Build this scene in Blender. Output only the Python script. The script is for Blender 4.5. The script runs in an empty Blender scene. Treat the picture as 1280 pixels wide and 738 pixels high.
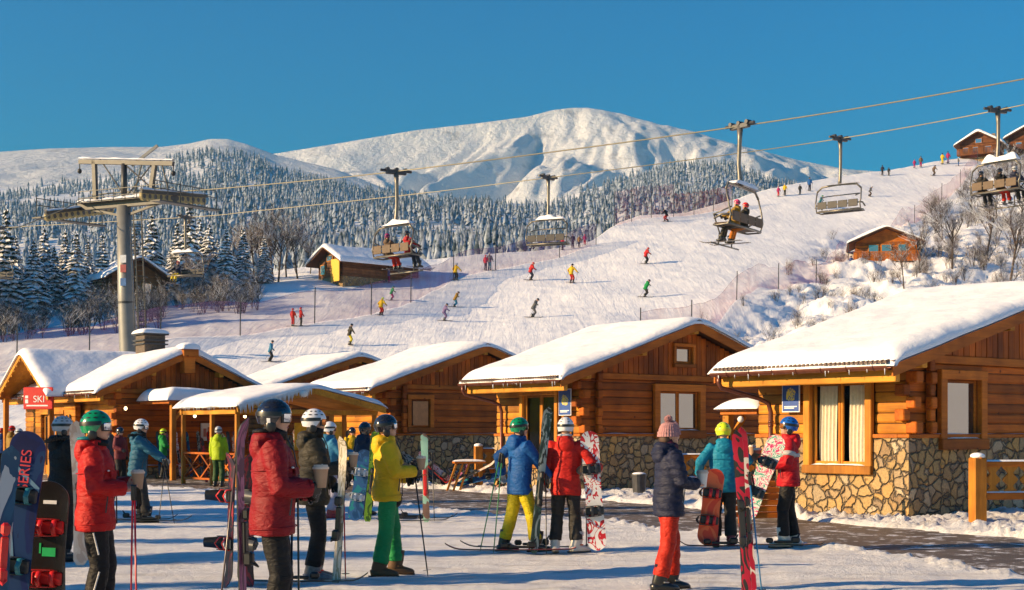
import bpy, bmesh, math, random
import numpy as np
from mathutils import Vector, Matrix, noise
random.seed(7); np.random.seed(7)
R = math.radians
scene = bpy.context.scene
COL = scene.collection
F = 1800.0; HX, HY, HC = 640.0, 541.0, 1.6
def P(px, py, Y): return Vector(((px-HX)/F*Y, Y, HC+(HY-py)/F*Y))
def G(px, Y, z=0.0): return Vector(((px-HX)/F*Y, Y, z))
# ------------------------------------------------------------ materials
MATS = {}
def newmat(name):
    m = bpy.data.materials.new(name); m.use_nodes = True
    nt = m.node_tree; nt.nodes.clear()
    out = nt.nodes.new('ShaderNodeOutputMaterial'); b = nt.nodes.new('ShaderNodeBsdfPrincipled')
    nt.links.new(b.outputs[0], out.inputs[0])
    return m, nt, b
def nd(nt, t, **kw):
    n = nt.nodes.new(t)
    for k, v in kw.items():
        if k in n.inputs: n.inputs[k].default_value = v
        else: setattr(n, k, v)
    return n
def ramp(nt, fac, stops):
    r = nt.nodes.new('ShaderNodeValToRGB'); nt.links.new(fac, r.inputs[0])
    el = r.color_ramp.elements
    while len(el) > 1: el.remove(el[-1])
    el[0].position = stops[0][0]; el[0].color = (*stops[0][1], 1)
    for p, c in stops[1:]:
        e = el.new(p); e.color = (*c, 1)
    return r
def bump(nt, b, h, strength=.3, dist=.02):
    n = nt.nodes.new('ShaderNodeBump'); n.inputs['Strength'].default_value = strength; n.inputs['Distance'].default_value = dist
    nt.links.new(h, n.inputs['Height']); nt.links.new(n.outputs[0], b.inputs['Normal']); return n
def mixc(nt, fac, a, c, mode='MIX'):
    m = nt.nodes.new('ShaderNodeMix'); m.data_type = 'RGBA'; m.blend_type = mode
    for sock, v in ((m.inputs[0], fac), (m.inputs[6], a), (m.inputs[7], c)):
        if isinstance(v, (int, float)): sock.default_value = v
        elif isinstance(v, tuple): sock.default_value = (*v, 1)
        else: nt.links.new(v, sock)
    return m.outputs[2]
def simple(name, col, rough=.6, metal=0, var=.15, scale=8, bmp=.15, bd=.01, coat=0, sheen=0):
    if name in MATS: return MATS[name]
    m, nt, b = newmat(name)
    tc = nd(nt, 'ShaderNodeTexCoord'); n = nd(nt, 'ShaderNodeTexNoise', Scale=scale, Detail=6.0, Roughness=.6)
    nt.links.new(tc.outputs['Object'], n.inputs['Vector'])
    lo = tuple(max(0, c*(1-var)) for c in col); hi = tuple(min(1, c*(1+var)) for c in col)
    r = ramp(nt, n.outputs[0], [(.3, lo), (.7, hi)])
    nt.links.new(r.outputs[0], b.inputs['Base Color'])
    b.inputs['Roughness'].default_value = rough; b.inputs['Metallic'].default_value = metal
    b.inputs['Coat Weight'].default_value = coat; b.inputs['Sheen Weight'].default_value = sheen
    if bmp: bump(nt, b, n.outputs[0], bmp, bd)
    MATS[name] = m; return m
def cloth(name, col, rough=.62):
    col = tuple(c*.62 for c in col) if max(col) > .3 else tuple(c*.75 for c in col)
    if name in MATS: return MATS[name]
    m, nt, b = newmat(name)
    tc = nd(nt, 'ShaderNodeTexCoord')
    n = nd(nt, 'ShaderNodeTexNoise', Scale=4.0, Detail=4.0); nt.links.new(tc.outputs['Object'], n.inputs['Vector'])
    mp = nd(nt, 'ShaderNodeMapping'); mp.inputs['Scale'].default_value = (9, 9, 22); mp.inputs['Rotation'].default_value = (.4, .3, 0)
    nt.links.new(tc.outputs['Object'], mp.inputs[0])
    n2 = nd(nt, 'ShaderNodeTexNoise', Scale=1.0, Detail=3.0, Distortion=1.2); nt.links.new(mp.outputs[0], n2.inputs['Vector'])
    n3 = nd(nt, 'ShaderNodeTexNoise', Scale=220.0, Detail=2.0); nt.links.new(tc.outputs['Object'], n3.inputs['Vector'])
    r = ramp(nt, n.outputs[0], [(.3, tuple(c*.82 for c in col)), (.7, tuple(min(1, c*1.12) for c in col))])
    nt.links.new(r.outputs[0], b.inputs['Base Color']); b.inputs['Roughness'].default_value = rough
    b.inputs['Specular IOR Level'].default_value = .25
    ad = nd(nt, 'ShaderNodeMath', operation='MULTIPLY_ADD'); nt.links.new(n3.outputs[0], ad.inputs[0]); ad.inputs[1].default_value = .08
    nt.links.new(n2.outputs[0], ad.inputs[2])
    bump(nt, b, ad.outputs[0], .7, .025)
    MATS[name] = m; return m
def wood(name, c1, c2, scale=1.0, axis=0, rough=.65):
    """planed timber: grain runs along local axis"""
    if name in MATS: return MATS[name]
    m, nt, b = newmat(name)
    tc = nd(nt, 'ShaderNodeTexCoord'); mp = nd(nt, 'ShaderNodeMapping')
    sc = [14*scale, 14*scale, 14*scale]; sc[axis] = .9*scale
    mp.inputs['Scale'].default_value = sc
    nt.links.new(tc.outputs['Object'], mp.inputs[0])
    n = nd(nt, 'ShaderNodeTexNoise', Scale=1.0, Detail=8.0, Roughness=.65, Distortion=.6); nt.links.new(mp.outputs[0], n.inputs['Vector'])
    g = nd(nt, 'ShaderNodeNewGeometry')
    r = ramp(nt, n.outputs[0], [(.25, c1), (.75, c2)])
    # each log or board its own tone
    hv = nd(nt, 'ShaderNodeMath', operation='MULTIPLY_ADD'); nt.links.new(g.outputs['Random Per Island'], hv.inputs[0]); hv.inputs[1].default_value = .75; hv.inputs[2].default_value = .58
    v = nd(nt, 'ShaderNodeHueSaturation'); nt.links.new(hv.outputs[0], v.inputs['Value']); nt.links.new(r.outputs[0], v.inputs['Color'])
    # knots
    vo = nd(nt, 'ShaderNodeTexVoronoi', Scale=2.3); nt.links.new(tc.outputs['Object'], vo.inputs['Vector'])
    kr = ramp(nt, vo.outputs['Distance'], [(.04, (.25, .2, .15)), (.10, (1, 1, 1))])
    c = mixc(nt, 1.0, v.outputs[0], kr.outputs[0], 'MULTIPLY')
    # weathering
    n2 = nd(nt, 'ShaderNodeTexNoise', Scale=1.3, Detail=4.0); nt.links.new(tc.outputs['Object'], n2.inputs['Vector'])
    wr = ramp(nt, n2.outputs[0], [(.35, (.52, .48, .45)), (.60, (1, 1, 1))])
    c = mixc(nt, .8, c, wr.outputs[0], 'MULTIPLY')
    nt.links.new(c, b.inputs['Base Color']); b.inputs['Roughness'].default_value = rough
    b.inputs['Specular IOR Level'].default_value = .25; bump(nt, b, n.outputs[0], .6, .015)
    MATS[name] = m; return m
def mat_stone():
    if 'stone' in MATS: return MATS['stone']
    m, nt, b = newmat('stone')
    tc = nd(nt, 'ShaderNodeTexCoord')
    n = nd(nt, 'ShaderNodeTexNoise', Scale=3.0, Detail=3.0); nt.links.new(tc.outputs['Object'], n.inputs['Vector'])
    vm = mixc(nt, .30, tc.outputs['Object'], n.outputs['Color'], 'ADD')
    v1 = nd(nt, 'ShaderNodeTexVoronoi', Scale=4.3, feature='DISTANCE_TO_EDGE'); v2 = nd(nt, 'ShaderNodeTexVoronoi', Scale=4.3)
    for v in (v1, v2): nt.links.new(vm, v.inputs['Vector'])
    sp = nd(nt, 'ShaderNodeSeparateColor'); nt.links.new(v2.outputs['Color'], sp.inputs[0])
    cr = ramp(nt, sp.outputs[0], [(0, (.34, .22, .11)), (.25, (.50, .34, .14)), (.45, (.40, .31, .20)), (.65, (.60, .36, .12)), (.85, (.27, .19, .12)), (1, (.60, .48, .32))])
    n2 = nd(nt, 'ShaderNodeTexNoise', Scale=22.0, Detail=8.0, Roughness=.7); nt.links.new(tc.outputs['Object'], n2.inputs['Vector'])
    r2 = ramp(nt, n2.outputs[0], [(.3, (.55, .55, .55)), (.7, (1.15, 1.12, 1.05))])
    c = mixc(nt, .8, cr.outputs[0], r2.outputs[0], 'MULTIPLY')
    er = ramp(nt, v1.outputs['Distance'], [(.012, (0, 0, 0)), (.055, (1, 1, 1))])
    c = mixc(nt, er.outputs[0], (.13, .10, .07), c)
    nt.links.new(c, b.inputs['Base Color']); b.inputs['Roughness'].default_value = .85
    er2 = ramp(nt, v1.outputs['Distance'], [(0, (0, 0, 0)), (.12, (1, 1, 1))])
    ad = nd(nt, 'ShaderNodeMath', operation='MULTIPLY_ADD'); nt.links.new(n2.outputs[0], ad.inputs[0]); ad.inputs[1].default_value = .35; nt.links.new(er2.outputs[0], ad.inputs[2])
    bump(nt, b, ad.outputs[0], 1.0, .09)
    MATS['stone'] = m; return m
def mat_snow(name='snow', kind='plain'):
    if name in MATS: return MATS[name]
    m, nt, b = newmat(name)
    tc = nd(nt, 'ShaderNodeTexCoord')
    n = nd(nt, 'ShaderNodeTexNoise', Scale=2.0, Detail=8.0, Roughness=.65); nt.links.new(tc.outputs['Object'], n.inputs['Vector'])
    r = ramp(nt, n.outputs[0], [(.3, (.80, .80, .82)), (.7, (.92, .92, .92))])
    b.inputs['Roughness'].default_value = .65; b.inputs['Specular IOR Level'].default_value = .25
    col = r.outputs[0]
    if kind == 'plain':
        bump(nt, b, n.outputs[0], .35, .04)
    elif kind == 'roof':
        n2 = nd(nt, 'ShaderNodeTexNoise', Scale=1.1, Detail=3.0); nt.links.new(tc.outputs['Object'], n2.inputs['Vector'])
        n3 = nd(nt, 'ShaderNodeTexNoise', Scale=30.0, Detail=5.0); nt.links.new(tc.outputs['Object'], n3.inputs['Vector'])
        ad = nd(nt, 'ShaderNodeMath', operation='MULTIPLY_ADD'); nt.links.new(n3.outputs[0], ad.inputs[0]); ad.inputs[1].default_value = .10; nt.links.new(n2.outputs[0], ad.inputs[2])
        bump(nt, b, ad.outputs[0], .6, .16)
    elif kind == 'ground':
        n2 = nd(nt, 'ShaderNodeTexNoise', Scale=14.0, Detail=8.0, Roughness=.75); nt.links.new(tc.outputs['Object'], n2.inputs['Vector'])
        mp = nd(nt, 'ShaderNodeMapping'); mp.inputs['Scale'].default_value = (.5, 2.2, 1); nt.links.new(tc.outputs['Object'], mp.inputs[0])
        n3 = nd(nt, 'ShaderNodeTexNoise', Scale=1.3, Detail=9.0, Roughness=.7); nt.links.new(mp.outputs[0], n3.inputs['Vector'])
        dr = ramp(nt, n3.outputs[0], [(.36, (.70, .67, .64)), (.50, (1, 1, 1))])
        col = mixc(nt, .75, col, dr.outputs[0], 'MULTIPLY')
        bump(nt, b, n2.outputs[0], 1.0, .08)
    elif kind == 'piste':
        # carved ski tracks: distorted bands down the fall line
        mp = nd(nt, 'ShaderNodeMapping'); mp.inputs['Rotation'].default_value = (0, 0, R(22)); mp.inputs['Scale'].default_value = (1.0, .05, .4)
        nt.links.new(tc.outputs['Object'], mp.inputs[0])
        n2 = nd(nt, 'ShaderNodeTexNoise', Scale=1.7, Detail=7.0, Roughness=.65, Distortion=.5); nt.links.new(mp.outputs[0], n2.inputs['Vector'])
        mp3 = nd(nt, 'ShaderNodeMapping'); mp3.inputs['Rotation'].default_value = (0, 0, R(48)); mp3.inputs['Scale'].default_value = (1.0, .06, .4)
        nt.links.new(tc.outputs['Object'], mp3.inputs[0])
        n3 = nd(nt, 'ShaderNodeTexNoise', Scale=1.2, Detail=7.0, Roughness=.65, Distortion=.7); nt.links.new(mp3.outputs[0], n3.inputs['Vector'])
        mx = nd(nt, 'ShaderNodeMath', operation='ADD'); nt.links.new(n2.outputs[0], mx.inputs[0]); nt.links.new(n3.outputs[0], mx.inputs[1])
        bump(nt, b, mx.outputs[0], .55, .13)
    elif kind == 'mountain':
        n2 = nd(nt, 'ShaderNodeTexNoise', Scale=.008, Detail=10.0, Roughness=.68); nt.links.new(tc.outputs['Object'], n2.inputs['Vector'])
        bump(nt, b, n2.outputs[0], 1.0, 34.0)
        n3 = nd(nt, 'ShaderNodeTexNoise', Scale=.012, Detail=12.0, Roughness=.75); nt.links.new(tc.outputs['Object'], n3.inputs['Vector'])
        dr = ramp(nt, n3.outputs[0], [(.57, (1, 1, 1)), (.63, (.40, .36, .34))])
        col = mixc(nt, .55, col, dr.outputs[0], 'MULTIPLY')
    nt.links.new(col, b.inputs['Base Color'])
    MATS[name] = m; return m
def mat_paving():
    m, nt, b = newmat('paving')
    tc = nd(nt, 'ShaderNodeTexCoord'); mp = nd(nt, 'ShaderNodeMapping'); mp.inputs['Rotation'].default_value = (0, 0, R(38)); nt.links.new(tc.outputs['Object'], mp.inputs[0])
    br = nd(nt, 'ShaderNodeTexBrick', Scale=5.0); nt.links.new(mp.outputs[0], br.inputs['Vector'])
    br.inputs['Color1'].default_value = (.13, .10, .075, 1); br.inputs['Color2'].default_value = (.19, .15, .11, 1); br.inputs['Mortar'].default_value = (.055, .045, .038, 1)
    br.inputs['Mortar Size'].default_value = .03
    n = nd(nt, 'ShaderNodeTexNoise', Scale=3.0, Detail=10.0, Roughness=.75); nt.links.new(tc.outputs['Object'], n.inputs['Vector'])
    fr = ramp(nt, n.outputs[0], [(.54, (0, 0, 0)), (.60, (1, 1, 1))])
    c = mixc(nt, fr.outputs[0], br.outputs[0], (.80, .80, .82))
    n4 = nd(nt, 'ShaderNodeTexNoise', Scale=.7, Detail=5.0); nt.links.new(tc.outputs['Object'], n4.inputs['Vector'])
    w = ramp(nt, n4.outputs[0], [(.4, (.6, .6, .6)), (.6, (1.1, 1.1, 1.1))]); c = mixc(nt, .7, c, w.outputs[0], 'MULTIPLY')
    nt.links.new(c, b.inputs['Base Color']); b.inputs['Roughness'].default_value = .6
    bump(nt, b, br.outputs['Fac'], -.4, .02)
    MATS['paving'] = m; return m
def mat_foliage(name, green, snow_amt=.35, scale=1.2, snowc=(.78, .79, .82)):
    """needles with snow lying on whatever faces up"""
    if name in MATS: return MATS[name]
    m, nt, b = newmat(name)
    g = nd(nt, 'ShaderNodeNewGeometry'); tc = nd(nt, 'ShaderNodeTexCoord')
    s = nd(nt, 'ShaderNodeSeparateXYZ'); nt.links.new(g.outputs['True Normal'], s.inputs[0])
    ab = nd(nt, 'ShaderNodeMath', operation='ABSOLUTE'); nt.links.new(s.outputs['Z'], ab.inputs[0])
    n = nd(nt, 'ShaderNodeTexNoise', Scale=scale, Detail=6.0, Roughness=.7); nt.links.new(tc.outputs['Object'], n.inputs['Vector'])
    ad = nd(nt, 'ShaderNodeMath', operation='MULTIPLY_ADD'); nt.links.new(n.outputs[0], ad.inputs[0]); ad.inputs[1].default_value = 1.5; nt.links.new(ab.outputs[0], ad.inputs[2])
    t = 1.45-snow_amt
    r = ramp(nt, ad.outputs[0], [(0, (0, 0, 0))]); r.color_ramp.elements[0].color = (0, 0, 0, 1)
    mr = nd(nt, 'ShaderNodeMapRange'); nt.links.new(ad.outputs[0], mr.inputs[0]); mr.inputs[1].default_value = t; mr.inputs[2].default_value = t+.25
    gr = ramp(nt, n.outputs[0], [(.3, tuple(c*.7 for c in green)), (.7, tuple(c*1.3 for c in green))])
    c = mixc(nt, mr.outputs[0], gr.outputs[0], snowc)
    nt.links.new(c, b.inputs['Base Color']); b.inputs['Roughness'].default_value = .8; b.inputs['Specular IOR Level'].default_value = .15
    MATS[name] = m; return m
def mat_glass(name='window_glass', col=(.02, .02, .025)):
    if name in MATS: return MATS[name]
    m, nt, b = newmat(name)
    tc = nd(nt, 'ShaderNodeTexCoord'); n = nd(nt, 'ShaderNodeTexNoise', Scale=1.5, Detail=2.0); nt.links.new(tc.outputs['Object'], n.inputs['Vector'])
    b.inputs['Base Color'].default_value = (*col, 1); b.inputs['Roughness'].default_value = .04
    b.inputs['Specular IOR Level'].default_value = 1.0; b.inputs['IOR'].default_value = 2.1; bump(nt, b, n.outputs[0], .08, .02)
    MATS[name] = m; return m
def mat_clear():
    if 'clear_pane' in MATS: return MATS['clear_pane']
    m = bpy.data.materials.new('clear_pane'); m.use_nodes = True; nt = m.node_tree; nt.nodes.clear()
    out = nt.nodes.new('ShaderNodeOutputMaterial'); tr = nt.nodes.new('ShaderNodeBsdfTransparent'); gl = nt.nodes.new('ShaderNodeBsdfGlossy'); gl.inputs['Roughness'].default_value = .03
    fr = nt.nodes.new('ShaderNodeFresnel'); fr.inputs[0].default_value = 1.12; mx = nt.nodes.new('ShaderNodeMixShader')
    nt.links.new(fr.outputs[0], mx.inputs[0]); nt.links.new(tr.outputs[0], mx.inputs[1]); nt.links.new(gl.outputs[0], mx.inputs[2]); nt.links.new(mx.outputs[0], out.inputs[0])
    MATS['clear_pane'] = m; return m
def mat_net(name, col, dens=.45, scale=14.0):
    if name in MATS: return MATS[name]
    m = bpy.data.materials.new(name); m.use_nodes = True; nt = m.node_tree; nt.nodes.clear()
    out = nt.nodes.new('ShaderNodeOutputMaterial'); tr = nt.nodes.new('ShaderNodeBsdfTransparent'); df = nt.nodes.new('ShaderNodeBsdfDiffuse'); df.inputs[0].default_value = (*col, 1)
    tc = nt.nodes.new('ShaderNodeTexCoord'); n = nd(nt, 'ShaderNodeTexNoise', Scale=.5, Detail=4.0); nt.links.new(tc.outputs['Object'], n.inputs['Vector'])
    mr = nd(nt, 'ShaderNodeMapRange'); nt.links.new(n.outputs[0], mr.inputs[0]); mr.inputs[1].default_value = .3; mr.inputs[2].default_value = .7; mr.inputs[3].default_value = dens-.12; mr.inputs[4].default_value = dens+.12
    mx = nt.nodes.new('ShaderNodeMixShader'); nt.links.new(mr.outputs[0], mx.inputs[0]); nt.links.new(tr.outputs[0], mx.inputs[1]); nt.links.new(df.outputs[0], mx.inputs[2]); nt.links.new(mx.outputs[0], out.inputs[0])
    MATS[name] = m; return m
def mat_graphic(name, cols, scale=5.0, rough=.3, stretch=(1, 1, 1)):
    """printed top sheet: hard-edged swirls of a few inks"""
    if name in MATS: return MATS[name]
    m, nt, b = newmat(name)
    tc = nd(nt, 'ShaderNodeTexCoord'); mp = nd(nt, 'ShaderNodeMapping'); mp.inputs['Scale'].default_value = stretch; nt.links.new(tc.outputs['Object'], mp.inputs[0])
    n = nd(nt, 'ShaderNodeTexNoise', Scale=scale, Detail=2.0, Distortion=1.5); nt.links.new(mp.outputs[0], n.inputs['Vector'])
    k = len(cols); st = [(.32+.36*i/k, c) for i, c in enumerate(cols)]
    r = ramp(nt, n.outputs[0], st); r.color_ramp.interpolation = 'CONSTANT'
    nt.links.new(r.outputs[0], b.inputs['Base Color']); b.inputs['Roughness'].default_value = .42; b.inputs['Specular IOR Level'].default_value = .25
    MATS[name] = m; return m
def emis(name, col, s):
    m, nt, b = newmat(name); b.inputs['Base Color'].default_value = (*col, 1); b.inputs['Emission Color'].default_value = (*col, 1); b.inputs['Emission Strength'].default_value = s
    MATS[name] = m; return m
# ------------------------------------------------------------ mesh builder
class MB:
    def __init__(s): s.v = []; s.f = []; s.mi = []; s.cur = 0; s.M = None
    def add(s, vs, fs):
        o = len(s.v)
        if s.M is not None: vs = [s.M @ Vector(v) for v in vs]
        s.v += [tuple(v) for v in vs]; s.f += [tuple(i+o for i in f) for f in fs]; s.mi += [s.cur]*len(fs); return s
    def box(s, a, b, bev=0):
        x0, y0, z0 = a; x1, y1, z1 = b
        if x0 > x1: x0, x1 = x1, x0
        if y0 > y1: y0, y1 = y1, y0
        if z0 > z1: z0, z1 = z1, z0
        if bev <= 0:
            vs = [(x0,y0,z0),(x1,y0,z0),(x1,y1,z0),(x0,y1,z0),(x0,y0,z1),(x1,y0,z1),(x1,y1,z1),(x0,y1,z1)]
            return s.add(vs, [(3,2,1,0),(4,5,6,7),(0,1,5,4),(1,2,6,5),(2,3,7,6),(3,0,4,7)])
        e = min(bev, (x1-x0)*.45, (y1-y0)*.45, (z1-z0)*.45)
        bm = bmesh.new(); bmesh.ops.create_cube(bm, size=1)
        for v in bm.verts: v.co = Vector(((x0+x1)/2+v.co.x*(x1-x0), (y0+y1)/2+v.co.y*(y1-y0), (z0+z1)/2+v.co.z*(z1-z0)))
        bmesh.ops.bevel(bm, geom=bm.edges[:], offset=e, segments=1, affect='EDGES')
        bm.verts.index_update(); vs = [v.co.copy() for v in bm.verts]; fs = [[v.index for v in f.verts] for f in bm.faces]; bm.free()
        return s.add(vs, fs)
    def beam(s, p, q, w, h, up=(0, 0, 1)):
        p = Vector(p); q = Vector(q); d = (q-p); L = d.length
        if L < 1e-6: return s
        d /= L; up = Vector(up)
        sd = d.cross(up)
        if sd.length < 1e-4: sd = d.cross(Vector((1, 0, 0)))
        sd.normalize(); u = sd.cross(d)
        vs = [c+sd*a*w/2+u*b_*h/2 for c in (p, q) for a, b_ in ((-1,-1),(1,-1),(1,1),(-1,1))]
        return s.add(vs, [(0,1,2,3),(7,6,5,4),(0,4,5,1),(1,5,6,2),(2,6,7,3),(3,7,4,0)])
    def tube(s, pts, rad, n=8, cap=True, ref=None, sq=None):
        pts = [Vector(p) for p in pts]; k = len(pts)
        if not hasattr(rad, '__len__'): rad = [rad]*k
        ref = Vector(ref) if ref is not None else None
        rings = []; prev = None
        for i, p in enumerate(pts):
            d = (pts[min(i+1, k-1)]-pts[max(i-1, 0)]);
            if d.length < 1e-9: d = Vector((0, 0, 1))
            d.normalize()
            if prev is None:
                a = ref if ref is not None else (Vector((1, 0, 0)) if abs(d.x) < .8 else Vector((0, 1, 0)))
            else: a = ref if ref is not None else prev
            a = (a-d*a.dot(d))
            if a.length < 1e-5: a = d.orthogonal()
            a.normalize(); prev = a; b = d.cross(a)
            r = rad[i]; rx, ry = (r if hasattr(r, '__len__') else (r, r))
            rings.append([p+a*math.cos(t)*rx+b*math.sin(t)*ry for t in [2*math.pi*j/n for j in range(n)]])
        vs = [v for r_ in rings for v in r_]; fs = []
        for i in range(k-1):
            for j in range(n):
                fs.append((i*n+j, i*n+(j+1) % n, (i+1)*n+(j+1) % n, (i+1)*n+j))
        if cap: fs.append(tuple(range(n-1, -1, -1))); fs.append(tuple((k-1)*n+j for j in range(n)))
        return s.add(vs, fs)
    def ell(s, c, r, nu=12, nv=8, M=None):
        c = Vector(c); vs = []; fs = []
        for i in range(nv+1):
            ph = math.pi*i/nv-math.pi/2
            for j in range(nu):
                th = 2*math.pi*j/nu; v = Vector((r[0]*math.cos(ph)*math.cos(th), r[1]*math.cos(ph)*math.sin(th), r[2]*math.sin(ph)))
                if M is not None: v = M @ v
                vs.append(c+v)
        for i in range(nv):
            for j in range(nu): fs.append((i*nu+j, i*nu+(j+1) % nu, (i+1)*nu+(j+1) % nu, (i+1)*nu+j))
        return s.add(vs, fs)
    def grid(s, fn, nu, nv):
        vs = [fn(i/nu, j/nv) for j in range(nv+1) for i in range(nu+1)]
        fs = [(j*(nu+1)+i, j*(nu+1)+i+1, (j+1)*(nu+1)+i+1, (j+1)*(nu+1)+i) for j in range(nv) for i in range(nu)]
        return s.add(vs, fs)
    def poly(s, pts, depth):
        """flat outline extruded by vector depth"""
        d = Vector(depth); n = len(pts); vs = [Vector(p) for p in pts]; vs = vs+[v+d for v in vs]
        fs = [tuple(range(n-1, -1, -1)), tuple(range(n, 2*n))]+[(i, (i+1) % n, (i+1) % n+n, i+n) for i in range(n)]
        return s.add(vs, fs)
    def mesh(s, name, mats, smooth=False):
        me = bpy.data.meshes.new(name); me.from_pydata(s.v, [], s.f)
        for m in (mats if isinstance(mats, (list, tuple)) else [mats]): me.materials.append(m)
        me.polygons.foreach_set('material_index', s.mi)
        if smooth: me.polygons.foreach_set('use_smooth', [True]*len(me.polygons))
        me.update()
        return me
    def build(s, name, mats, parent=None, smooth=False, loc=None):
        o = bpy.data.objects.new(name, s.mesh(name, mats, smooth)); COL.objects.link(o)
        if parent is not None: o.parent = parent
        if loc is not None: o.location = loc
        return o
def _parts(self, name, mats, parent=None, smooth=False, loc=None):
    """each loose piece becomes an object of its own"""
    n = len(self.v); par = list(range(n))
    def fd(a):
        while par[a] != a: par[a] = par[par[a]]; a = par[a]
        return a
    for f in self.f:
        for q in f[1:]: par[fd(q)] = fd(f[0])
    groups = {}
    for k, f in enumerate(self.f): groups.setdefault(fd(f[0]), []).append(k)
    res = []
    for g in groups.values():
        m = MB(); idx = {}
        for k in g:
            for i in self.f[k]:
                if i not in idx: idx[i] = len(m.v); m.v.append(self.v[i])
            m.f.append(tuple(idx[i] for i in self.f[k])); m.mi.append(self.mi[k])
        res.append(m.build(name, mats, parent, smooth, loc))
    return res
MB.parts = _parts
def fixn(me):
    bm = bmesh.new(); bm.from_mesh(me); bmesh.ops.recalc_face_normals(bm, faces=bm.faces); bm.to_mesh(me); bm.free()
def tag(o, label, cat, group=None, kind=None):
    if label: o['label'] = label
    if cat: o['category'] = cat
    if group: o['group'] = group
    if kind: o['kind'] = kind
    return o
def struct(o): o['kind'] = 'structure'; return o
def empty(name, loc=(0, 0, 0), rz=0):
    o = bpy.data.objects.new(name, None); COL.objects.link(o); o.location = loc; o.rotation_euler = (0, 0, rz); o.empty_display_size = .1
    return o
def copy_tree(o, parent=None):
    c = o.copy(); COL.objects.link(c); c.parent = parent
    for ch in list(o.children): copy_tree(ch, c)
    return c
_dgtmp = []
def remesh(mb, voxel, smooth=2):
    me = mb.mesh('tmp', [MATS['snow']] if 'snow' in MATS else [mat_snow()]); fixn(me)
    o = bpy.data.objects.new('tmp', me); COL.objects.link(o)
    r = o.modifiers.new('r', 'REMESH'); r.mode = 'VOXEL'; r.voxel_size = voxel
    if smooth:
        sm = o.modifiers.new('s', 'SMOOTH'); sm.iterations = smooth; sm.factor = .5
    bpy.context.view_layer.update()
    dg = bpy.context.evaluated_depsgraph_get()
    out = bpy.data.meshes.new_from_object(o.evaluated_get(dg))
    bpy.data.objects.remove(o); bpy.data.meshes.remove(me)
    out.materials.clear()
    out.polygons.foreach_set('use_smooth', [True]*len(out.polygons))
    return out
def text_mesh(txt, size, depth=.002, outline=0):
    cu = bpy.data.curves.new('txt', 'FONT'); cu.body = txt; cu.size = size; cu.extrude = depth; cu.align_x = 'CENTER'; cu.align_y = 'CENTER'
    o = bpy.data.objects.new('txt', cu); COL.objects.link(o); bpy.context.view_layer.update()
    me = bpy.data.meshes.new_from_object(o.evaluated_get(bpy.context.evaluated_depsgraph_get())); bpy.data.objects.remove(o)
    return me
def lettering(txt, size, mat, parent, M, name='lettering'):
    me = text_mesh(txt, size); me.materials.clear(); me.materials.append(mat); me.transform(M)
    o = bpy.data.objects.new(name, me); COL.objects.link(o); o.parent = parent; return o
# numpy value noise
_perm = np.random.RandomState(3).rand(256, 256)
def vn(x, y):
    xi = np.floor(x).astype(int); yi = np.floor(y).astype(int); fx = x-xi; fy = y-yi
    fx = fx*fx*(3-2*fx); fy = fy*fy*(3-2*fy)
    a = _perm[xi & 255, yi & 255]; b = _perm[(xi+1) & 255, yi & 255]; c = _perm[xi & 255, (yi+1) & 255]; d = _perm[(xi+1) & 255, (yi+1) & 255]
    return a+(b-a)*fx+(c-a)*fy+(a-b-c+d)*fx*fy
def fbm(x, y, o=5, g=.5):
    x = np.asarray(x, float); y = np.asarray(y, float); s = 0; a = 1; t = 0
    for i in range(o): s = s+a*(vn(x+i*17.3, y+i*9.1)-.5); t += a; a *= g; x = x*2.03; y = y*2.03
    return s/t*2
def sheet(name, X, Y, Z, mat):
    """grid mesh from 2-D arrays"""
    r, c = X.shape; me = bpy.data.meshes.new(name)
    co = np.stack([X, Y, Z], -1).reshape(-1, 3).astype(np.float32)
    i = np.arange(r*c).reshape(r, c)
    q = np.stack([i[:-1, :-1], i[:-1, 1:], i[1:, 1:], i[1:, :-1]], -1).reshape(-1, 4)
    me.vertices.add(len(co)); me.vertices.foreach_set('co', co.ravel())
    me.loops.add(q.size); me.loops.foreach_set('vertex_index', q.ravel().astype(np.int32))
    me.polygons.add(len(q)); me.polygons.foreach_set('loop_start', np.arange(0, q.size, 4, dtype=np.int32))
    me.polygons.foreach_set('use_smooth', np.ones(len(q), bool))
    me.update(calc_edges=True); me.validate(); me.materials.append(mat)
    o = bpy.data.objects.new(name, me); COL.objects.link(o); return o
# ------------------------------------------------------------ camera, light, sky
cam = bpy.data.cameras.new('camera'); co = bpy.data.objects.new('camera', cam); COL.objects.link(co)
cam.sensor_width = 36; cam.lens = 36*F/1280; cam.shift_y = (HY-369)/1280; cam.clip_start = .3; cam.clip_end = 30000
co.location = (0, 0, HC); co.rotation_euler = (R(90), 0, 0); scene.camera = co
SUN_EL = 19.0
Sh = Vector((-.97, -.26, 0)).normalized()
Sd = Vector((Sh.x*math.cos(R(SUN_EL)), Sh.y*math.cos(R(SUN_EL)), math.sin(R(SUN_EL))))
sl = bpy.data.lights.new('sun', 'SUN'); so = bpy.data.objects.new('sun', sl); COL.objects.link(so)
sl.energy = 4.9; sl.angle = R(.5); sl.color = (1.0, .71, .39)
so.rotation_euler = Sd.to_track_quat('Z', 'Y').to_euler()
w = bpy.data.worlds.new('World'); scene.world = w; w.use_nodes = True
nt = w.node_tree; nt.nodes.clear()
wo = nt.nodes.new('ShaderNodeOutputWorld'); bg = nt.nodes.new('ShaderNodeBackground'); sk = nt.nodes.new('ShaderNodeTexSky')
sk.sky_type = 'NISHITA'; sk.sun_disc = False; sk.sun_elevation = R(SUN_EL); sk.sun_rotation = math.atan2(Sh.x, Sh.y)
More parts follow.
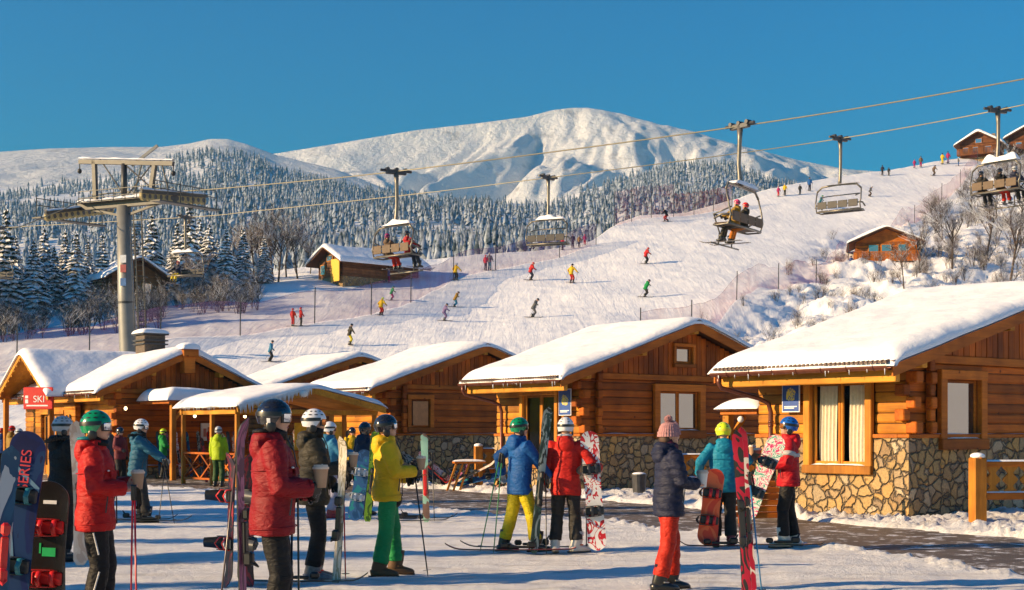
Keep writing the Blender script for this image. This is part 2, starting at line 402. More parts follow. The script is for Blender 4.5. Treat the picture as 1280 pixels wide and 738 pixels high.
sk.altitude = 600; sk.air_density = 1.45; sk.dust_density = .6; sk.ozone_density = 4.0
hs = nt.nodes.new('ShaderNodeHueSaturation'); hs.inputs['Hue'].default_value = .49; hs.inputs['Saturation'].default_value = 2.2
nt.links.new(sk.outputs[0], hs.inputs['Color'])
ml = nt.nodes.new('ShaderNodeMix'); ml.data_type = 'RGBA'; ml.blend_type = 'MULTIPLY'; ml.inputs[0].default_value = 1; ml.inputs[7].default_value = (.42, .74, .80, 1)
gm_ = nt.nodes.new('ShaderNodeGamma'); gm_.inputs[1].default_value = 1.3; nt.links.new(hs.outputs[0], gm_.inputs[0]); nt.links.new(gm_.outputs[0], ml.inputs[6]); nt.links.new(ml.outputs[2], bg.inputs[0]); nt.links.new(bg.outputs[0], wo.inputs[0])
bg.inputs[1].default_value = .062
scene.view_settings.view_transform = 'Standard'; scene.view_settings.look = 'None'; scene.view_settings.exposure = .92; scene.view_settings.gamma = 1
scene.render.engine = 'CYCLES'
scene.cycles.transparent_max_bounces = 24; scene.cycles.max_bounces = 6
mat_snow('snow', 'roof')
# ------------------------------------------------------------ ground
def interp(x, pts):
    xs = [p[0] for p in pts]; ys = [p[1] for p in pts]; return np.interp(x, xs, ys)
FR = [(-40, 68), (-25, 56), (-14, 46.5), (-7.3, 39.5), (-1.5, 30.5), (1.9, 26.0), (4.6, 20.6), (6.1, 15.4), (9, 7), (14, 0)]
BK = [(-40, 77), (-21.7, 63), (-8.1, 50.0), (-1.8, 41.0), (2.3, 35.5), (5.5, 27.4), (7.8, 22.6), (12, 12), (16, 3)]
rows = np.exp(np.linspace(math.log(5.0), math.log(68), 500))
u = np.concatenate([np.linspace(-2.6, -.42, 60)[:-1], np.linspace(-.42, .42, 620), np.linspace(.42, 2.6, 60)[1:]])
Ug, Yg = np.meshgrid(u, rows); Xg = Ug*Yg
wob = fbm(Xg*.5, Yg*.5, 4)*1.3+fbm(Xg*2.2+5, Yg*2.2, 4)*.7
fr = interp(Xg, FR); bk = interp(Xg, BK)
inside = np.minimum(Yg-fr, bk-Yg)*.62+wob*.55
mask = np.clip(inside/.35+.5, 0, 1); mask = mask*mask*(3-2*mask)
edge = np.exp(-((inside+.35)/.5)**2)
base = fbm(Xg*.35, Yg*.35, 5)*.035+fbm(Xg*2.2, Yg*3.0, 5, .6)*.030
clump = np.clip(fbm(Xg*3.6, Yg*3.6, 5, .62)+.05, 0, 1)
back = np.clip((Yg-bk)/1.2, 0, 1)
z = base+edge*(.01+clump*.11*(1+back))+back*(.03+clump*.16+fbm(Xg*.8, Yg*.8, 3)*.05)
Zg = z*(1-mask)-.16*mask
ggs = sheet('snow_ground', Xg, Yg, Zg, mat_snow('snow_ground', 'ground')); struct(ggs)
def gz(x, y): return 0.0
me_p = sheet('path', np.array([[-60, 40], [-60, 40.]]), np.array([[2, 2], [90, 90.]]), np.array([[-.05, -.05], [-.05, -.05]]), mat_paving()); struct(me_p)
big = sheet('ground', *np.meshgrid(np.linspace(-6000, 6000, 40), np.linspace(-1500, 9000, 40)), np.full((40, 40), -.6), mat_snow('snow_plain', 'plain')); struct(big)
# ------------------------------------------------------------ ski slope
def Ys(py): return 85*np.exp(.00357*(500-py))
CREST = [(-700, 400), (-200, 392), (0, 388), (200, 372), (300, 350), (420, 330), (520, 322), (600, 315), (680, 308), (740, 298), (775, 276), (800, 267), (850, 262), (960, 238), (1050, 222), (1160, 206), (1210, 197), (1280, 192), (1400, 186), (2200, 150)]
def crest(px): return interp(px, CREST)
def zoff(x, y, px=None):
    r = fbm(np.asarray(x)*.05, np.asarray(y)*.05, 4)*1.1
    if px is not None:
        # rough ground right of the piste
        side = np.clip((px-(1220-(np.asarray(y)*0+0)))/200, 0, 1)
        r = r
    return r
EDGE = [(200, 1215), (260, 1165), (300, 1010), (330, 985), (370, 930), (400, 885), (440, 850), (600, 800)]
def rough(px, py):
    e = interp(py, EDGE); return np.clip((px-e)/60, 0, 1)
nr, ncx = 420, 900
T, PX = np.meshgrid(np.linspace(0, 1, nr), np.linspace(-900, 1900, ncx), indexing='ij')
PY = 592+(crest(PX)-592)*T
YY = Ys(PY); XX = (PX-HX)/F*YY; ZZ = HC+(HY-PY)/F*YY
def slope_extra(x, y, px, py):
    rg = rough(px, py)
    e = fbm(x*.045, y*.045, 3)*.9*np.clip((y-66)/30, 0, 1)+fbm(x*.5, y*.5, 4)*.10
    e = e+rg*(fbm(x*.16+9, y*.16, 5, .6)*2.2-.3)
    lf = np.clip((330-px)/300, 0, 1)*np.clip((430-py)/40, 0, 1)
    return e+lf*fbm(x*.2, y*.2, 4)*.8
ZZ = ZZ+slope_extra(XX, YY, PX, PY)
# back side of the crest falls away
tail = [(1.03, -.4), (1.10, -3), (1.25, -12), (1.6, -30), (2.0, -45)]
Xt = [XX]; Yt = [YY]; Zt = [ZZ]
for k, dz in tail:
    left = np.clip((620-PX[-1])/150, 0, 1)
    dz2 = dz*(1-left)+(-1-(k-1)*4)*left
    Yt.append((YY[-1]*k)[None]); Xt.append((XX[-1]*k)[None]); Zt.append((ZZ[-1]+dz2)[None])
slope = sheet('ski_slope', np.concatenate(Xt), np.concatenate(Yt), np.concatenate(Zt), mat_snow('snow_piste', 'piste')); struct(slope)
def SP(px, py):
    y = float(Ys(py)); x = (px-HX)/F*y; z = HC+(HY-py)/F*y+float(slope_extra(np.array(x), np.array(y), np.array(float(px)), np.array(float(py))))
    return Vector((x, y, z))
# ------------------------------------------------------------ forested hill and mountains
def hill(name, sil, y0, y1, pyb, amp, freq, mat, nx=420, ny=160, pw=1.0, x0=-700, x1=2000, seed=0, gul=0, bulge=0):
    T, PX = np.meshgrid(np.linspace(0, 1, ny), np.linspace(x0, x1, nx), indexing='ij')
    yc = y1*(1+.1*fbm(PX*.002+seed, PX*0, 2))
    Y = y0+(yc-y0)*T; b = interp(PX, pyb) if hasattr(pyb, '__len__') else pyb
    s = interp(PX, sil); s = (s+np.roll(s, 3, 1)+np.roll(s, -3, 1))/3 if False else s
    PYh = b+(s-b)*(T**pw)
    X = (PX-HX)/F*Y; Z = HC+(HY-PYh)/F*Y
    damp = np.sin(np.pi*np.clip(T, 0, 1)**1.2)**.6
    n = fbm(X*freq+seed, Y*freq, 6, .52)*amp
    if gul: wx = fbm(X*freq*.8+5, Y*freq*.8, 3)*.8; n = n-(1-np.abs(fbm(X*freq*1.5+wx+seed*3, Y*freq*1.1+wx+X*freq*.5, 6, .55))*1.6)**2*gul+gul*.45
    Z = Z+n*damp
    # far side
    Xt = [X]; Yt = [Y]; Zt = [Z]
    for k, dz in ((1.05, .03), (1.2, .12), (1.5, .35)):
        Yt.append((Y[-1]*k)[None]); Xt.append((X[-1]*k)[None]); Zt.append((Z[-1]-dz*y1*.5)[None])
    o = sheet(name, np.concatenate(Xt), np.concatenate(Yt), np.concatenate(Zt), mat); struct(o)
    return X, Y, Z, PX, T
FSIL = [(-700, 240), (0, 236), (60, 231), (150, 219), (200, 207), (262, 193), (320, 204), (350, 221), (400, 229), (450, 243), (520, 248), (600, 254), (680, 255), (740, 236), (790, 224), (850, 211), (905, 212), (960, 232), (1040, 250), (1300, 250), (2000, 280)]
fX, fY, fZ, fPX, fT = hill('forested_hill', FSIL, 240, 1700, [(-700, 420), (0, 402), (300, 376), (420, 350), (600, 340), (700, 345), (1000, 345), (2000, 350)], 40, .0035, mat_snow('snow_plain'), pw=.9, seed=2)
PSIL = [(-700, 240), (200, 215), (280, 200), (345, 192), (420, 180), (520, 163), (600, 154), (660, 146), (690, 138), (715, 135), (735, 135), (775, 142), (800, 150), (850, 165), (900, 176), (960, 191), (1000, 201), (1060, 212), (1120, 216), (1200, 225), (2000, 260)]
hill('mountain', PSIL, 2100, 3700, 330, 210, .0010, mat_snow('snow_mountain', 'mountain'), nx=900, ny=360, pw=.8, seed=11, gul=240)
DSIL = [(-700, 230), (-100, 196), (0, 190), (60, 186), (140, 184), (200, 184), (235, 180), (262, 174), (285, 174), (310, 181), (345, 194), (420, 212), (520, 250), (700, 330), (2000, 400)]
hill('snow_dome', DSIL, 1400, 2500, 330, 60, .0010, mat_snow('snow_mountain'), nx=600, ny=200, pw=.8, seed=31, gul=16)
# snowy hillside across the valley on the right (mirrored in the panes)
Uh, Vh = np.meshgrid(np.linspace(0, 1, 60), np.linspace(-120, 500, 120)); Xh = 75+Uh*330
struct(sheet('snow_hillside', Xh, Vh, -1+Uh**1.1*95+fbm(Xh*.02, Vh*.02, 5)*14*Uh, mat_snow('snow_plain')))
# haze
hz = MB(); hz.box((-2800, -60, -1.8), (2800, 4300, 870)); 
hm = bpy.data.materials.new('haze'); hm.use_nodes = True; hn = hm.node_tree; hn.nodes.clear()
ho = hn.nodes.new('ShaderNodeOutputMaterial'); pv = hn.nodes.new('ShaderNodeVolumePrincipled'); hn.links.new(pv.outputs[0], ho.inputs['Volume'])
pv.inputs['Color'].default_value = (.18, .50, .82, 1); pv.inputs['Density'].default_value = .00016; pv.inputs['Anisotropy'].default_value = .1
tag(hz.build('haze', hm), None, None, kind='stuff')
# ------------------------------------------------------------ materials of the huts
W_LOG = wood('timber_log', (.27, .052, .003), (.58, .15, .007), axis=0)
W_LOGY = wood('timber_log_sunlit', (.36, .125, .009), (.66, .27, .02), axis=1)  # same logs as the gable, sunlit tone put into a brighter, yellower colour
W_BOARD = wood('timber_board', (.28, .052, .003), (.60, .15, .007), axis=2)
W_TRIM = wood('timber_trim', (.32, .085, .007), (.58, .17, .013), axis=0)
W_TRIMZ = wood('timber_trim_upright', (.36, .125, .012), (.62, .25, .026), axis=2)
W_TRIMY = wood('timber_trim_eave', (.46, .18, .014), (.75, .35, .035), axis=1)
W_DARK = wood('timber_dark', (.085, .032, .012), (.17, .065, .022), axis=0)
TILE = simple('roof_tile', (.09, .045, .03), .5, var=.3, scale=20)
GUT = simple('copper_gutter', (.16, .055, .035), .35, .4, var=.2)
SNOW_R = MATS['snow']
STONE = mat_stone(); GLASS = mat_glass(); DARKROOM = simple('dark_interior', (.02, .014, .01), .8)
CURT = simple('curtain_cloth', (.72, .66, .52), .8, var=.1, scale=14)
ICE = simple('icicle_ice', (.75, .82, .88), .15, var=.05)
BULB = emis('bulb_glow', (1, .72, .35), 4.0)
MET = simple('galvanised_steel', (.38, .37, .34), .45, .6, var=.2, scale=4)
METD = simple('dark_steel', (.06, .06, .065), .45, .5, var=.2)
WHITE = simple('white_paint', (.78, .78, .77), .5, var=.04)
BLACK = simple('black_plastic', (.012, .012, .013), .35, var=.2)
RED = simple('red_paint', (.62, .03, .02), .4, var=.08)
THETA = math.atan2(.6185, .7857)
def log_strip(mb, axis, p0, p1, z0, h, nrm, bulge=.018):
    """one squared log with rounded arrises; runs p0..p1 along axis, face out along nrm (sign on the other axis)"""
    prof = [(0, 0), (bulge*.55, h*.05), (bulge, h*.2), (bulge*1.08, h*.5), (bulge, h*.8), (bulge*.55, h*.95), (0, h)]
    vs = []
    for a in (p0, p1):
        for d, zz in prof:
            vs.append((a, nrm*d, z0+zz) if axis == 0 else (nrm*d, a, z0+zz))
    n = len(prof); fs = [(i, i+1, n+i+1, n+i) for i in range(n-1)]
    fs += [tuple(range(n)), tuple(range(2*n-1, n-1, -1))]
    mb.add(vs, fs)
def log_wall(mb, axis, a0, a1, z0, z1, h, nrm, holes=(), clip=None):
    """courses of logs; holes (a,b,z0,z1) left open; clip(z)->(a0,a1)"""
    z = z0; k = 0
    while z < z1-.02:
        hh = min(h, z1-z); s0, s1 = a0, a1
        if clip: c = clip(z+hh*.5); s0 = max(s0, c[0]); s1 = min(s1, c[1])
        segs = [(s0, s1)]
        for (ha, hb, hz0, hz1) in holes:
            if z+hh > hz0+.01 and z < hz1-.01:
                ns = []
                for (q0, q1) in segs:
                    if hb <= q0 or ha >= q1: ns.append((q0, q1)); continue
                    if ha > q0: ns.append((q0, ha))
                    if hb < q1: ns.append((hb, q1))
                segs = ns
                lo_, hi_ = max(s0, ha), min(s1, hb)
                if hi_-lo_ > .03:
                    if z+hh > hz1-.02 and z < hz1: log_strip(mb, axis, lo_, hi_, hz1-.03, z+hh-hz1+.026, nrm, .018)
                    if z < hz0 and z+hh > hz0 : log_strip(mb, axis, lo_, hi_, z+.004, hz0+.03-z, nrm, .018)
        for q0, q1 in segs:
            if q1-q0 > .03: log_strip(mb, axis, q0, q1, z+.007, hh-.014, nrm, .020+.006*math.sin(k*1.7))
        z += hh; k += 1
def window_part(root, axis, a0, a1, z0, z1, nrm, off, panes=1, fw=.14, curtain=False, proud=.07, snowsill=True, deep=.16, wm=None, clear=False):
    """framed window on wall plane axis; frame > sash, pane, curtain, sill_snow"""
    wm = wm or W_TRIMZ
    def q(a, d, z): return (a, off+nrm*d, z) if axis == 0 else (off+nrm*d, a, z)
    def bx(mb, a, b, d0, d1, zz0, zz1): mb.box(q(a, d0, zz0), q(b, d1, zz1), .012)
    m = MB()
    bx(m, a0, a0+fw, -.02, proud, z0, z1); bx(m, a1-fw, a1, -.02, proud, z0, z1)
    bx(m, a0-.004, a1+.004, -.025, proud+.01, z1-fw*.9, z1+.006); bx(m, a0-.01, a1+.01, -.025, proud+.035, z0-.006, z0+fw)
    # reveal
    e = .004
    bx(m, a0+fw-.03, a0+fw+.0, -deep, -.022, z0+fw*.9, z1-fw*.9); bx(m, a1-fw, a1-fw+.03, -deep, -.022, z0+fw*.9, z1-fw*.9)
    fr = m.build('window', wm, root)
    ia0, ia1, iz0, iz1 = a0+fw, a1-fw, z0+fw, z1-fw*.9
    w_ = (ia1-ia0)/panes; sw = .06
    for i in range(panes):
        s0, s1 = ia0+i*w_, ia0+(i+1)*w_
        s = MB(); d0, d1 = -.10, -.04
        bx(s, s0+.003, s0+sw, d0, d1, iz0, iz1); bx(s, s1-sw, s1-.003, d0, d1, iz0, iz1); bx(s, s0+sw, s1-sw, d0+.004, d1-.004, iz0, iz0+sw*1.3); bx(s, s0+sw, s1-sw, d0+.004, d1-.004, iz1-sw, iz1)
        s.build('sash', wm, fr)
        g = MB(); g.box(q(s0+sw*.9, -.075, iz0+sw), q(s1-sw*.9, -.068, iz1-sw*.9)); g.build('pane', mat_clear() if curtain or clear else GLASS, fr)
    if curtain or clear:
        b = MB(); b.box(q(ia0-.05, -.9, iz0-.1), q(ia1+.05, -.88, iz1+.1)); b.box(q(ia0-.05, -.9, iz0-.1), q(ia0-.03, -.1, iz1+.1)); b.box(q(ia1+.03, -.9, iz0-.1), q(ia1+.05, -.1, iz1+.1))
        b.box(q(ia0-.05, -.9, iz0-.12), q(ia1+.05, -.1, iz0-.1)); b.box(q(ia0-.05, -.9, iz1+.1), q(ia1+.05, -.1, iz1+.12)); b.build('room', DARKROOM, fr)
    if curtain:
        for c0, c1 in curtain:
            c = MB(); ca, cb = ia0+(ia1-ia0)*c0, ia0+(ia1-ia0)*c1
            def cf(u_, v_):
                a = ca+(cb-ca)*u_; d = -.17+.03*math.sin(u_*(cb-ca)*70+math.sin(v_*3)*.6); return q(a+.02*math.sin(v_*5)*(1-v_), d, iz0-.05+(iz1-iz0+.1)*v_)
            c.grid(cf, 60, 8); c.build('curtain', CURT, fr, smooth=True)
    if snowsill:
        s = MB()
        def sf(u_, v_):
            a = ia0+.02+(ia1-ia0-.04)*u_; d = -.035+.11*v_; hh = .045*max(0, math.sin(math.pi*min(max(v_, .02), .98)))**.5*(.7+.5*noise.noise((a*5, v_*2, z0)))*min(1, 10*u_, 10*(1-u_))
            return q(a, d, z0+fw+.002+hh)
        s.grid(sf, 24, 6); s.build('sill_snow', SNOW_R, fr, smooth=True)
    return fr
def poster(root_or_none, M, w_, h_, label, cat='poster', cols=None):
    r = empty('poster'); r.matrix_world = M
    m = MB(); m.box((-w_/2, -.012, -h_/2), (w_/2, .008, h_/2), .004); m.build('poster_board', WHITE, r)
    m = MB(); m.box((-w_/2+.02, -.018, -h_/2+.02), (w_/2-.02, -.013, h_/2-.02)); m.build('poster_print', simple('print_blue', (.02, .07, .30), .4), r)
    random.seed(int(w_*1000)+3)
    m = MB(); pts = [(math.cos(t)*(w_*.26+random.uniform(-.02, .03)), -.021, h_*.07+math.sin(t)*(h_*.20+random.uniform(-.02, .03))) for t in [i*math.pi/8 for i in range(16)]]
    m.poly(pts, (0, .002, 0)); m.build('poster_picture', mat_graphic('print_yellow', [(.70, .50, .05), (.75, .6, .1), (.04, .1, .35), (.72, .55, .05)], 14, .4), r)
    m = MB()
    for i, zz in enumerate((-.33, -.38)): m.box((-w_*.36, -.021, h_*zz), (w_*(.36-.15*i), -.019, h_*(zz+.03)))
    m.build('poster_lines', WHITE, r)
    tag(r, label, cat); return r
def roof_snow(root, run, W2, y0, y1, ze, sl, th=.34, name='roof_snow', seed=0, lip=.07, bumpy=.07):
    """snow slab over a two-sided roof: x from x0=-? across, ridge in the middle"""
    x0, x1 = W2
    xm = (x0+x1)/2
    def zr(x): return ze+sl*(xm-x0-abs(x-xm))
    def zr_s(x):
        d = abs(x-xm); r_ = .5
        return ze+sl*(xm-x0-(d if d > r_ else (d*d/r_+r_)/2))
    m = MB(); nx, ny = 72, 44
    def prof(t, e=.10):   # 0 at edges → 1 inside, rounded
        t = min(max(t, 0), 1); dd = min(t, 1-t)
        return 1.0 if dd > e else math.sqrt(max(0, 1-(1-dd/e)**2))
    wx, wy = x1-x0+2*lip, y1-y0+2*lip
    ex, ey = .42/wx, .42/wy
    def top(u_, v_):
        # bunch samples at the edges
        uu = .5-.5*math.cos(math.pi*u_); vv = .5-.5*math.cos(math.pi*v_)
        x = x0-lip+wx*uu; y = y0-lip+wy*vv
        n_ = noise.noise((x*.5+seed, y*.5, 1.3))*bumpy+noise.noise((x*1.9+seed, y*1.9, 4))*bumpy*.25
        h = (th*(.82+.3*noise.noise((x*.25+seed, y*.25, 9)))+n_)*prof(uu, ex)*prof(vv, ey)
        wob = noise.noise((y*1.1+seed, x*.3, 0))*.07+noise.noise((y*3.7+seed, x*.3, 0))*.04
        if uu < .5 and uu*wx < .5: x -= wob
        wob2 = noise.noise((x*1.1+seed, 7, 0))*.04
        y += wob2 if vv < .03 or vv > .97 else 0
        sag = -.05*max(0, 1-min(uu*wx, (1-uu)*wx)/.25)
        return (x, y, zr_s(x)+.015+h+sag)
    m.grid(top, nx, ny)
    m.grid(lambda u_, v_: (lambda p: (p[0], p[1], zr(min(max(p[0], x0), x1))-.01+(-.05 if p[0] < x0+.05 or p[0] > x1-.05 else 0)))(top(u_, 1-v_)), nx, ny)
    me = m.mesh(name, SNOW_R, True)
    o = bpy.data.objects.new(name, me); COL.objects.link(o); o.parent = root; return o
def gable_hut(name, C, W, L, ze, sl, oe, og, label, feat, zs=1.5, snow=.34, ogb=None, rz=THETA):
    root = empty('log_hut', C, rz); tag(root, label, 'hut', 'timber huts along the plaza')
    ogb = og if ogb is None else ogb
    run = W/2+oe; xm = W/2
    zw = ze+sl*oe       # roof plane height above wall line
    zb = feat.get('beam', ze+.05)
    holes_e = feat.get('holes_e', []); holes_g = feat.get('holes_g', [])
    # stone plinth
    m = MB(); low = [h for h in holes_e if h[2] < zs-.02]
    if low:
        a_, b_, c_, d_ = low[0]; a_ += .05; b_ -= .05
        m.box((-.04, -.04, -.3), (.30, a_, zs)); m.box((-.04, b_, -.3), (.30, L, zs)); m.box((-.04, a_, -.3), (.30, b_, c_+.02)); m.box((1.2, -.04, -.3), (W+.04, L, zs)); m.box((.30, -.04, -.3), (1.2, .3, zs))
    else: m.box((-.04, -.04, -.3), (W+.04, L, zs))
    m.build('stone_base', STONE, root)
    m = MB(); m.box((-.07, -.07, zs), (W+.07, .2, zs+.07), .01)
    if low: m.box((-.07, .2, zs), (.2, low[0][0]+.02, zs+.07)); m.box((-.07, low[0][1]-.02, zs), (.2, L, zs+.07))
    else: m.box((-.07, .2, zs), (.2, L, zs+.07))
    m.parts('base_ledge', W_TRIM, root)
    m = MB(); 
    def led(u_, v_):
        x = .1+(W-.2)*u_; return (x, -.10+.1*v_, zs+.072+.022*math.sin(math.pi*v_)*(.4+.8*noise.noise((x*1.2, 3, 3)))+.003)
    m.grid(led, 90, 3); m.build('ledge_snow', SNOW_R, root, smooth=True)
    # core behind the logs
    def rline(x): return zw+sl*min(x, W-x)-.14
    m = MB()
    def panel(axis, pos, t, a0, a1, z0, z1, holes):
        xs = sorted(set([a0, a1]+[h[0] for h in holes]+[h[1] for h in holes])); zs_ = sorted(set([z0, z1]+[max(z0, h[2]) for h in holes]+[min(z1, h[3]) for h in holes]))
        for i in range(len(xs)-1):
            for j in range(len(zs_)-1):
                cx, cz = (xs[i]+xs[i+1])/2, (zs_[j]+zs_[j+1])/2
                if any(h[0] < cx < h[1] and h[2] < cz < h[3] for h in holes): continue
                if axis == 0: m.box((xs[i], pos, zs_[j]), (xs[i+1], pos+t, zs_[j+1]))
                else: m.box((pos, xs[i], zs_[j]), (pos+t, xs[i+1], zs_[j+1]))
    hz = lambda hs: [(a+.1, b-.1, c+.08, d-.08) for a, b, c, d in hs]
    panel(0, .05, .12, .06, W-.06, zs+.07, zb, hz(holes_g)); panel(1, .05, .12, .18, L-.1, zs+.07, zw-.2, hz(holes_e))
    m.box((.06, L-.12, zs), (W-.06, L-.02, zb)); m.box((W-.17, .18, zs), (W-.05, L-.13, zb))
    m.poly([(.06, .05, zb), (W-.06, .05, zb), (W-.06, .05, rline(W-.06)), (xm, .05, rline(xm)), (.06, .05, rline(.06))], (0, .12, 0)) if not feat.get('attic') else None
    if feat.get('attic'):
        a0, a1, c0, c1 = feat['attic']
        m.poly([(.06, .05, zb), (a0+.1, .05, zb), (a0+.1, .05, rline(a0+.1)), (.06, .05, rline(.06))], (0, .12, 0))
        m.poly([(a1-.1, .05, zb), (W-.06, .05, zb), (W-.06, .05, rline(W-.06)), (a1-.1, .05, rline(a1-.1))], (0, .12, 0))
        m.poly([(a0+.1, .05, zb), (a1-.1, .05, zb), (a1-.1, .05, c0+.08), (a0+.1, .05, c0+.08)], (0, .12, 0))
        tp = [(a0+.1, .05, c1-.08), (a1-.1, .05, c1-.08), (a1-.1, .05, rline(a1-.1))]+([(xm, .05, rline(xm))] if a0+.1 < xm < a1-.1 else [])+[(a0+.1, .05, rline(a0+.1))]
        m.poly(tp, (0, .12, 0))
    m.poly([(.06, L-.12, zb), (W-.06, L-.12, zb), (W-.06, L-.12, rline(W-.06)), (xm, L-.12, rline(xm)), (.06, L-.12, rline(.06))], (0, .1, 0))
    m.build('inner_wall', W_DARK, root)
    # eave wall logs
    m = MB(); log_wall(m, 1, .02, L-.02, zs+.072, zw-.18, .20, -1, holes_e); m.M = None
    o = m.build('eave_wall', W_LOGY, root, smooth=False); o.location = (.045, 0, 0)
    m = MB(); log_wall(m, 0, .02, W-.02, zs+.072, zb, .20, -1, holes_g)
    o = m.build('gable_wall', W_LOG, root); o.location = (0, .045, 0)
    # upright boards in the gable with batten gaps
    m = MB(); x = .05; k = 0; att = feat.get('attic')
    while x < W-.06:
        w_ = min(.19, W-.06-x); cx = x+w_/2; zt = min(rline(x), rline(x+w_))
        if zt > zb+.2:
            if att and att[0]-.02 < cx < att[1]+.02:
                m.box((x+.006, 0, zb+.162), (x+w_-.006, .045, att[2]), .006)
                if zt > att[3]+.05: m.box((x+.006, 0, att[3]), (x+w_-.006, .045, zt), .006)
            else: m.box((x+.006, -.006*(k % 2), zb+.162), (x+w_-.006, .045, zt), .006)
        x += w_; k += 1
    m.build('gable_board', W_BOARD, root)
    m = MB(); m.box((-.25, -.05, zb), (W+.2, .04, zb+.16), .012); m.build('tie_beam', W_TRIM, root)
    # crossed log ends at the corners
    m = MB(); m9 = MB(); z = zs+.08; k = 0
    while z < zb-.05:
        l1 = .20+.04*math.sin(k*2.3)
        if k % 2 == 0:
            m.box((-.02, -l1, z+.006), (.20, .05, z+.225), .02)
            m9.box((.52, -.16, z+.006), (.70, .0, z+.225), .02) if feat.get('posts', True) else None
        else: m.box((-l1*.7, -.02, z+.006), (.05, .20, z+.225), .02); m9.box((.53, -.12, z+.006), (.69, 0, z+.225), .02) if feat.get('posts', True) else None
        z += .235; k += 1
    m.build('log_end', W_LOG, root)
    if m9.v: m9.build('log_end', W_LOG, root)
    # roof deck, rakes, eave beam
    m = MB(); th = .09
    for s in (1, -1):
        xa = -oe if s == 1 else W+oe
        a = Vector((xa, 0, ze)); b = Vector((xm, 0, ze+sl*run))
        for y0_, y1_ in ((-og, L+ogb),):
            m.add([(a.x, y0_, a.z-th), (b.x, y0_, b.z-th), (b.x, y1_, b.z-th), (a.x, y1_, a.z-th), (a.x, y0_, a.z), (b.x, y0_, b.z), (b.x, y1_, b.z), (a.x, y1_, a.z)],
                  [(3,2,1,0),(4,5,6,7),(0,1,5,4),(1,2,6,5),(2,3,7,6),(3,0,4,7)])
    roof = m.build('roof', W_DARK, root)
    m = MB(); 
    for yy in (-og-.045, L+ogb+.005):
        for s in (1, -1):
            xa = -oe-.03 if s == 1 else W+oe+.03
            a = (xa, ze-.02); b = (xm, ze-.02+sl*(run+.03))
            m.poly([(a[0], yy, a[1]-.19), (b[0], yy, b[1]-.20), (b[0], yy, b[1]+.045), (a[0], yy, a[1]+.045)], (0, .04, 0))
    m.parts('rake_board', W_TRIM, roof)
    m = MB()
    for yy in (-og-.075, ):
        for s in (1, -1):
            xa = -oe-.06 if s == 1 else W+oe+.06
            a = (xa, ze+.03); b = (xm, ze+.03+sl*(run+.06)); m.poly([(a[0], yy, a[1]), (b[0], yy, b[1]), (b[0], yy, b[1]+.05), (a[0], yy, a[1]+.05)], (0, .10, 0))
    m.parts('verge_tile', TILE, roof)
    m = MB(); m.box((-oe+.10, -og+.01, ze-.30), (-oe+.24, L+ogb-.02, ze-.06), .015)
    m.box((W+oe-.24, -og+.01, ze-.30), (W+oe-.10, L+ogb-.02, ze-.06), .015)
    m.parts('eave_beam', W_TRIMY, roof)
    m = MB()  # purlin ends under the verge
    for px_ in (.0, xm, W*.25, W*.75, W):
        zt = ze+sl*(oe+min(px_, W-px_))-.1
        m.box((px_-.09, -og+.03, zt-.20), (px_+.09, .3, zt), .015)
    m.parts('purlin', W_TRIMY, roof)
    # scalloped tile ends along the eave
    m = MB(); y = -og
    while y < L+ogb-.05:
        c = [( -oe-.17, y+.05+.045*math.cos(t), ze+.035+.045*math.sin(t)) for t in [math.pi*i/5 for i in range(6)]]
        c2 = [(p[0]+.29, p[1], p[2]+.07) for p in c]
        m.add(c+c2, [(i, i+1, 7+i, 6+i) for i in range(5)]+[(5, 4, 3, 2, 1, 0)]); y += .105
    m.build('eave_tile', TILE, roof)
    # gutter and downpipe
    m = MB(); gy0, gy1 = -og-.02, L+ogb
    pr = [(-oe-.11+.075*math.cos(t)-.03, ze-.02+.075*math.sin(t)) for t in [math.pi+math.pi*i/8 for i in range(9)]]
    vs = [(a, gy0, b) for a, b in pr]+[(a, gy1, b) for a, b in pr]; m.add(vs, [(i, i+1, 10+i, 9+i) for i in range(8)])
    vs2 = [(a*1+.008, gy0, b+.006) for a, b in pr]+[(a+.008, gy1, b+.006) for a, b in pr]; m.add(vs2, [(9+i, 10+i, i+1, i) for i in range(8)])
    y = gy0+.3
    while y < gy1: m.tube([(-oe-.14+.08*math.cos(t), y, ze-.02+.08*math.sin(t)) for t in [math.pi*.9+math.pi*1.2*i/8 for i in range(9)]], .010, 4); y += .6
    g = m.build('gutter', GUT, roof)
    dp = feat.get('downpipe')
    if dp is not None:
        m = MB(); m.tube([(-oe-.14, dp, ze-.08), (-oe-.14, dp, ze-.22), (-oe-.08, dp-.02, ze-.32), (-.35, dp-.35, ze-.52), (-.16, dp-.45, ze-.62), (-.11, dp-.47, ze-.8), (-.11, dp-.47, .15), (-.28, dp-.47, .04)], .048, 10)
        for zz in (ze-1.1, zs+.3, .6): m.tube([(-.11, dp-.47, zz), (-.11, dp-.47, zz+.04)], .06, 10)
        m.build('downpipe', GUT, roof, smooth=True)
    roof_snow(roof, run, (-oe-.06, W+oe+.06), -og-.05, L+ogb+.05, ze+.03, sl, snow, seed=C[0])
    # icicles in twos and threes
    random.seed(int(C[0]*10)+99); m = MB()
    for i in range(14):
        y = random.uniform(-og, L+ogb-.1); h = random.uniform(.05, .2); m.tube([(-oe-.19, y, ze-.02), (-oe-.19, y, ze-.02-h)], [.014, .002], 5)
    m.parts('icicle', ICE, roof)
    return root, roof
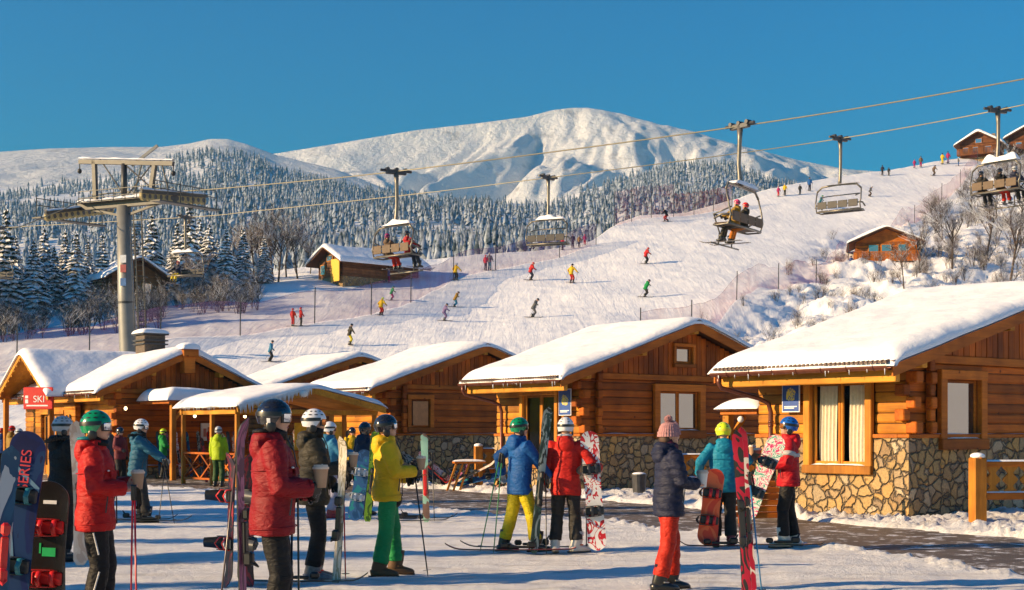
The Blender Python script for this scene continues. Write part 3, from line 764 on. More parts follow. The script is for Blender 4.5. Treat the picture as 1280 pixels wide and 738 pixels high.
# ------------------------------------------------------------ hut 1, right
C1 = (7.4, 26.9, 0)
h1, r1 = gable_hut('log_hut', C1, 11.4, 3.75, 2.82, .283, 1.0, .4,
  'largest log hut, nearest on the right, with curtained double window and stone base',
  dict(holes_e=[(.77, 2.44, .87, 2.74)], holes_g=[(.89, 2.4, 1.30, 2.80), (5.2, 6.8, 1.30, 2.8)], beam=2.92, downpipe=3.75), snow=.27, ogb=.2)
window_part(h1, 1, .77, 2.44, .80, 2.72, -1, -.02, panes=2, fw=.16, curtain=[(.10, .42), (.62, .95)], proud=.09, deep=.16)
window_part(h1, 0, .89, 2.40, 1.28, 2.80, -1, -.02, panes=1, fw=.20, proud=.09, wm=W_TRIM)
window_part(h1, 0, 5.2, 6.8, 1.28, 2.80, -1, -.02, panes=2, fw=.20, proud=.09)
# ------------------------------------------------------------ hut 2, middle
C2 = (1.82, 38.5, 0)
h2, r2 = gable_hut('log_hut', C2, 8.1, 3.7, 3.0, .335, 1.0, .4,
  'middle log hut with glazed entrance on its sunny side and small attic window',
  dict(holes_e=[(.85, 2.5, 1.02, 2.75)], holes_g=[(2.67, 4.68, 1.46, 2.96)], attic=(3.45, 4.3, 3.45, 4.12), beam=3.06, downpipe=3.75), snow=.27, ogb=.2)
window_part(h2, 1, .85, 2.5, .62, 2.75, -1, -.02, panes=2, fw=.13, clear=True, proud=.08)
window_part(h2, 0, 2.67, 4.68, 1.44, 2.96, -1, -.02, panes=2, fw=.22, proud=.09, wm=W_TRIM)
window_part(h2, 0, 3.45, 4.3, 3.45, 4.12, -1, -.02, panes=1, fw=.10, proud=.06, snowsill=False, wm=W_TRIM)
# ------------------------------------------------------------ hut 3
C3 = (-4.21, 48.9, 0)
h3, r3 = gable_hut('log_hut', C3, 7.8, 3.7, 3.02, .335, 1.0, .4,
  'log hut with its only window painted as lit orange, right behind the open pavilion',
  dict(holes_g=[(.75, 1.85, 1.72, 2.85)], beam=3.10), snow=.27, ogb=.2)
wf = window_part(h3, 0, .75, 1.85, 1.62, 2.9, -1, -.02, panes=1, fw=.16, proud=.08, snowsill=False, wm=W_TRIM)
m = MB(); m.box((.98, -.055, 1.85), (1.62, -.045, 2.68)); m.build('lit_panel', simple('lit_window_orange', (.55, .25, .09), .8), wf)  # orange sheet before the pane, paints the window as lit
# ------------------------------------------------------------ hut 4
C4 = (-9.53, 58.0, 0)
h4, r4 = gable_hut('log_hut', C4, 7.6, 3.7, 3.2, .33, 1.0, .4,
  'small snow topped log hut behind the open pavilion, only its gable and roof showing',
  dict(beam=3.2), snow=.27, ogb=.2)
# ------------------------------------------------------------ hut 5 with porch gable
C5 = (-14.6+.786-.247, 50+.618+.314, 0)
h5, r5 = gable_hut('log_hut', C5, 5.3, 9.0, 3.0, .44, .8, .4,
  'leftmost hut with steep porch gable, red sign and square chimney',
  dict(holes_e=[(4.0, 6.4, 0, 2.35)], beam=3.0, posts=False), snow=.30, ogb=.2, zs=.35)
# cross gable along local x: porch front
def cross_gable(root, roof, yc, hw, xf, xb, zp, sl, snow=.26):
    ze = zp-hw*sl
    m = MB()
    for s in (1, -1):
        a = (yc-s*hw, ze); b = (yc, zp)
        m.add([(xf, a[0], a[1]-.08), (xf, b[0], b[1]-.08), (xb, b[0], b[1]-.08), (xb, a[0], a[1]-.08), (xf, a[0], a[1]), (xf, b[0], b[1]), (xb, b[0], b[1]), (xb, a[0], a[1])],
              [(0,1,2,3),(7,6,5,4),(4,5,1,0),(5,6,2,1),(6,7,3,2),(7,4,0,3)])
    m.build('porch_roof', W_LOGY, roof)
    m = MB()
    for s in (1, -1):
        m.poly([(xf-.05, yc-s*(hw+.04), ze-.22), (xf-.05, yc, zp-.20), (xf-.05, yc, zp+.04), (xf-.05, yc-s*(hw+.04), ze+.02)], (.045, 0, 0))
    # barge scallops
    for s in (1, -1):
        k = 9
        for i in range(k):
            t = (i+.5)/k; m.tube([(xf-.03, yc-s*hw*(1-t), ze-.2+(zp-ze)*t), (xf-.0, yc-s*hw*(1-t), ze-.2+(zp-ze)*t)], .07, 8)
    m.build('barge_board', W_TRIMY, roof)
    def zc(y): return zp-sl*abs(y-yc)
    m = MB(); nx, ny = 40, 40
    def top(u_, v_):
        uu = .5-.5*math.cos(math.pi*u_); vv = .5-.5*math.cos(math.pi*v_)
        x = xf-.12+(xb-xf+.12)*uu; y = yc-hw-.12+(2*hw+.24)*vv
        e1 = min(1, uu*(xb-xf)/.3); e1 = math.sqrt(max(0, 1-(1-e1)**2)); e2 = min(vv, 1-vv)*2*hw/.35; e2 = math.sqrt(max(0, 1-(1-min(1, e2))**2))
        d = abs(y-yc); z_ = zp-sl*(d if d > .4 else (d*d/.4+.4)/2)
        return (x, y, z_+.02+(snow+.05*noise.noise((x, y, 8)))*e1*e2)
    m.grid(top, nx, ny); m.grid(lambda a, b: (lambda p: (p[0], p[1], zc(p[1])+.0))(top(a, 1-b)), nx, ny)
    m.build('porch_snow', SNOW_R, roof, smooth=True)
cross_gable(h5, r5, 5.1, 2.75, -1.5, 3.4, 4.62, .60)
m = MB()
for y0_, y1_ in ((2.9, 4.0), (6.4, 7.2)):
    z = .35
    while z < 3.0: m.box((-.30, y0_, z+.004), (-.08, y1_, z+.20), .02); z += .205
z = 2.35
while z < 4.0:
    hw = min(2.2, (4.45-z)/.6); m.box((-.30, 5.1-hw, z+.004), (-.08, 5.1+hw, z+.20), .02); z += .205
m.box((-.33, 4.0, 2.3), (-.28, 6.4, 2.45)); m.build('porch_wall', W_LOGY, h5)
dr = MB(); dr.box((-.16, 4.0, .0), (-.08, 4.12, 2.35)); dr.box((-.16, 6.28, .0), (-.08, 6.4, 2.35)); dr.box((-.16, 5.15, 0), (-.08, 5.25, 2.35)); dr.box((-.16, 4.55, 0), (-.1, 4.62, 2.35)); dr.box((-.16, 4.12, 2.22), (-.08, 6.28, 2.35)); dr.box((-.15, 4.12, .0), (-.09, 6.28, .35))
d5 = dr.build('door', W_TRIMZ, h5); g = MB(); g.box((-.13, 4.12, .35), (-.12, 6.28, 2.22)); g.build('pane', GLASS, d5)
m = MB()
for y_ in (2.75, 7.5): m.box((-1.35, y_-.09, -.1), (-1.17, y_+.09, 2.95), .015)
m.parts('porch_post', W_TRIMZ, h5)
def rotm(x, y, z): return Matrix.Rotation(z, 4, 'Z') @ Matrix.Rotation(y, 4, 'Y') @ Matrix.Rotation(x, 4, 'X')
# red sign on the porch
sg = empty('shop_sign'); sg.matrix_world = Matrix.Translation(C5) @ Matrix.Rotation(THETA, 4, 'Z') @ Matrix.Translation((-1.72, 2.75, 2.82)) @ Matrix.Rotation(-THETA-R(12), 4, 'Z')
m = MB(); m.box((-.58, -.04, -.38), (.58, .04, .42), .02); m.build('sign_board', RED, sg)
lettering('SKI', .34, WHITE, sg, Matrix.Translation((.05, -.046, -.02)) @ Matrix.Rotation(R(90), 4, 'X'))
m = MB(); m.box((-.45, -.046, -.27), (.4, -.041, -.22)); m.box((-.50, -.046, -.16), (-.38, -.041, -.02)); m.box((-.50, -.046, .02), (-.38, -.041, .12)); m.build('sign_mark', WHITE, sg)
tag(sg, 'red sign with white letters under the steep porch gable of the leftmost hut', 'sign')
# climbing frame like iron ornament on the yellow wall
m = MB(); random.seed(4)
for i in range(7):
    y_ = 3.1+.1*i; m.tube([(-.33, y_, 1.1+random.random()*.3), (-.34, y_+random.uniform(-.06, .06), 1.6), (-.33, y_+random.uniform(-.1, .1), 2.0+random.random()*.3)], .025, 5)
m.build('wall_ornament', METD, h5)
# chimney
ch = MB(); ch.box((-.42, -.42, 0), (.42, .42, 1.15), .02)
cl = Vector((2.65, 2.9, 4.15))
cm = ch.build('chimney', None or simple('chimney_brick', (.10, .075, .055), .8, var=.4, scale=12), r5, loc=cl)
m = MB(); m.box((-.50, -.50, .78), (.50, .50, .83)); m.box((-.5, -.5, .92), (.5, .5, .97))
for a in range(4):
    for b in range(2):
        s = -.4+a*.27
m.box((-.52, -.52, 1.15), (.52, .52, 1.2), .01); m.build('chimney_cap', METD, cm)
m = MB(); m.grid(lambda u_, v_: (-.56+1.12*u_, -.56+1.12*v_, 1.21+.22*(max(0, math.sin(math.pi*u_)*math.sin(math.pi*v_)))**.28), 18, 18); m.build('chimney_snow', SNOW_R, cm, smooth=True)
# king post under the near gable with little snow cap
m = MB(); m.box((2.65-.3, -.62, 4.35), (2.65+.3, -.1, 4.62), .02); m.box((2.65-.22, -.5, 3.75), (2.65+.22, -.1, 4.35), .02); kp = m.build('ridge_end', W_TRIM, r5)
m = MB(); m.grid(lambda u_, v_: (2.65-.38+.76*u_, -.7+.75*v_, 4.62+.26*(max(0, math.sin(math.pi*u_)*math.sin(math.pi*v_)))**.3), 14, 14); m.build('cap_snow', SNOW_R, kp, smooth=True)
# lean-to canopy in front of the gable wall
def canopy(root, x0, x1, y0, y1, z, th, posts, name='canopy', sl=0):
    m = MB(); m.box((x0, y0, z-.12), (x1, y1, z), .01)
    c = m.build(name, W_TRIM, root)
    m = MB()
    def top(u_, v_):
        uu = .5-.5*math.cos(math.pi*u_); vv = .5-.5*math.cos(math.pi*v_)
        x = x0-.1+(x1-x0+.2)*uu; y = y0-.1+(y1-y0+.2)*vv
        e = lambda t, w_: math.sqrt(max(0, 1-(1-min(1, min(t, 1-t)*w_/.4))**2))
        return (x, y, z+.0+(th+.08*noise.noise((x*.6, y*.6, z)))*e(uu, x1-x0)*e(vv, y1-y0))
    m.grid(top, 40, 24); m.grid(lambda a, b: (lambda p: (p[0], p[1], z-.03))(top(a, 1-b)), 40, 24)
    m.build(name+'_snow', SNOW_R, c, smooth=True)
    for px_, py_ in posts:
        m = MB(); m.box((px_-.09, py_-.09, -.1), (px_+.09, py_+.09, z-.12), .015); m.beam((px_, py_, z-.75), (px_+.5, py_, z-.15), .09, .09); m.build('post', W_TRIMZ, c)
    return c
cn = canopy(h5, .9, 5.6, -2.5, -.1, 2.72, .42, [(1.15, -2.3), (5.3, -2.3)])
m = MB()
for x_, y_, z_ in ((1.6, -1.2, 2.25), (2.6, -1.0, 2.2), (4.6, -1.0, 2.2), (.2, -.5, 2.45)):
    m.tube([(x_, y_, z_+.06), (x_, y_, 2.65)], .006, 4)
m.parts('lamp_cord', BLACK, h5)
for x_, y_, z_ in ((1.6, -1.2, 2.25), (2.6, -1.0, 2.2), (4.6, -1.0, 2.2), (.2, -.5, 2.45)):
    b = MB(); b.ell((x_, y_, z_), (.055, .055, .065)); b.build('lamp_bulb', BULB, h5, smooth=True)
m = MB(); m.box((3.3, -.09, 1.3), (3.75, -.02, 1.95), .01); nb = m.build('notice_board', WHITE, h5)
m = MB(); m.box((3.38, -.1, 1.45), (3.5, -.091, 1.75)); m.box((3.55, -.1, 1.55), (3.68, -.091, 1.8)); m.build('notice', simple('paper_red', (.5, .2, .15)), nb)
# post canopy between hut 1 and 2
cn2 = canopy(h1, .1, 1.8, 3.85, 4.9, 2.1, .24, [(.25, 4.8)])
b = MB(); b.ell((.1, 4.3, 1.88), (.07, .07, .07)); b.build('porch_lamp', WHITE, h1, smooth=True)
# posters
def on_wall(C, x, y, z, ang): return Matrix.Translation(C) @ Matrix.Rotation(THETA, 4, 'Z') @ Matrix.Translation((x, y, z)) @ Matrix.Rotation(ang, 4, 'Z')
poster(None, on_wall(C1, -.10, 2.75, 2.32, R(-90)), .46, .62, 'blue and yellow poster in white frame on the right hut sunlit wall')
poster(None, on_wall(C2, -.10, .50, 2.42, R(-90)), .52, .72, 'blue poster with a pale border beside the glazed entrance of the middle hut')
# ------------------------------------------------------------ open pavilion
pv0 = Vector((-8.3, 43.5, 0))
pvr = empty('pavilion', pv0, THETA); tag(pvr, 'open timber pavilion with thin posts, snow on its roof and a fringe of icicles', 'pavilion')
Wp, Lp, zep, zpp = 4.9, 3.7, 2.42, 3.0
slp = (zpp-zep)/(Wp/2+.2)
m = MB()
for s in (1, -1):
    xa = -.2 if s == 1 else Wp+.2
    m.add([(xa, -.35, zep-.07), (Wp/2, -.35, zpp-.07), (Wp/2, Lp+.2, zpp-.07), (xa, Lp+.2, zep-.07), (xa, -.35, zep), (Wp/2, -.35, zpp), (Wp/2, Lp+.2, zpp), (xa, Lp+.2, zep)], [(3,2,1,0),(4,5,6,7),(0,1,5,4),(1,2,6,5),(2,3,7,6),(3,0,4,7)])
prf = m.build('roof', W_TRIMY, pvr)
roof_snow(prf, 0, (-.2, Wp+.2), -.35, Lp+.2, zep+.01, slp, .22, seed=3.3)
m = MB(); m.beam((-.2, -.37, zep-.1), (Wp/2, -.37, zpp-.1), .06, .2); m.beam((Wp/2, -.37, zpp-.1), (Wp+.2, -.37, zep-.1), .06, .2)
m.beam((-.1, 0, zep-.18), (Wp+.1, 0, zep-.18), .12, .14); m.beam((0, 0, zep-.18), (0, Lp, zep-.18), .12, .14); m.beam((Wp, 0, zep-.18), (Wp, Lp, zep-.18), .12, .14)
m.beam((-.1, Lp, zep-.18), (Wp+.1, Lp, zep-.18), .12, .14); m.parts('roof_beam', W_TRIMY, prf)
for x_, y_ in ((0, 0), (Wp, 0), (0, Lp), (Wp, Lp), (0, Lp*.45), (1.6, 0), (3.3, 0), (Wp, Lp*.5)):
    m = MB(); m.box((x_-.06, y_-.06, -.05), (x_+.06, y_+.06, zep-.25), .01); m.build('post', W_TRIMZ, pvr)
def railing(mb, p, q, z0=.15, z1=.95, cross=True):
    p = Vector(p); q = Vector(q); mb.beam(p+Vector((0, 0, z1)), q+Vector((0, 0, z1)), .07, .06); mb.beam(p+Vector((0, 0, z0)), q+Vector((0, 0, z0)), .05, .06)
    k = max(1, round((q-p).length/1.1))
    for i in range(k):
        a = p.lerp(q, i/k); b = p.lerp(q, (i+1)/k); mb.beam(a+Vector((0, 0, z0)), b+Vector((0, 0, z1)), .035, .05); mb.beam(a+Vector((.01, .01, z1)), b+Vector((.01, .01, z0)), .035, .05)
m = MB(); railing(m, (0, .1, 0), (0, Lp, 0)); railing(m, (0, Lp, 0), (Wp, Lp, 0)); railing(m, (0.1, 0, 0), (1.6, 0, 0)); m.build('railing', W_LOG, pvr)
random.seed(5); m = MB()
for i in range(56):
    x_ = -.15+i*.045; h = random.uniform(.12, .34)*(1 if i % 3 else .6); m.tube([(x_, -.42, zep+.02+slp*max(0, x_+.2)), (x_, -.42, zep+.02+slp*max(0, x_+.2)-h)], [.03, .003], 5)
for i in range(40):
    y_ = -.3+i*.1; h = random.uniform(.04, .14); m.tube([(-.27, y_, zep), (-.27, y_, zep-h)], [.018, .002], 4)
m.parts('icicle', ICE, prf)
b = MB(); b.ell((Wp/2-.4, -.45, zpp-.2), (.13, .08, .11)); b.build('lamp', WHITE, pvr, smooth=True)
# counter inside the pavilion; yellow panels paint the look of sunlit walls
ct = empty('serving_counter', pv0+Vector((1.2, 3.4, 0)), THETA); tag(ct, 'timber serving counter with yellow panels painted as sunlit wall inside the open pavilion', 'counter')
m = MB(); m.box((0, 0, .95), (2.4, .6, 1.02), .01); m.build('counter_top', W_TRIM, ct)
m = MB()
for i in range(12): m.box((.02+i*.2, .08, 0), (.19+i*.2, .14, .95), .008)
m.build('counter_front', W_TRIMZ, ct)
SUN_Y = simple('yellow_board', (.80, .50, .02), .5)
for x_, h_ in ((.2, .9), (1.1, .6), (1.7, .95)):
    m = MB(); m.box((x_, .3, 1.02), (x_+.5, .34, 1.02+h_), .006); m.build('sunlit_panel', SUN_Y, ct)
# ------------------------------------------------------------ far lodges on the hill
def chalet(loc, rz, W, L, hw, sl, label, cat='chalet', wallc=W_TRIM, snow=.35, balcony=False, wins=((.3, .5),), group=None, base=1.0):
    root = empty('chalet', loc, rz); tag(root, label, cat, group)
    m = MB(); m.box((0, 0, -2.5), (W, L, base*.25)); m.build('stone_base', STONE, root)
    m = MB(); z = base*.25
    while z < hw: m.box((0, 0, z+.01), (W, L, min(hw, z+.28)), .03); z += .28
    m.poly([(0, .05, hw), (W, .05, hw), (W/2, .05, hw+sl*W/2)], (0, L-.1, 0)); m.build('wall', wallc, root)
    oe = .9; og = .9; ze = hw-sl*oe; m = MB()
    for s in (1, -1):
        xa = -oe if s == 1 else W+oe
        m.add([(xa, -og, ze+.02), (W/2, -og, ze+.02+sl*(W/2+oe)), (W/2, L+og, ze+.02+sl*(W/2+oe)), (xa, L+og, ze+.02), (xa, -og, ze+.18), (W/2, -og, ze+.18+sl*(W/2+oe)), (W/2, L+og, ze+.18+sl*(W/2+oe)), (xa, L+og, ze+.18)], [(3,2,1,0),(4,5,6,7),(0,1,5,4),(1,2,6,5),(2,3,7,6),(3,0,4,7)])
    rf = m.build('roof', W_DARK, root); roof_snow(rf, 0, (-oe-.05, W+oe+.05), -og-.05, L+og+.05, ze+.19, sl, snow, seed=loc[0])
    for i, (a, b, z0, z1) in enumerate(wins):
        m = MB(); m.box((a-.08, -.07, z0-.08), (b+.08, 0.02, z1+.08), .01); f = m.build('window', W_TRIMZ, root)
        m = MB(); m.box((a, -.085, z0), (b, -.071, z1)); m.build('pane', mat_glass('far_glass', (.08, .12, .16)), f)
    if balcony:
        m = MB(); m.box((-.3, -1.3, .55), (W+.3, -.02, .7)); m.box((-.3, -1.35, 1.55), (W+.3, -1.25, 1.65))
        x = -.3
        while x < W+.3: m.box((x, -1.33, .7), (x+.16, -1.27, 1.55)); x += .2
        m.build('balcony', wallc, root)
    return root
c_ = SP(1070, 321); chalet((c_.x, c_.y, c_.z+.35), R(-12), 6.6, 6, 2.9, .42, 'small wooden cabin with a railed balcony standing alone on the bushy slope', wins=((1.4, 2.4, 1.5, 2.5), (2.8, 3.8, 1.5, 2.5), (4.6, 5.4, 1.5, 2.5)), balcony=True)
c_ = SP(1200, 199); lo = chalet((c_.x, c_.y, c_.z-.3), R(-28), 6.2, 7, 2.7, .55, 'big timber lodge with white trimmed gable at the top of the piste', 'lodge', wood('timber_lodge', (.11, .035, .008), (.22, .075, .018)), snow=.5, wins=((.6, 1.4, 1.0, 2.0), (2.2, 3.0, 1.0, 2.0), (4.2, 5.2, 1.0, 2.0), (2.6, 3.6, 2.7, 3.4)), balcony=True)
m = MB(); m.box((1.6, 3, 3), (2.2, 3.6, 5.2)); m.box((4.4, 5, 3), (5.0, 5.6, 5.1)); m.build('chimney', STONE, lo)
c_ = SP(1262, 196); chalet((c_.x, c_.y, c_.z+.2), R(-28), 8, 8, 3.2, .5, 'dark timber lodge at the right edge above the bushes', 'lodge', MATS['timber_lodge'], snow=.5, wins=((1, 2, 1.2, 2.2), (3, 4, 1.2, 2.2)), balcony=True)
c_ = SP(398, 351); ch4 = chalet((c_.x, c_.y, c_.z-.2), R(-48), 4.2, 9.5, 1.9, .55, 'chalet with bright yellow front and snowy roof beside the shaded trees', wallc=wood('timber_old', (.12, .05, .02), (.26, .11, .04)), snow=.5, wins=((.5, 1.2, .6, 1.5), (1.6, 2.5, 1.9, 2.4)))
m = MB(); m.box((2.9, -.5, -.3), (4.3, -.42, 1.9), .02); m.build('porch_wall', simple('yellow_boards', (.75, .42, .03), .5), ch4)
c_ = SP(140, 384); chalet((c_.x, c_.y, c_.z+.9), R(35), 4.6, 4.2, 2.3, .62, 'brown chalet with a snowy roof standing right behind the lift tower', wallc=wood('timber_mid', (.18, .08, .03), (.33, .15, .05)), wins=((.7, 1.4, .8, 1.6), (2.8, 3.6, .8, 1.6)))
# ------------------------------------------------------------ far forest: one mass
FROST = mat_foliage('hazy_frosted_needles', (.055, .080, .095), .66, .35, (.40, .45, .52))  # real frost, greyed towards blue: distance haze put into the colour
def forest(name, X, Y, Z, n, dens, hmin, hmax, seed, mat):
    rs = np.random.RandomState(seed); ny, nx = X.shape
    ii = rs.randint(2, ny-1, n*3); jj = rs.randint(1, nx-1, n*3)
    x = X[ii, jj]+rs.randn(n*3)*3; y = Y[ii, jj]+rs.randn(n*3)*3; z = Z[ii, jj]
    keep = dens(ii/(ny-1.0), x/y*F+HX, x, y) > rs.rand(n*3); x, y, z = x[keep][:n], y[keep][:n], z[keep][:n]
    m = len(x); h = (hmin+(hmax-hmin)*rs.rand(m)**1.5)*(.75+.0002*y+.0); r = h*(.13+.11*rs.rand(m))
    S = 6; tiers = [(.05, 1.0, .52), (.30, .78, .74), (.55, .52, 1.0)]
    V = []; Fc = []; base = 0; off = 0
    for (z0, rr, z1) in tiers:
        ang = rs.rand(m, 1)*6.28+np.arange(S)[None]*(2*math.pi/S); rad = (r[:, None]*rr)*(.75+.5*rs.rand(m, S))
        ring = np.stack([x[:, None]+np.cos(ang)*rad, y[:, None]+np.sin(ang)*rad, (z+h*z0)[:, None]+h[:, None]*.06*rs.randn(m, S)], -1)
        apex = np.stack([x+rs.randn(m)*.1, y, z+h*z1], -1)[:, None]
        vv = np.concatenate([ring, apex], 1).reshape(-1, 3); V.append(vv)
        b = off+np.arange(m)[:, None]*(S+1)+np.zeros((1, S), int)
        k = np.arange(S)[None]
        Fc.append(np.stack([b+k, b+(k+1) % S, b+S], -1).reshape(-1, 3)); off += len(vv)
    V = np.concatenate(V); Fc = np.concatenate(Fc)
    me = bpy.data.meshes.new(name); me.vertices.add(len(V)); me.vertices.foreach_set('co', V.astype(np.float32).ravel())
    me.loops.add(Fc.size); me.loops.foreach_set('vertex_index', Fc.ravel().astype(np.int32)); me.polygons.add(len(Fc)); me.polygons.foreach_set('loop_start', np.arange(0, Fc.size, 3, dtype=np.int32))
    me.update(calc_edges=True); me.materials.append(mat); o = bpy.data.objects.new(name, me); COL.objects.link(o); return tag(o, 'frosted conifer forest covering the hillside below the white peak', 'forest', kind='stuff')
def dens(t, px, x, y):
    n = fbm(x*.004+4, y*.004, 4)
    d = np.clip(.95+n*1.2, .25, 1)
    d = np.where((px > 610) & (px < 740) & (t > .93), d*.5, d)
    d = np.where((px < 160) & (t > .965), d*.45, d)
    return d*np.clip(.35+1.3*t, 0, 1)
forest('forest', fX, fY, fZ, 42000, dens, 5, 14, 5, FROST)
# ------------------------------------------------------------ single trees
SP_G = mat_foliage('spruce_needles', (.020, .032, .018), .12, 2.0); SNOWB = mat_snow('snow_on_branch', 'plain')
BARK = simple('bark', (.075, .052, .038), .9, var=.35, scale=6, bmp=.6, bd=.03)
TWIG = mat_foliage('twig_frosted', (.085, .055, .038), .30, 1.0)
TWIGD = mat_foliage('twig_brown', (.05, .036, .028), .30, 1.0)
def spruce_mesh(H, seed, full=1.0):
    rs = random.Random(seed); m = MB(); tiers = int(H*1.9); z = H*.06
    for k in range(tiers):
        t = k/tiers; zc = H*(.07+.92*t); R0 = H*.255*full*(1-t)**.85+.12; nb = max(5, int(13*(1-t)**.5))
        a0 = rs.random()*6.28
        for b in range(nb):
            if rs.random() < .10: continue
            a = a0+b*6.283/nb+rs.uniform(-.25, .25); r = R0*rs.uniform(.72, 1.12); dr = r*rs.uniform(.28, .48); w_ = r*rs.uniform(.20, .30)+.08
            c, s_ = math.cos(a), math.sin(a); px_, py_ = -s_, c
            zz = zc+rs.uniform(-.12, .12)
            pts = []
            for q, (f_, wd) in enumerate(((.05, .3), (.35, 1.0), (.7, .95), (1.0, .1))):
                d_ = -dr*(f_**1.5)+.06*math.sin(f_*7+a); ww = w_*wd*rs.uniform(.8, 1.2)
                pts.append([(c*r*f_+px_*ww, s_*r*f_+py_*ww, zz+d_-.10*wd*rs.uniform(.6, 1.6)), (c*r*f_, s_*r*f_, zz+d_+.06), (c*r*f_-px_*ww, s_*r*f_-py_*ww, zz+d_-.10*wd*rs.uniform(.6, 1.6))])
            vs = [p for q in pts for p in q]; fs = []
            for q in range(3):
                fs += [(q*3, q*3+1, q*3+4, q*3+3), (q*3+1, q*3+2, q*3+5, q*3+4)]
            m.cur = 0; m.add(vs, fs)
            # hanging needle skirts
            for q in (1, 2):
                for e in (0, 2):
                    p = pts[q][e]; p2 = pts[q+1][e] if q < 2 else pts[q][1]; dz_ = rs.uniform(.12, .34)
                    m.add([p, p2, (p2[0], p2[1], p2[2]-dz_*.5), ((p[0]+p2[0])/2, (p[1]+p2[1])/2, p[2]-dz_)], [(0, 1, 2, 3)])
            if rs.random() < .80:
                m.cur = 1; sc = rs.uniform(.5, .9); th = rs.uniform(.05, .11)
                v2 = []
                for q in (1, 2, 3):
                    l, c_, r_ = pts[q]; l = Vector(c_).lerp(Vector(l), sc); r_ = Vector(c_).lerp(Vector(r_), sc); c_ = Vector(c_)
                    v2 += [l+Vector((0, 0, .03)), c_+Vector((0, 0, th+.03)), r_+Vector((0, 0, .03))]
                m.add(v2, [(0, 1, 4, 3), (1, 2, 5, 4), (3, 4, 7, 6), (4, 5, 8, 7)])
    m.cur = 1; m.ell((0, 0, H*.985), (.08, .08, .22), 6, 4)
    return m
SPR = [(lambda mb, h: (mb.mesh('crown', [SP_G, SNOWB]), h))(spruce_mesh(12, s_, f_), 12) for s_, f_ in ((1, 1.0), (2, .85), (3, 1.15), (4, .95))]
tk = MB(); tk.tube([(0, 0, -1), (0, 0, 3), (0.03, 0, 11.5)], [.22, .18, .03], 7); TRK = tk.mesh('trunk', BARK)
def spruce(px, pyb, pyt, k, label, dy=0, grp='snowy spruces at the left'):
    b = SP(px, pyb); b.y += dy; b.x = (px-HX)/F*b.y
    h = (pyb-pyt)/F*b.y; s = h/12
    root = empty('spruce_tree', b, random.random()*6.28); root.scale = (s, s, s); tag(root, label, 'tree', grp)
    for nme, me in (('crown', SPR[k % 4][0]), ('trunk', TRK)):
        o = bpy.data.objects.new(nme, me); COL.objects.link(o); o.parent = root
    return root
random.seed(21)
spr = [(-22, 392, 262), (8, 388, 246), (42, 386, 288), (68, 380, 300), (96, 382, 284), (128, 378, 286), (152, 372, 300), (190, 372, 260), (214, 362, 300), (237, 368, 246), (262, 362, 276), (283, 366, 284), (304, 360, 286), (-60, 396, 270), (-110, 400, 250), (20, 372, 290), (110, 368, 296), (-5, 378, 268), (56, 376, 276), (82, 372, 282), (168, 366, 276), (222, 366, 272), (250, 360, 268), (272, 352, 300), (330, 356, 296)]
LB = ['tall snow laden spruce at the left edge of the photo', 'snow laden spruce left of the lift tower', 'snow laden spruce behind the lift tower', 'tallest snow laden spruce right of the lift tower', 'snow laden spruce among the leafless trees right of the lift tower']
for i, (a, b, c) in enumerate(spr):
    lb = LB[0] if a < 20 else LB[1] if a < 130 else LB[2] if a < 200 else LB[3] if a == 237 else LB[4]
    spruce(a, b, c, i, lb)
# bare trees and bushes
def bare_mesh(H, seed, stems=1, spread=.5, depth=4, nb=4, rad=.11, snow=True, name='crown', mat=None, trunk_only=False):
    rs = random.Random(seed); m = MB(); tr = MB()
    def grow(p, d, L, r, k):
        segs = 3; pts = [p]; q = p; dd = d.copy()
        for i in range(segs):
            dd = (dd+Vector((rs.uniform(-1, 1), rs.uniform(-1, 1), rs.uniform(-.3, .8)))*.16).normalized(); q = q+dd*(L/segs); pts.append(q)
        (tr if k == 0 else m).tube(pts, [r, r*.85, r*.7, r*.5], 5 if k == 0 else 3, cap=False)
        if k >= depth: return
        n = nb if k else nb+2
        for i in range(n):
            t = rs.uniform(.3, 1.0) if k else rs.uniform(.25, 1.0); a = pts[min(3, int(t*3))].lerp(pts[min(3, int(t*3)+1)], rs.random()*.9)
            ax = Vector((rs.uniform(-1, 1), rs.uniform(-1, 1), rs.uniform(-.2, .6))).normalized()
            nd_ = (dd*(1-spread)+ax*spread).normalized(); grow(a, nd_, L*rs.uniform(.45, .68), r*.52, k+1)
    for s_ in range(stems):
        a = rs.random()*6.28; e = rs.uniform(0, .5) if stems > 1 else 0
        grow(Vector((math.cos(a)*e, math.sin(a)*e, -.2)), Vector((math.cos(a)*e*.8, math.sin(a)*e*.8, 1)).normalized(), H*(.62 if stems == 1 else rs.uniform(.4, .7)), rad, 0)
    return tr, m
BARE = [tuple(b_.mesh(n_, mt) for b_, n_, mt in zip(bare_mesh(10, s_, 1, .48, 4, 5, .15), ('trunk', 'crown'), (BARK, TWIG))) for s_ in (11, 12, 13)]
BUSH = [tuple(b_.mesh(n_, mt) for b_, n_, mt in zip(bare_mesh(3.2, s_, st, .5, 3, 3, .028), ('stem', 'twig'), (TWIGD, TWIG))) for s_, st in ((31, 9), (32, 7), (33, 12), (34, 8))]
SAP = [tuple(b_.mesh(n_, mt) for b_, n_, mt in zip(bare_mesh(5.5, s_, st, .42, 3, 4, .05), ('stem', 'twig'), (BARK, TWIGD))) for s_, st in ((41, 5), (42, 4), (43, 6))]
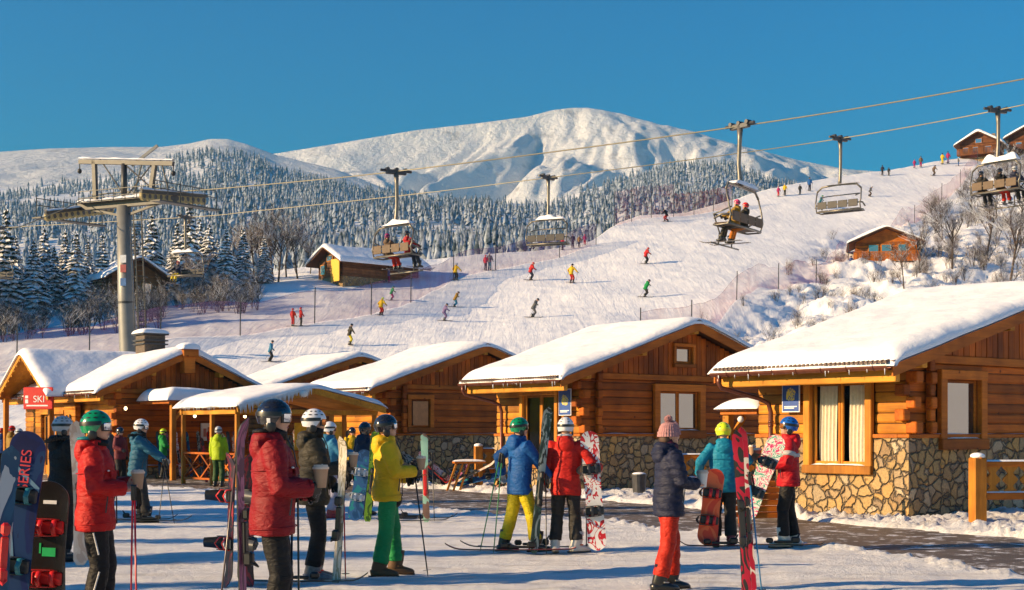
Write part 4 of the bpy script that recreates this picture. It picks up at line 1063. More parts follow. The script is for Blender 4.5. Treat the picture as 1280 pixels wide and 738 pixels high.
def plant(kind, meshes, loc, s, label, cat, group):
    r = empty(kind, loc, random.random()*6.28); r.scale = (s, s, s); tag(r, label, cat, group)
    for me, n_ in zip(meshes, ('trunk', 'crown') if kind == 'bare_tree' else ('stem', 'twigs')):
        o = bpy.data.objects.new(n_, me); COL.objects.link(o); o.parent = r
    return r
for px, py, top in ((318, 352, 270), (348, 354, 262), (372, 350, 272), (334, 346, 280), (292, 358, 300), (256, 372, 318), (388, 345, 292), (228, 378, 312), (300, 352, 272), (326, 350, 264), (358, 348, 268), (342, 352, 274)):
    b = SP(px, py); plant('bare_tree', BARE[px % 3], b, (py-top)/F*b.y/10, 'frosted leafless tree standing between the spruces and the yellow chalet', 'tree', 'leafless trees behind the shaded snow')
random.seed(8)
for i in range(105):
    px = random.uniform(-30, 335); py = random.uniform(372, 402)+(335-px)/335*22+(-8 if px > 240 else 0); b = SP(px, py)
    plant('sapling_clump', SAP[i % 3], b, random.uniform(.32, .62), 'thin leafless sapling clump in the shaded belt below the spruces', 'sapling', 'leafless sapling clumps below the spruces')
for px, py, h in ((1232, 330, 9), (1190, 335, 8), (1262, 350, 10), (1150, 345, 6.5), (1275, 300, 9), (1245, 265, 8), (1215, 275, 6), (1280, 245, 8), (1260, 225, 6), (1178, 300, 5.5), (1130, 362, 5)):
    b = SP(px, py); plant('bare_tree', BARE[(px+1) % 3], b, h/10, 'brown leafless tree among the bushes right of the piste', 'tree', 'leafless trees right of the piste')
n = 0
while n < 230:
    py = random.uniform(205, 430); e = float(interp(py, EDGE)); px = random.uniform(e+8, 1330)
    if py < crest(px)+3 or (1050 < px < 1160 and 270 < py < 330): continue
    if px < 1000 and random.random() < .3: continue
    b = SP(px, py); plant('bush', BUSH[n % 4], b, random.uniform(.35, .85)*(1.25 if px > 1150 else .85), 'leafless frosted bush on the rough slope right of the piste', 'bush', 'bushes on the rough slope right of the piste'); n += 1
# small lone firs on the white shoulder
# off-frame trees and a hut whose long shadows cross the plaza
for x, y, s in ((-26, 24, 1.0), (-33, 17.2, .9), (-38, 12.5, 1.1), (-20, 15.2, .45), (-45, 27, 1.1), (-34, 31, 1.0), (-29, 34.5, .8), (-41, 38, 1.15), (-36, 21, .9), (-34, 10.2, 1.1), (-30, 14.6, .95), (-26, 12.6, .9), (-24, 9.4, .8), (-33, 19.8, 1.2), (-35, 25.6, 1.25)):
    r = empty('spruce_tree', (x, y, -.1), 1.0); r.scale = (s, s, s); tag(r, 'snow laden spruce beside the plaza beyond the left edge', 'tree', 'spruces beyond the left edge')
    for nme, me in (('crown', SPR[1][0]), ('trunk', TRK)):
        o = bpy.data.objects.new(nme, me); COL.objects.link(o); o.parent = r
# ------------------------------------------------------------ safety nets
NETP = mat_net('net_purple', (.26, .12, .24), .36); NETR = mat_net('net_red', (.55, .10, .14), .20)
def net(pts, h, mat, label, poles, dz=0):
    root = empty('safety_net', SP(*pts[0])); tag(root, label, 'safety net'); o0 = SP(*pts[0])
    xs = [p[0] for p in pts]; ys = [p[1] for p in pts]; N = 120
    base = []
    for i in range(N+1):
        px = xs[0]+(xs[-1]-xs[0])*i/N if abs(xs[-1]-xs[0]) > 20 else None
        tt = i/N*(len(pts)-1); k = min(int(tt), len(pts)-2); f_ = tt-k
        base.append(SP(xs[k]+(xs[k+1]-xs[k])*f_, ys[k]+(ys[k+1]-ys[k])*f_)-o0)
    m = MB(); m.grid(lambda u_, v_: base[int(round(u_*N))]+Vector((0, 0, .05+v_*(h+.12*math.sin(u_*60)))), N, 3); m.build('netting', mat, root)
    for i in range(poles+1):
        b = base[int(round(i/poles*N))]; m = MB(); m.tube([b+Vector((0, 0, -.3)), b+Vector((.05, 0, h+.45))], .045, 6); m.build('pole', METD, root)
    m = MB(); m.tube([b+Vector((0, 0, .05+h+.12*math.sin(i/N*60))) for i, b in enumerate(base)], .025, 4); m.build('rope', mat, root)
net([(-60, 470), (20, 462), (110, 455), (198, 434), (297, 426), (390, 410), (467, 394), (515, 374), (568, 345), (620, 332), (700, 318), (745, 303)], 2.5, NETP, 'long purple safety net along the shaded left edge of the piste', 11)
net([(800, 432), (880, 412), (948, 362), (1010, 350), (1060, 325), (1110, 300), (1165, 262), (1195, 238), (1222, 205)], 2.2, NETR, 'pink safety net climbing the right edge of the piste past the cabin', 10)
net([(768, 281), (800, 272), (842, 268)], 4.2, NETR, 'tall red safety net at the crest of the piste', 3)
net([(842, 268), (880, 262), (915, 256)], 3.0, mat_net('net_orange', (.5, .13, .10), .35), 'lower reddish safety net right of the tall one at the crest', 3)
# ------------------------------------------------------------ lift tower
TB = Vector((-20.0, 75, 0)); TP = simple('tower_paint', (.20, .20, .19), .5, .2, var=.12, scale=2); TG = simple('tower_steel', (.05, .05, .05), .5, .4, var=.25, scale=3)
YW = simple('sheave_rubber', (.30, .24, .10), .6, var=.3); CAB = simple('steel_cable', (.24, .22, .16), .5, .3)
tw = empty('lift_tower', TB); tag(tw, 'chairlift tower with cylindrical mast, sheave trains, ladder and maintenance gantry', 'lift tower')
m = MB(); m.tube([(0.2, 0, -1), (.15, 0, 4), (-.10, 0, 8.5), (-.22, 0, 13.4)], [.56, .53, .42, .36], 24); m.build('mast', TP, tw, smooth=True)
m = MB()
for z in (4.2, 8.3, 12.4): m.tube([(.15-.03*z, 0, z), (.15-.03*z, 0, z+.12)], .58-.018*z, 24)
m.parts('mast_flange', TG, tw)
m = MB()
for s in (0, .42): m.tube([(.85+s, -.3, 1), (.55+s, -.3, 8), (.35+s, -.3, 13.2)], .035, 5)
for i in range(46):
    z = 1+i*.265; x = .85-.5*(z-1)/12.2; m.tube([(x, -.3, z), (x+.42, -.3, z)], .018, 4)
for i in range(13):
    z = 2+i*.85; x = .85-.5*(z-1)/12.2+.21; m.tube([(x+.4*math.cos(t), -.3-.7*math.sin(t)*.9, z) for t in [math.pi*j/6 for j in range(7)]], .02, 4)
for a in (.25, .5, .75):
    t = math.pi*a; m.tube([(.85+.21-.5*(z-1)/12.2+.4*math.cos(t), -.3-.63*math.sin(t), z) for z in (2, 7, 12.2)], .018, 4)
m.build('ladder', TG, tw)
AR = Vector((.90, -.43, 0)).normalized(); TR = Vector((.43, .90, 0)).normalized(); top = Vector((-.2, 0, 13.55))
m = MB(); m.beam(top-AR*3.0, top+AR*3.3, .34, .42); m.beam(top-AR*3.0+Vector((0, 0, .0)), top-AR*.4+Vector((0, 0, -.6)), .12, .12); m.beam(top+AR*3.0, top+AR*.4+Vector((0, 0, -.6)), .12, .12); m.build('crossarm', TG, tw)
m = MB(); mt = top+Vector((0, 0, 2.05)); m.tube([top, mt], .16, 8); m.build('upper_mast', TG, tw, smooth=True)
m = MB(); ga = mt-AR*3.0+Vector((0, 0, .35)); gb = mt+AR*3.2+Vector((0, 0, -.25)); m.beam(ga, gb, .20, .22); m.build('gantry', TG, tw)
m = MB(); m.beam(mt+Vector((.4, 0, -.1)), mt+AR*2.0+Vector((0, .6, .9)), .12, .14); m.build('gantry_arm', TP, tw)
m = MB()
for p, q in ((ga+AR*1.0, top-AR*1.9+Vector((0, 0, .2))), (gb-AR*1.2, top+AR*1.7+Vector((0, 0, .2)))): m.beam(p, q, .2, .22)
m.parts('gantry_strut', TG, tw)
m = MB()
for p, q in ((ga+AR*1.4, top+Vector((0, 0, .4))), (mt, top+AR*2.4+Vector((0, 0, .2))), (mt+AR*1.2, top+AR*.5), (mt+AR*2.4, top+AR*3.0), (mt+AR*2, top+AR*.2+Vector((0, 0, .4)))): m.tube([p, q], .04, 5)
m.parts('tie_rod', TG, tw)
m = MB(); m2 = MB()
for s_ in (-1, 1):
    for zz in (.35, .7): m2.beam(top-AR*2.6+TR*.5*s_+Vector((0, 0, zz)), top+AR*2.8+TR*.5*s_+Vector((0, 0, zz)), .035, .035)
    for i in range(8): c_q = top+AR*(-2.6+i*.77)+TR*.5*s_; m2.beam(c_q+Vector((0, 0, .1)), c_q+Vector((0, 0, .7)), .035, .035)
m2.beam(top-AR*2.7+Vector((0, 0, .12)), top+AR*2.9+Vector((0, 0, .12)), 1.0, .04); m2.build('work_platform', TG, tw)
m2 = MB()
for a_, b_ in ((ga, -1.9), (ga, -2.8), (gb, 1.9), (gb, 2.9)):
    m2.tube([a_+Vector((0, 0, -.1)), a_+Vector((0, 0, -.45))], .03, 5); m2.ell(a_+Vector((0, 0, -.5)), (.12, .12, .14), 8, 6)
m2.parts('pulley', METD, tw)
m.grid(lambda u_, v_: ga.lerp(gb, u_)+TR*(v_-.5)*.3+Vector((0, 0, .16+.12*math.sin(math.pi*v_)*(.7+.6*noise.noise((u_*9, 0, 0))))), 30, 6)
m.grid(lambda u_, v_: (top-AR*3.0).lerp(top+AR*3.2, u_)+TR*(v_-.5)*.5+Vector((0, 0, .22+.22*math.sin(math.pi*v_)*(.7+.9*noise.noise((u_*7, 3, 0))))), 30, 6); 
m.parts('snow_cap', SNOW_R, tw, smooth=True)
for side, off, zc, sl_ in ((-1, -2.9, -.1, .22), (1, 3.3, .25, .10)):
    c = top+AR*off+Vector((0, 0, zc))
    st = empty('sheave_train', c); st.parent = tw
    m = MB(); L = 2.6; m.beam(-TR*L+Vector((0, 0, -L*sl_)), TR*L+Vector((0, 0, L*sl_)), .12, .16)
    m.build('sheave_beam', TG, st)
    for i in range(12):
        t = -L+.25+i*(2*L-.5)/11; p = TR*t+Vector((0, 0, t*sl_-.22*1)); w_ = MB()
        n_ = AR*.07; w_.tube([p-n_-AR*.08, p+n_-AR*.08], .235, 14, ref=(0, 0, 1)); w_.mi[-2:] = [0, 0]
        w_.cur = 1; w_.tube([p-n_*1.1-AR*.08, p+n_*1.1-AR*.08], .12, 12, ref=(0, 0, 1)); w_.build('sheave', [YW, METD], st)
    m = MB()  # catwalk with rail
    cw = -AR*.9*(-side)*-1 if False else AR*(.75*side)
    m.beam(cw-TR*L*.95+Vector((0, 0, -.75)), cw+TR*L*.95+Vector((0, 0, -.55)), .6, .07)
    for zz in (0, .35): m.beam(cw-TR*L*.95+Vector((0, 0, -.1+zz)), cw+TR*L*.95+Vector((0, 0, .1+zz)), .04, .04)
    for i in range(6):
        t = -L*.95+i*L*1.9/5; m.beam(cw+TR*t+Vector((0, 0, -.7)), cw+TR*t+Vector((0, 0, .4)), .04, .04)
    m.build('catwalk', TG, st)
    m = MB(); m.grid(lambda u_, v_: TR*(-L+2*L*u_)+AR*(v_-.5)*.3+Vector((0, 0, (-L+2*L*u_)*sl_+.09+.12*math.sin(math.pi*v_)*(.7+.7*noise.noise((u_*6, side, 0))))), 24, 5); m.build('snow_cap', SNOW_R, st, smooth=True)
sgn = MB(); sgn.box((.35, -1.05, 5.0), (1.35, -1.0, 5.62), .01); s_ = sgn.build('warning_sign', WHITE, tw)
m = MB()
for x0 in (.45, .76, 1.07): m.box((x0, -1.062, 5.1), (x0+.2, -1.052, 5.5)); 
m.parts('sign_mark', simple('sign_red', (.55, .06, .05)), s_)
for z, c_ in ((9.9, (.45, .12, .1)), (10.4, (.75, .75, .74)), (9.2, (.1, .2, .4))):
    m = MB(); m.box((-.28, -.46, z), (.02, -.43, z+.4)); m.build('mast_plate', simple('plate_%d' % int(z*10), c_), tw)
# ------------------------------------------------------------ cables
CA = [(-150, 322, 68), (0, 291, 70), (74, 264, 73.5), (130, 243, 77), (240, 238.5, 74), (380, 226.5, 67), (495, 214.5, 60), (700, 189, 56.5), (925, 158, 53), (1100, 131, 50.5), (1290, 97, 48), (1500, 55, 46)]
CB = [(-150, 293, 104), (0, 285, 100), (240, 271.5, 92), (315, 264.5, 89), (500, 245, 82), (685, 222.5, 76), (870, 199, 73), (1050, 173.5, 70), (1247, 138, 62), (1500, 82, 58)]
def dens_line(pts, k=8):
    out = []; v = [P(*p) for p in pts]
    for i in range(len(v)-1):
        p0 = v[max(i-1, 0)]; p1 = v[i]; p2 = v[i+1]; p3 = v[min(i+2, len(v)-1)]
        for j in range(k):
            t = j/k; out.append(.5*((2*p1)+(p2-p0)*t+(2*p0-5*p1+4*p2-p3)*t*t+(3*p1-p0-3*p2+p3)*t**3))
    out.append(v[-1]); return out
for pts, lb in ((CA, 'upper lift cable running from the tower to the top right corner'), (CB, 'lower lift cable crossing behind the tower up to the lodge')):
    m = MB(); m.tube(dens_line(pts), .026, 6); o = m.build('lift_cable', CAB, smooth=True); tag(o, lb, 'cable')
m = MB(); m.tube(dens_line([(165, 267, 77), (238, 243, 72), (232, 240, 72)][:2], 4), .03, 5)
# ------------------------------------------------------------ chairs
CHP = simple('chair_frame', (.17, .155, .13), .4, .5, var=.2); CHS = simple('chair_seat_dark', (.035, .030, .028), .6, var=.3); CHB = simple('chair_pad_tan', (.11, .07, .04), .7, var=.25)
def chair(px, py, Y, rz, label, pad, W=2.3, drop=3.95, snow=.12, bar_up=True):
    r = empty('lift_chair', P(px, py, Y), rz); tag(r, label, 'chairlift chair', 'chairs hanging on the lift cables')
    m = MB(); m.box((-.45, -.09, -.10), (.45, .09, .09), .02); m.tube([(-.7, 0, .04), (.7, 0, .06)], .06, 8)
    for s in (-.4, 0, .4): m.tube([(s, -.12, .1), (s, .12, .1)], .08, 10)
    m.M = None; g = m.build('cable_grip', METD, r); g.rotation_euler = (0, 0, R(70))
    m = MB(); m.tube([(0, 0, 0), (.02, .02, -.5), (.0, .05, -1.4), (0, .0, -2.0), (0, -.05, -2.25)], [.12, .085, .075, .085, .10], 10); m.build('hanger_arm', CHP, r, smooth=True)
    zt = -2.25; zs = -drop+.45; h = W/2; m = MB()
    m.tube([(-h, -.1, zt-.25), (-h+.25, -.08, zt-.03), (0, -.05, zt+.03), (h-.25, -.08, zt-.03), (h, -.1, zt-.25)], .045, 8)
    for s in (-1, 1):
        m.tube([(s*h, -.1, zt-.25), (s*(h+.03), -.22, zt-.8), (s*h, -.28, zs+.3), (s*h, -.18, zs-.02), (s*h*.97, .32, zs-.03), (s*h*.9, .45, zs)], .034, 8)
        m.tube([(s*h*.98, -.25, zs+.32), (s*h*.98, .1, zs+.34), (s*h*.98, .38, zs+.20)], .04, 8)
    m.tube([(-h*.9, .45, zs), (h*.9, .45, zs)], .04, 8); m.tube([(-h, -.28, zs+.30), (h, -.28, zs+.30)], .035, 8); m.tube([(-h, -.2, zs), (h, -.2, zs)], .04, 8)
    m.build('chair_frame', CHP, r, smooth=True)
    m = MB(); k = 4; sw = 2*h*.94/k
    for i in range(k): m.box((-h*.94+i*sw+.02, -.17, zs+.02), (-h*.94+(i+1)*sw-.02, .42, zs+.07), .02)
    m.build('seat', pad, r)
    m = MB()
    for i in range(k): m.box((-h*.94+i*sw+.02, -.32, zs+.12), (-h*.94+(i+1)*sw-.02, -.28, zs+.47), .02)
    m.build('backrest', pad, r)
    # safety bar, raised or lowered
    m = MB()
    for s in (-1, 1):
        if bar_up: m.tube([(s*h*.8, -.25, zs+.65), (s*h*.78, .25, zt-.45), (s*h*.6, .75, zt-.35)], .03, 6)
        else: m.tube([(s*h*.9, -.25, zs+.6), (s*h*.9, .45, zs+.38), (s*h*.4, .55, zs-.2), (s*h*.4, .6, zs-.62)], .03, 6)
    if bar_up: m.tube([(-h*.6, .75, zt-.35), (h*.6, .75, zt-.35)], .03, 6)
    else: m.tube([(-h*.9, .45, zs+.38), (h*.9, .45, zs+.38)], .035, 6); m.tube([(-h*.85, .6, zs-.62), (h*.85, .6, zs-.62)], .03, 6)
    m.build('safety_bar', CHP, r, smooth=True)
    m = MB(); m.grid(lambda u_, v_: ((u_-.5)*W*.72+.2, (v_-.5)*.42-.06, zt+.02+snow*2.2*max(0, math.sin(math.pi*u_)*math.sin(math.pi*v_))**.4*(.8+.7*noise.noise((u_*4+px, v_, 0)))), 18, 8); m.build('snow_cap', SNOW_R, r, smooth=True)
    return r, zs
CH = {}
CH['a'] = chair(495, 215.5, 60, R(-42), 'chair with two riders and tan pads hanging left of centre', CHB, bar_up=False)
CH['b'] = chair(925, 158, 53, R(58), 'chair with a rider in orange trousers whose skis point left', CHB, bar_up=False, snow=.16, W=3.0, drop=4.2)
CH['c'] = chair(685, 222.5, 76, R(-25), 'empty dark chair hanging over the crest of the piste', CHS, bar_up=True)
CH['d'] = chair(1050, 174, 70, R(-38), 'empty chair hanging above the small cabin on the slope', CHS, bar_up=True, snow=.02)
CH['e'] = chair(1247, 138.5, 62, R(-50), 'chair with dark dressed riders and snow on top at the right edge', CHB, bar_up=False, snow=.2)
CH['f'] = chair(232, 272, 92, R(160), 'dark chair carrying one rider in lime trousers behind the tower', CHS, bar_up=True, drop=4.2)
CH['g'] = chair(-4, 285, 98, R(160), 'dark chair cut off by the left edge of the photo', CHS, bar_up=True, drop=3.9)
# ------------------------------------------------------------ people
SKIN = simple('skin', (.55, .30, .20), .5, var=.08, scale=12, bmp=.05); LIPS = simple('lips', (.42, .13, .11), .5); EYEW = simple('eye', (.03, .02, .02), .1)
def V3(*a): return Vector(a)
def ik(a, b, l1, l2, hint):
    d = b-a; L = min(d.length, (l1+l2)*.998); dn = d.normalized(); x = (l1*l1-l2*l2+L*L)/(2*L); h = math.sqrt(max(1e-6, l1*l1-x*x))
    hp = (hint-dn*hint.dot(dn)); hp = hp.normalized() if hp.length > 1e-5 else dn.orthogonal().normalized()
    return a+dn*x+hp*h, a+dn*L
POSE = dict(lean=0, hipz=None, fl=(-.11, .02, 0), fr=(.11, -.02, 0), hl=(-.26, .05, .82), hr=(.26, .05, .82), hyaw=0, hpit=0, kl=(0, 1, 0), kr=(0, 1, 0), el=(-.5, -.6, -.4), er=(.5, -.6, -.4), fdl=0, fdr=0, hip=(0, 0))
def skeleton(pose):
    p = dict(POSE); p.update(pose); fl, fr = V3(*p['fl']), V3(*p['fr'])
    hz_ = p['hipz'] if p['hipz'] is not None else .93
    hip = V3(p['hip'][0], p['hip'][1], hz_); tl = Matrix.Translation(hip) @ Matrix.Rotation(-R(p['lean']), 4, 'X') @ Matrix.Translation(-V3(0, 0, .93))
    J = {'hip': hip, 'T': tl}
    for s, n, f_, k in ((-1, 'l', fl, p['kl']), (1, 'r', fr, p['kr'])):
        h = hip+V3(s*.09, 0, -.02); an = f_+V3(0, 0, .11); kn, an = ik(h, an, .412, .397, V3(*k)); J['h'+n], J['k'+n], J['a'+n] = h, kn, an
    for s, n, e in ((-1, 'l', p['el']), (1, 'r', p['er'])):
        sh = tl @ V3(s*.175, 0, 1.43); w_ = V3(*p['h'+n]); el, w_ = ik(sh, w_, .28, .27, V3(*e)); J['s'+n], J['e'+n], J['w'+n] = sh, el, w_
    J['H'] = tl @ Matrix.Translation(V3(0, .015, 1.545)) @ Matrix.Rotation(-R(p['hyaw']), 4, 'Z') @ Matrix.Rotation(-R(p['hpit']), 4, 'X')   # head base frame
    J['p'] = p; return J
def torso_rings(mb, T, rings, n=20):
    mb.tube([T @ V3(0, yo, z) for z, rx, ry, yo in rings], [(rx, ry) for z, rx, ry, yo in rings], n, ref=(T.to_3x3() @ V3(1, 0, 0)))
def hand(mb, wr, dirv, palm, s, curl=.9, k=1.0):
    """palm + four unequal curled fingers + thumb; dirv along the hand, palm = direction the palm faces"""
    d = dirv.normalized(); pn = (palm-d*palm.dot(d)).normalized(); sd = d.cross(pn)*s   # toward little finger or thumb
    c = wr+d*.045; mb.tube([wr-d*.02, wr+d*.02, wr+d*.055, wr+d*.085], [(.026*k, .02*k), (.036*k, .02*k), (.042*k, .019*k), (.038*k, .016*k)], 10, ref=sd)
    for i, (o, L) in enumerate(((-.030, .062), (-.010, .074), (.010, .070), (.029, .055))):
        b = wr+d*.078+sd*o*k; a1 = .35+curl*.5; p1 = b+(d*math.cos(a1)+pn*math.sin(a1))*L*.45; a2 = a1+curl*.9; p2 = p1+(d*math.cos(a2)+pn*math.sin(a2))*L*.34; a3 = a2+curl*.7; p3 = p2+(d*math.cos(a3)+pn*math.sin(a3))*L*.26
        mb.tube([b-d*.02, b, p1, p2, p3], [.0105*k, .0105*k, .0100*k, .0092*k, .0075*k], 7)
    b = wr+d*.025-sd*.030*k; p1 = b+(d*.55-sd*.75+pn*.3).normalized()*.036; p2 = p1+(d*.6+pn*.8-sd*.1).normalized()*.032; mb.tube([b, p1, p2, p2+(d*.3+pn*.8+sd*.4).normalized()*.02], [.015*k, .0125*k, .011*k, .009*k], 7)
HB = {}
def head_geo(mb, Hm):
    E = lambda c, r, nu=14, nv=10: mb.ell(Hm @ V3(*c), r, nu, nv, Hm.to_3x3())
    E((0, -.012, .125), (.076, .092, .105), 18, 14); E((0, .028, .065), (.055, .062, .065)); E((0, .062, .028), (.028, .026, .022))
    E((0, .082, .10), (.014, .020, .026), 10, 8); E((0, .095, .082), (.016, .016, .012), 10, 8); E((0, .078, .048), (.024, .014, .012), 10, 6)
    E((0, .070, .140), (.050, .016, .012), 12, 6)
    for s in (-1, 1): E((s*.074, -.01, .095), (.010, .020, .032), 8, 8); E((s*.042, .055, .085), (.022, .022, .022), 8, 6)
    mb.tube([Hm @ V3(0, -.02, .08), Hm @ V3(0, -.02, 0), Hm @ V3(0, -.03, -.08)], [.050, .056, .065], 12)
def body_mesh(J, voxel, bare, curl=.9, palm=None):
    mb = MB(); T = J['T']; torso_rings(mb, T, [(.84, .12, .09, 0), (.95, .15, .11, 0), (1.08, .13, .095, 0), (1.25, .15, .11, 0), (1.38, .15, .09, 0), (1.46, .09, .07, 0), (1.50, .06, .06, 0)])
    for n, s in (('l', -1), ('r', 1)):
        mb.tube([J['h'+n]+V3(0, 0, .04), J['h'+n].lerp(J['k'+n], .4), J['k'+n], J['k'+n].lerp(J['a'+n], .35), J['a'+n], J['a'+n]-V3(0, 0, .05)], [.085, .078, .055, .055, .038, .04], 12)
        mb.tube([T @ V3(s*.08, 0, 1.40), J['s'+n], J['e'+n], J['w'+n]], [.055, .052, .040, .028], 10)
        d = (J['w'+n]-J['e'+n]); pl = V3(-s, .2, 0) if palm is None else V3(*palm)
        hand(mb, J['w'+n], d, pl, s, curl, 1.0 if bare else .8)
    head_geo(mb, J['H'])
    return mb
def folds(me, amp, fr, seed, quilt=0):
    kz = 2.6 if quilt else 1.1
    n = len(me.vertices); co = np.empty(n*3, np.float32); me.vertices.foreach_get('co', co); co = co.reshape(-1, 3); no = np.empty(n*3, np.float32); me.vertex_normals.foreach_get('vector', no) if hasattr(me, 'vertex_normals') else me.vertices.foreach_get('normal', no); no = no.reshape(-1, 3)
    a = fbm(co[:, 2]*fr*1.7+co[:, 0]*fr*.8+seed, co[:, 1]*fr*.9+co[:, 0]*fr*.5+seed, 4, .55)+.6*(1-np.abs(fbm(co[:, 2]*fr*kz+seed*2+co[:, 1]*6, co[:, 0]*fr*1.4-co[:, 1]*fr, 3))*2)
    d = a*amp
    if quilt: d = d+(np.abs(np.sin(co[:, 2]*math.pi/quilt+.6*fbm(co[:, 0]*3, co[:, 1]*3, 2)))**.5-.6)*.013
    co = co+no*d[:, None]; me.vertices.foreach_set('co', co.ravel()); me.update()
def jacket_geo(J, spec, sc=1.0):
    T = J['T']; mb = MB(); hem = spec.get('hem', .80); b = spec.get('bulk', 1.0)
    torso_rings(mb, T, [(hem, .200*b, .150*b, -.005), (hem+.05, .205*b, .155*b, -.005), (.95, .195*b, .150*b, -.01), (1.08, .190*b, .140*b, 0), (1.22, .205*b, .150*b, .01), (1.34, .205*b, .142*b, 0), (1.42, .175*b, .115*b, -.005), (1.475, .115, .095, -.01), (1.535, .090, .088, 0), (1.56, .082, .082, 0)], 24)
    for n, s in (('l', -1), ('r', 1)):
        S_, E_, W_ = J['s'+n], J['e'+n], J['w'+n]
        mb.tube([T @ V3(s*.09, 0, 1.38), S_, S_.lerp(E_, .5), E_, E_.lerp(W_, .5), E_.lerp(W_, .93), E_.lerp(W_, .97)], [.085*b, .086*b, .077*b, .072*b, .066*b, .058*b, .054*b], 14)
    if spec.get('hood', 1):
        mb.ell(T @ V3(0, -.108, 1.45), (.118, .066, .105), 16, 12, T.to_3x3()); mb.ell(T @ V3(0, -.07, 1.52), (.112, .095, .050), 16, 10, T.to_3x3())
    return mb
def trouser_geo(J, spec):
    mb = MB(); b = spec.get('tb', 1.0)
    mb.ell(J['hip']+V3(0, -.005, -.01), (.165*b, .125*b, .13), 18, 12)
    for n, s in (('l', -1), ('r', 1)):
        h, k, a = J['h'+n], J['k'+n], J['a'+n]; dn = (a-k).normalized()
        mb.tube([h+V3(-s*.01, 0, .05), h.lerp(k, .35), h.lerp(k, .8), k, k.lerp(a, .3), k.lerp(a, .65), a+dn*-.10, a+dn*-.05], [.098*b, .098*b, .084*b, .080*b, .082*b, .084*b, .088*b, .084*b], 14)
    return mb
def boot_geo(J, n, s, yaw, ski=True):
    a = J['a'+n]; mb = MB(); Ry = Matrix.Translation(a) @ Matrix.Rotation(-R(yaw), 4, 'Z')
    if J['p'].get('toe'): Ry = Ry @ Matrix.Rotation(R(J['p']['toe']), 4, 'X')
    f_ = lambda *c: Ry @ V3(*c)
    mb.tube([f_(0, .030, .17), f_(0, .015, .06), f_(0, -.005, -.02), f_(0, -.01, -.07)], [(.072, .080), (.070, .082), (.062, .082), (.055, .078)], 12, ref=Ry.to_3x3() @ V3(1, 0, 0))
    mb.tube([f_(0, -.095, -.072), f_(0, -.06, -.065), f_(0, .02, -.055), f_(0, .12, -.072), f_(0, .19, -.082), f_(0, .215, -.088)], [(.044, .040), (.058, .052), (.062, .062), (.060, .046), (.050, .034), (.026, .018)], 12, ref=Ry.to_3x3() @ V3(1, 0, 0))
    return mb, Ry
def ell_patch(mb, Hm, c, r, az0, az1, z0, z1, th=.006, nu=20, nv=6):
    """shell patch of an ellipsoid; az measured from +y, z limits in the local frame"""
    def pt(u_, v_, o):
        az = az0+(az1-az0)*u_; z = z0+(z1-z0)*v_; k = math.sqrt(max(.02, 1-((z-c[2])/(r[2]+o))**2))
        return Hm @ V3(c[0]+(r[0]+o)*k*math.sin(az), c[1]+(r[1]+o)*k*math.cos(az), z)
    mb.grid(lambda u_, v_: pt(u_, v_, th), nu, nv); mb.grid(lambda u_, v_: pt(u_, 1-v_, -.002), nu, nv)
    for v0 in (0, 1): mb.grid(lambda u_, v_: pt(u_, v0, th if (v_ > .5) == (v0 == 0) else -.002), nu, 1)
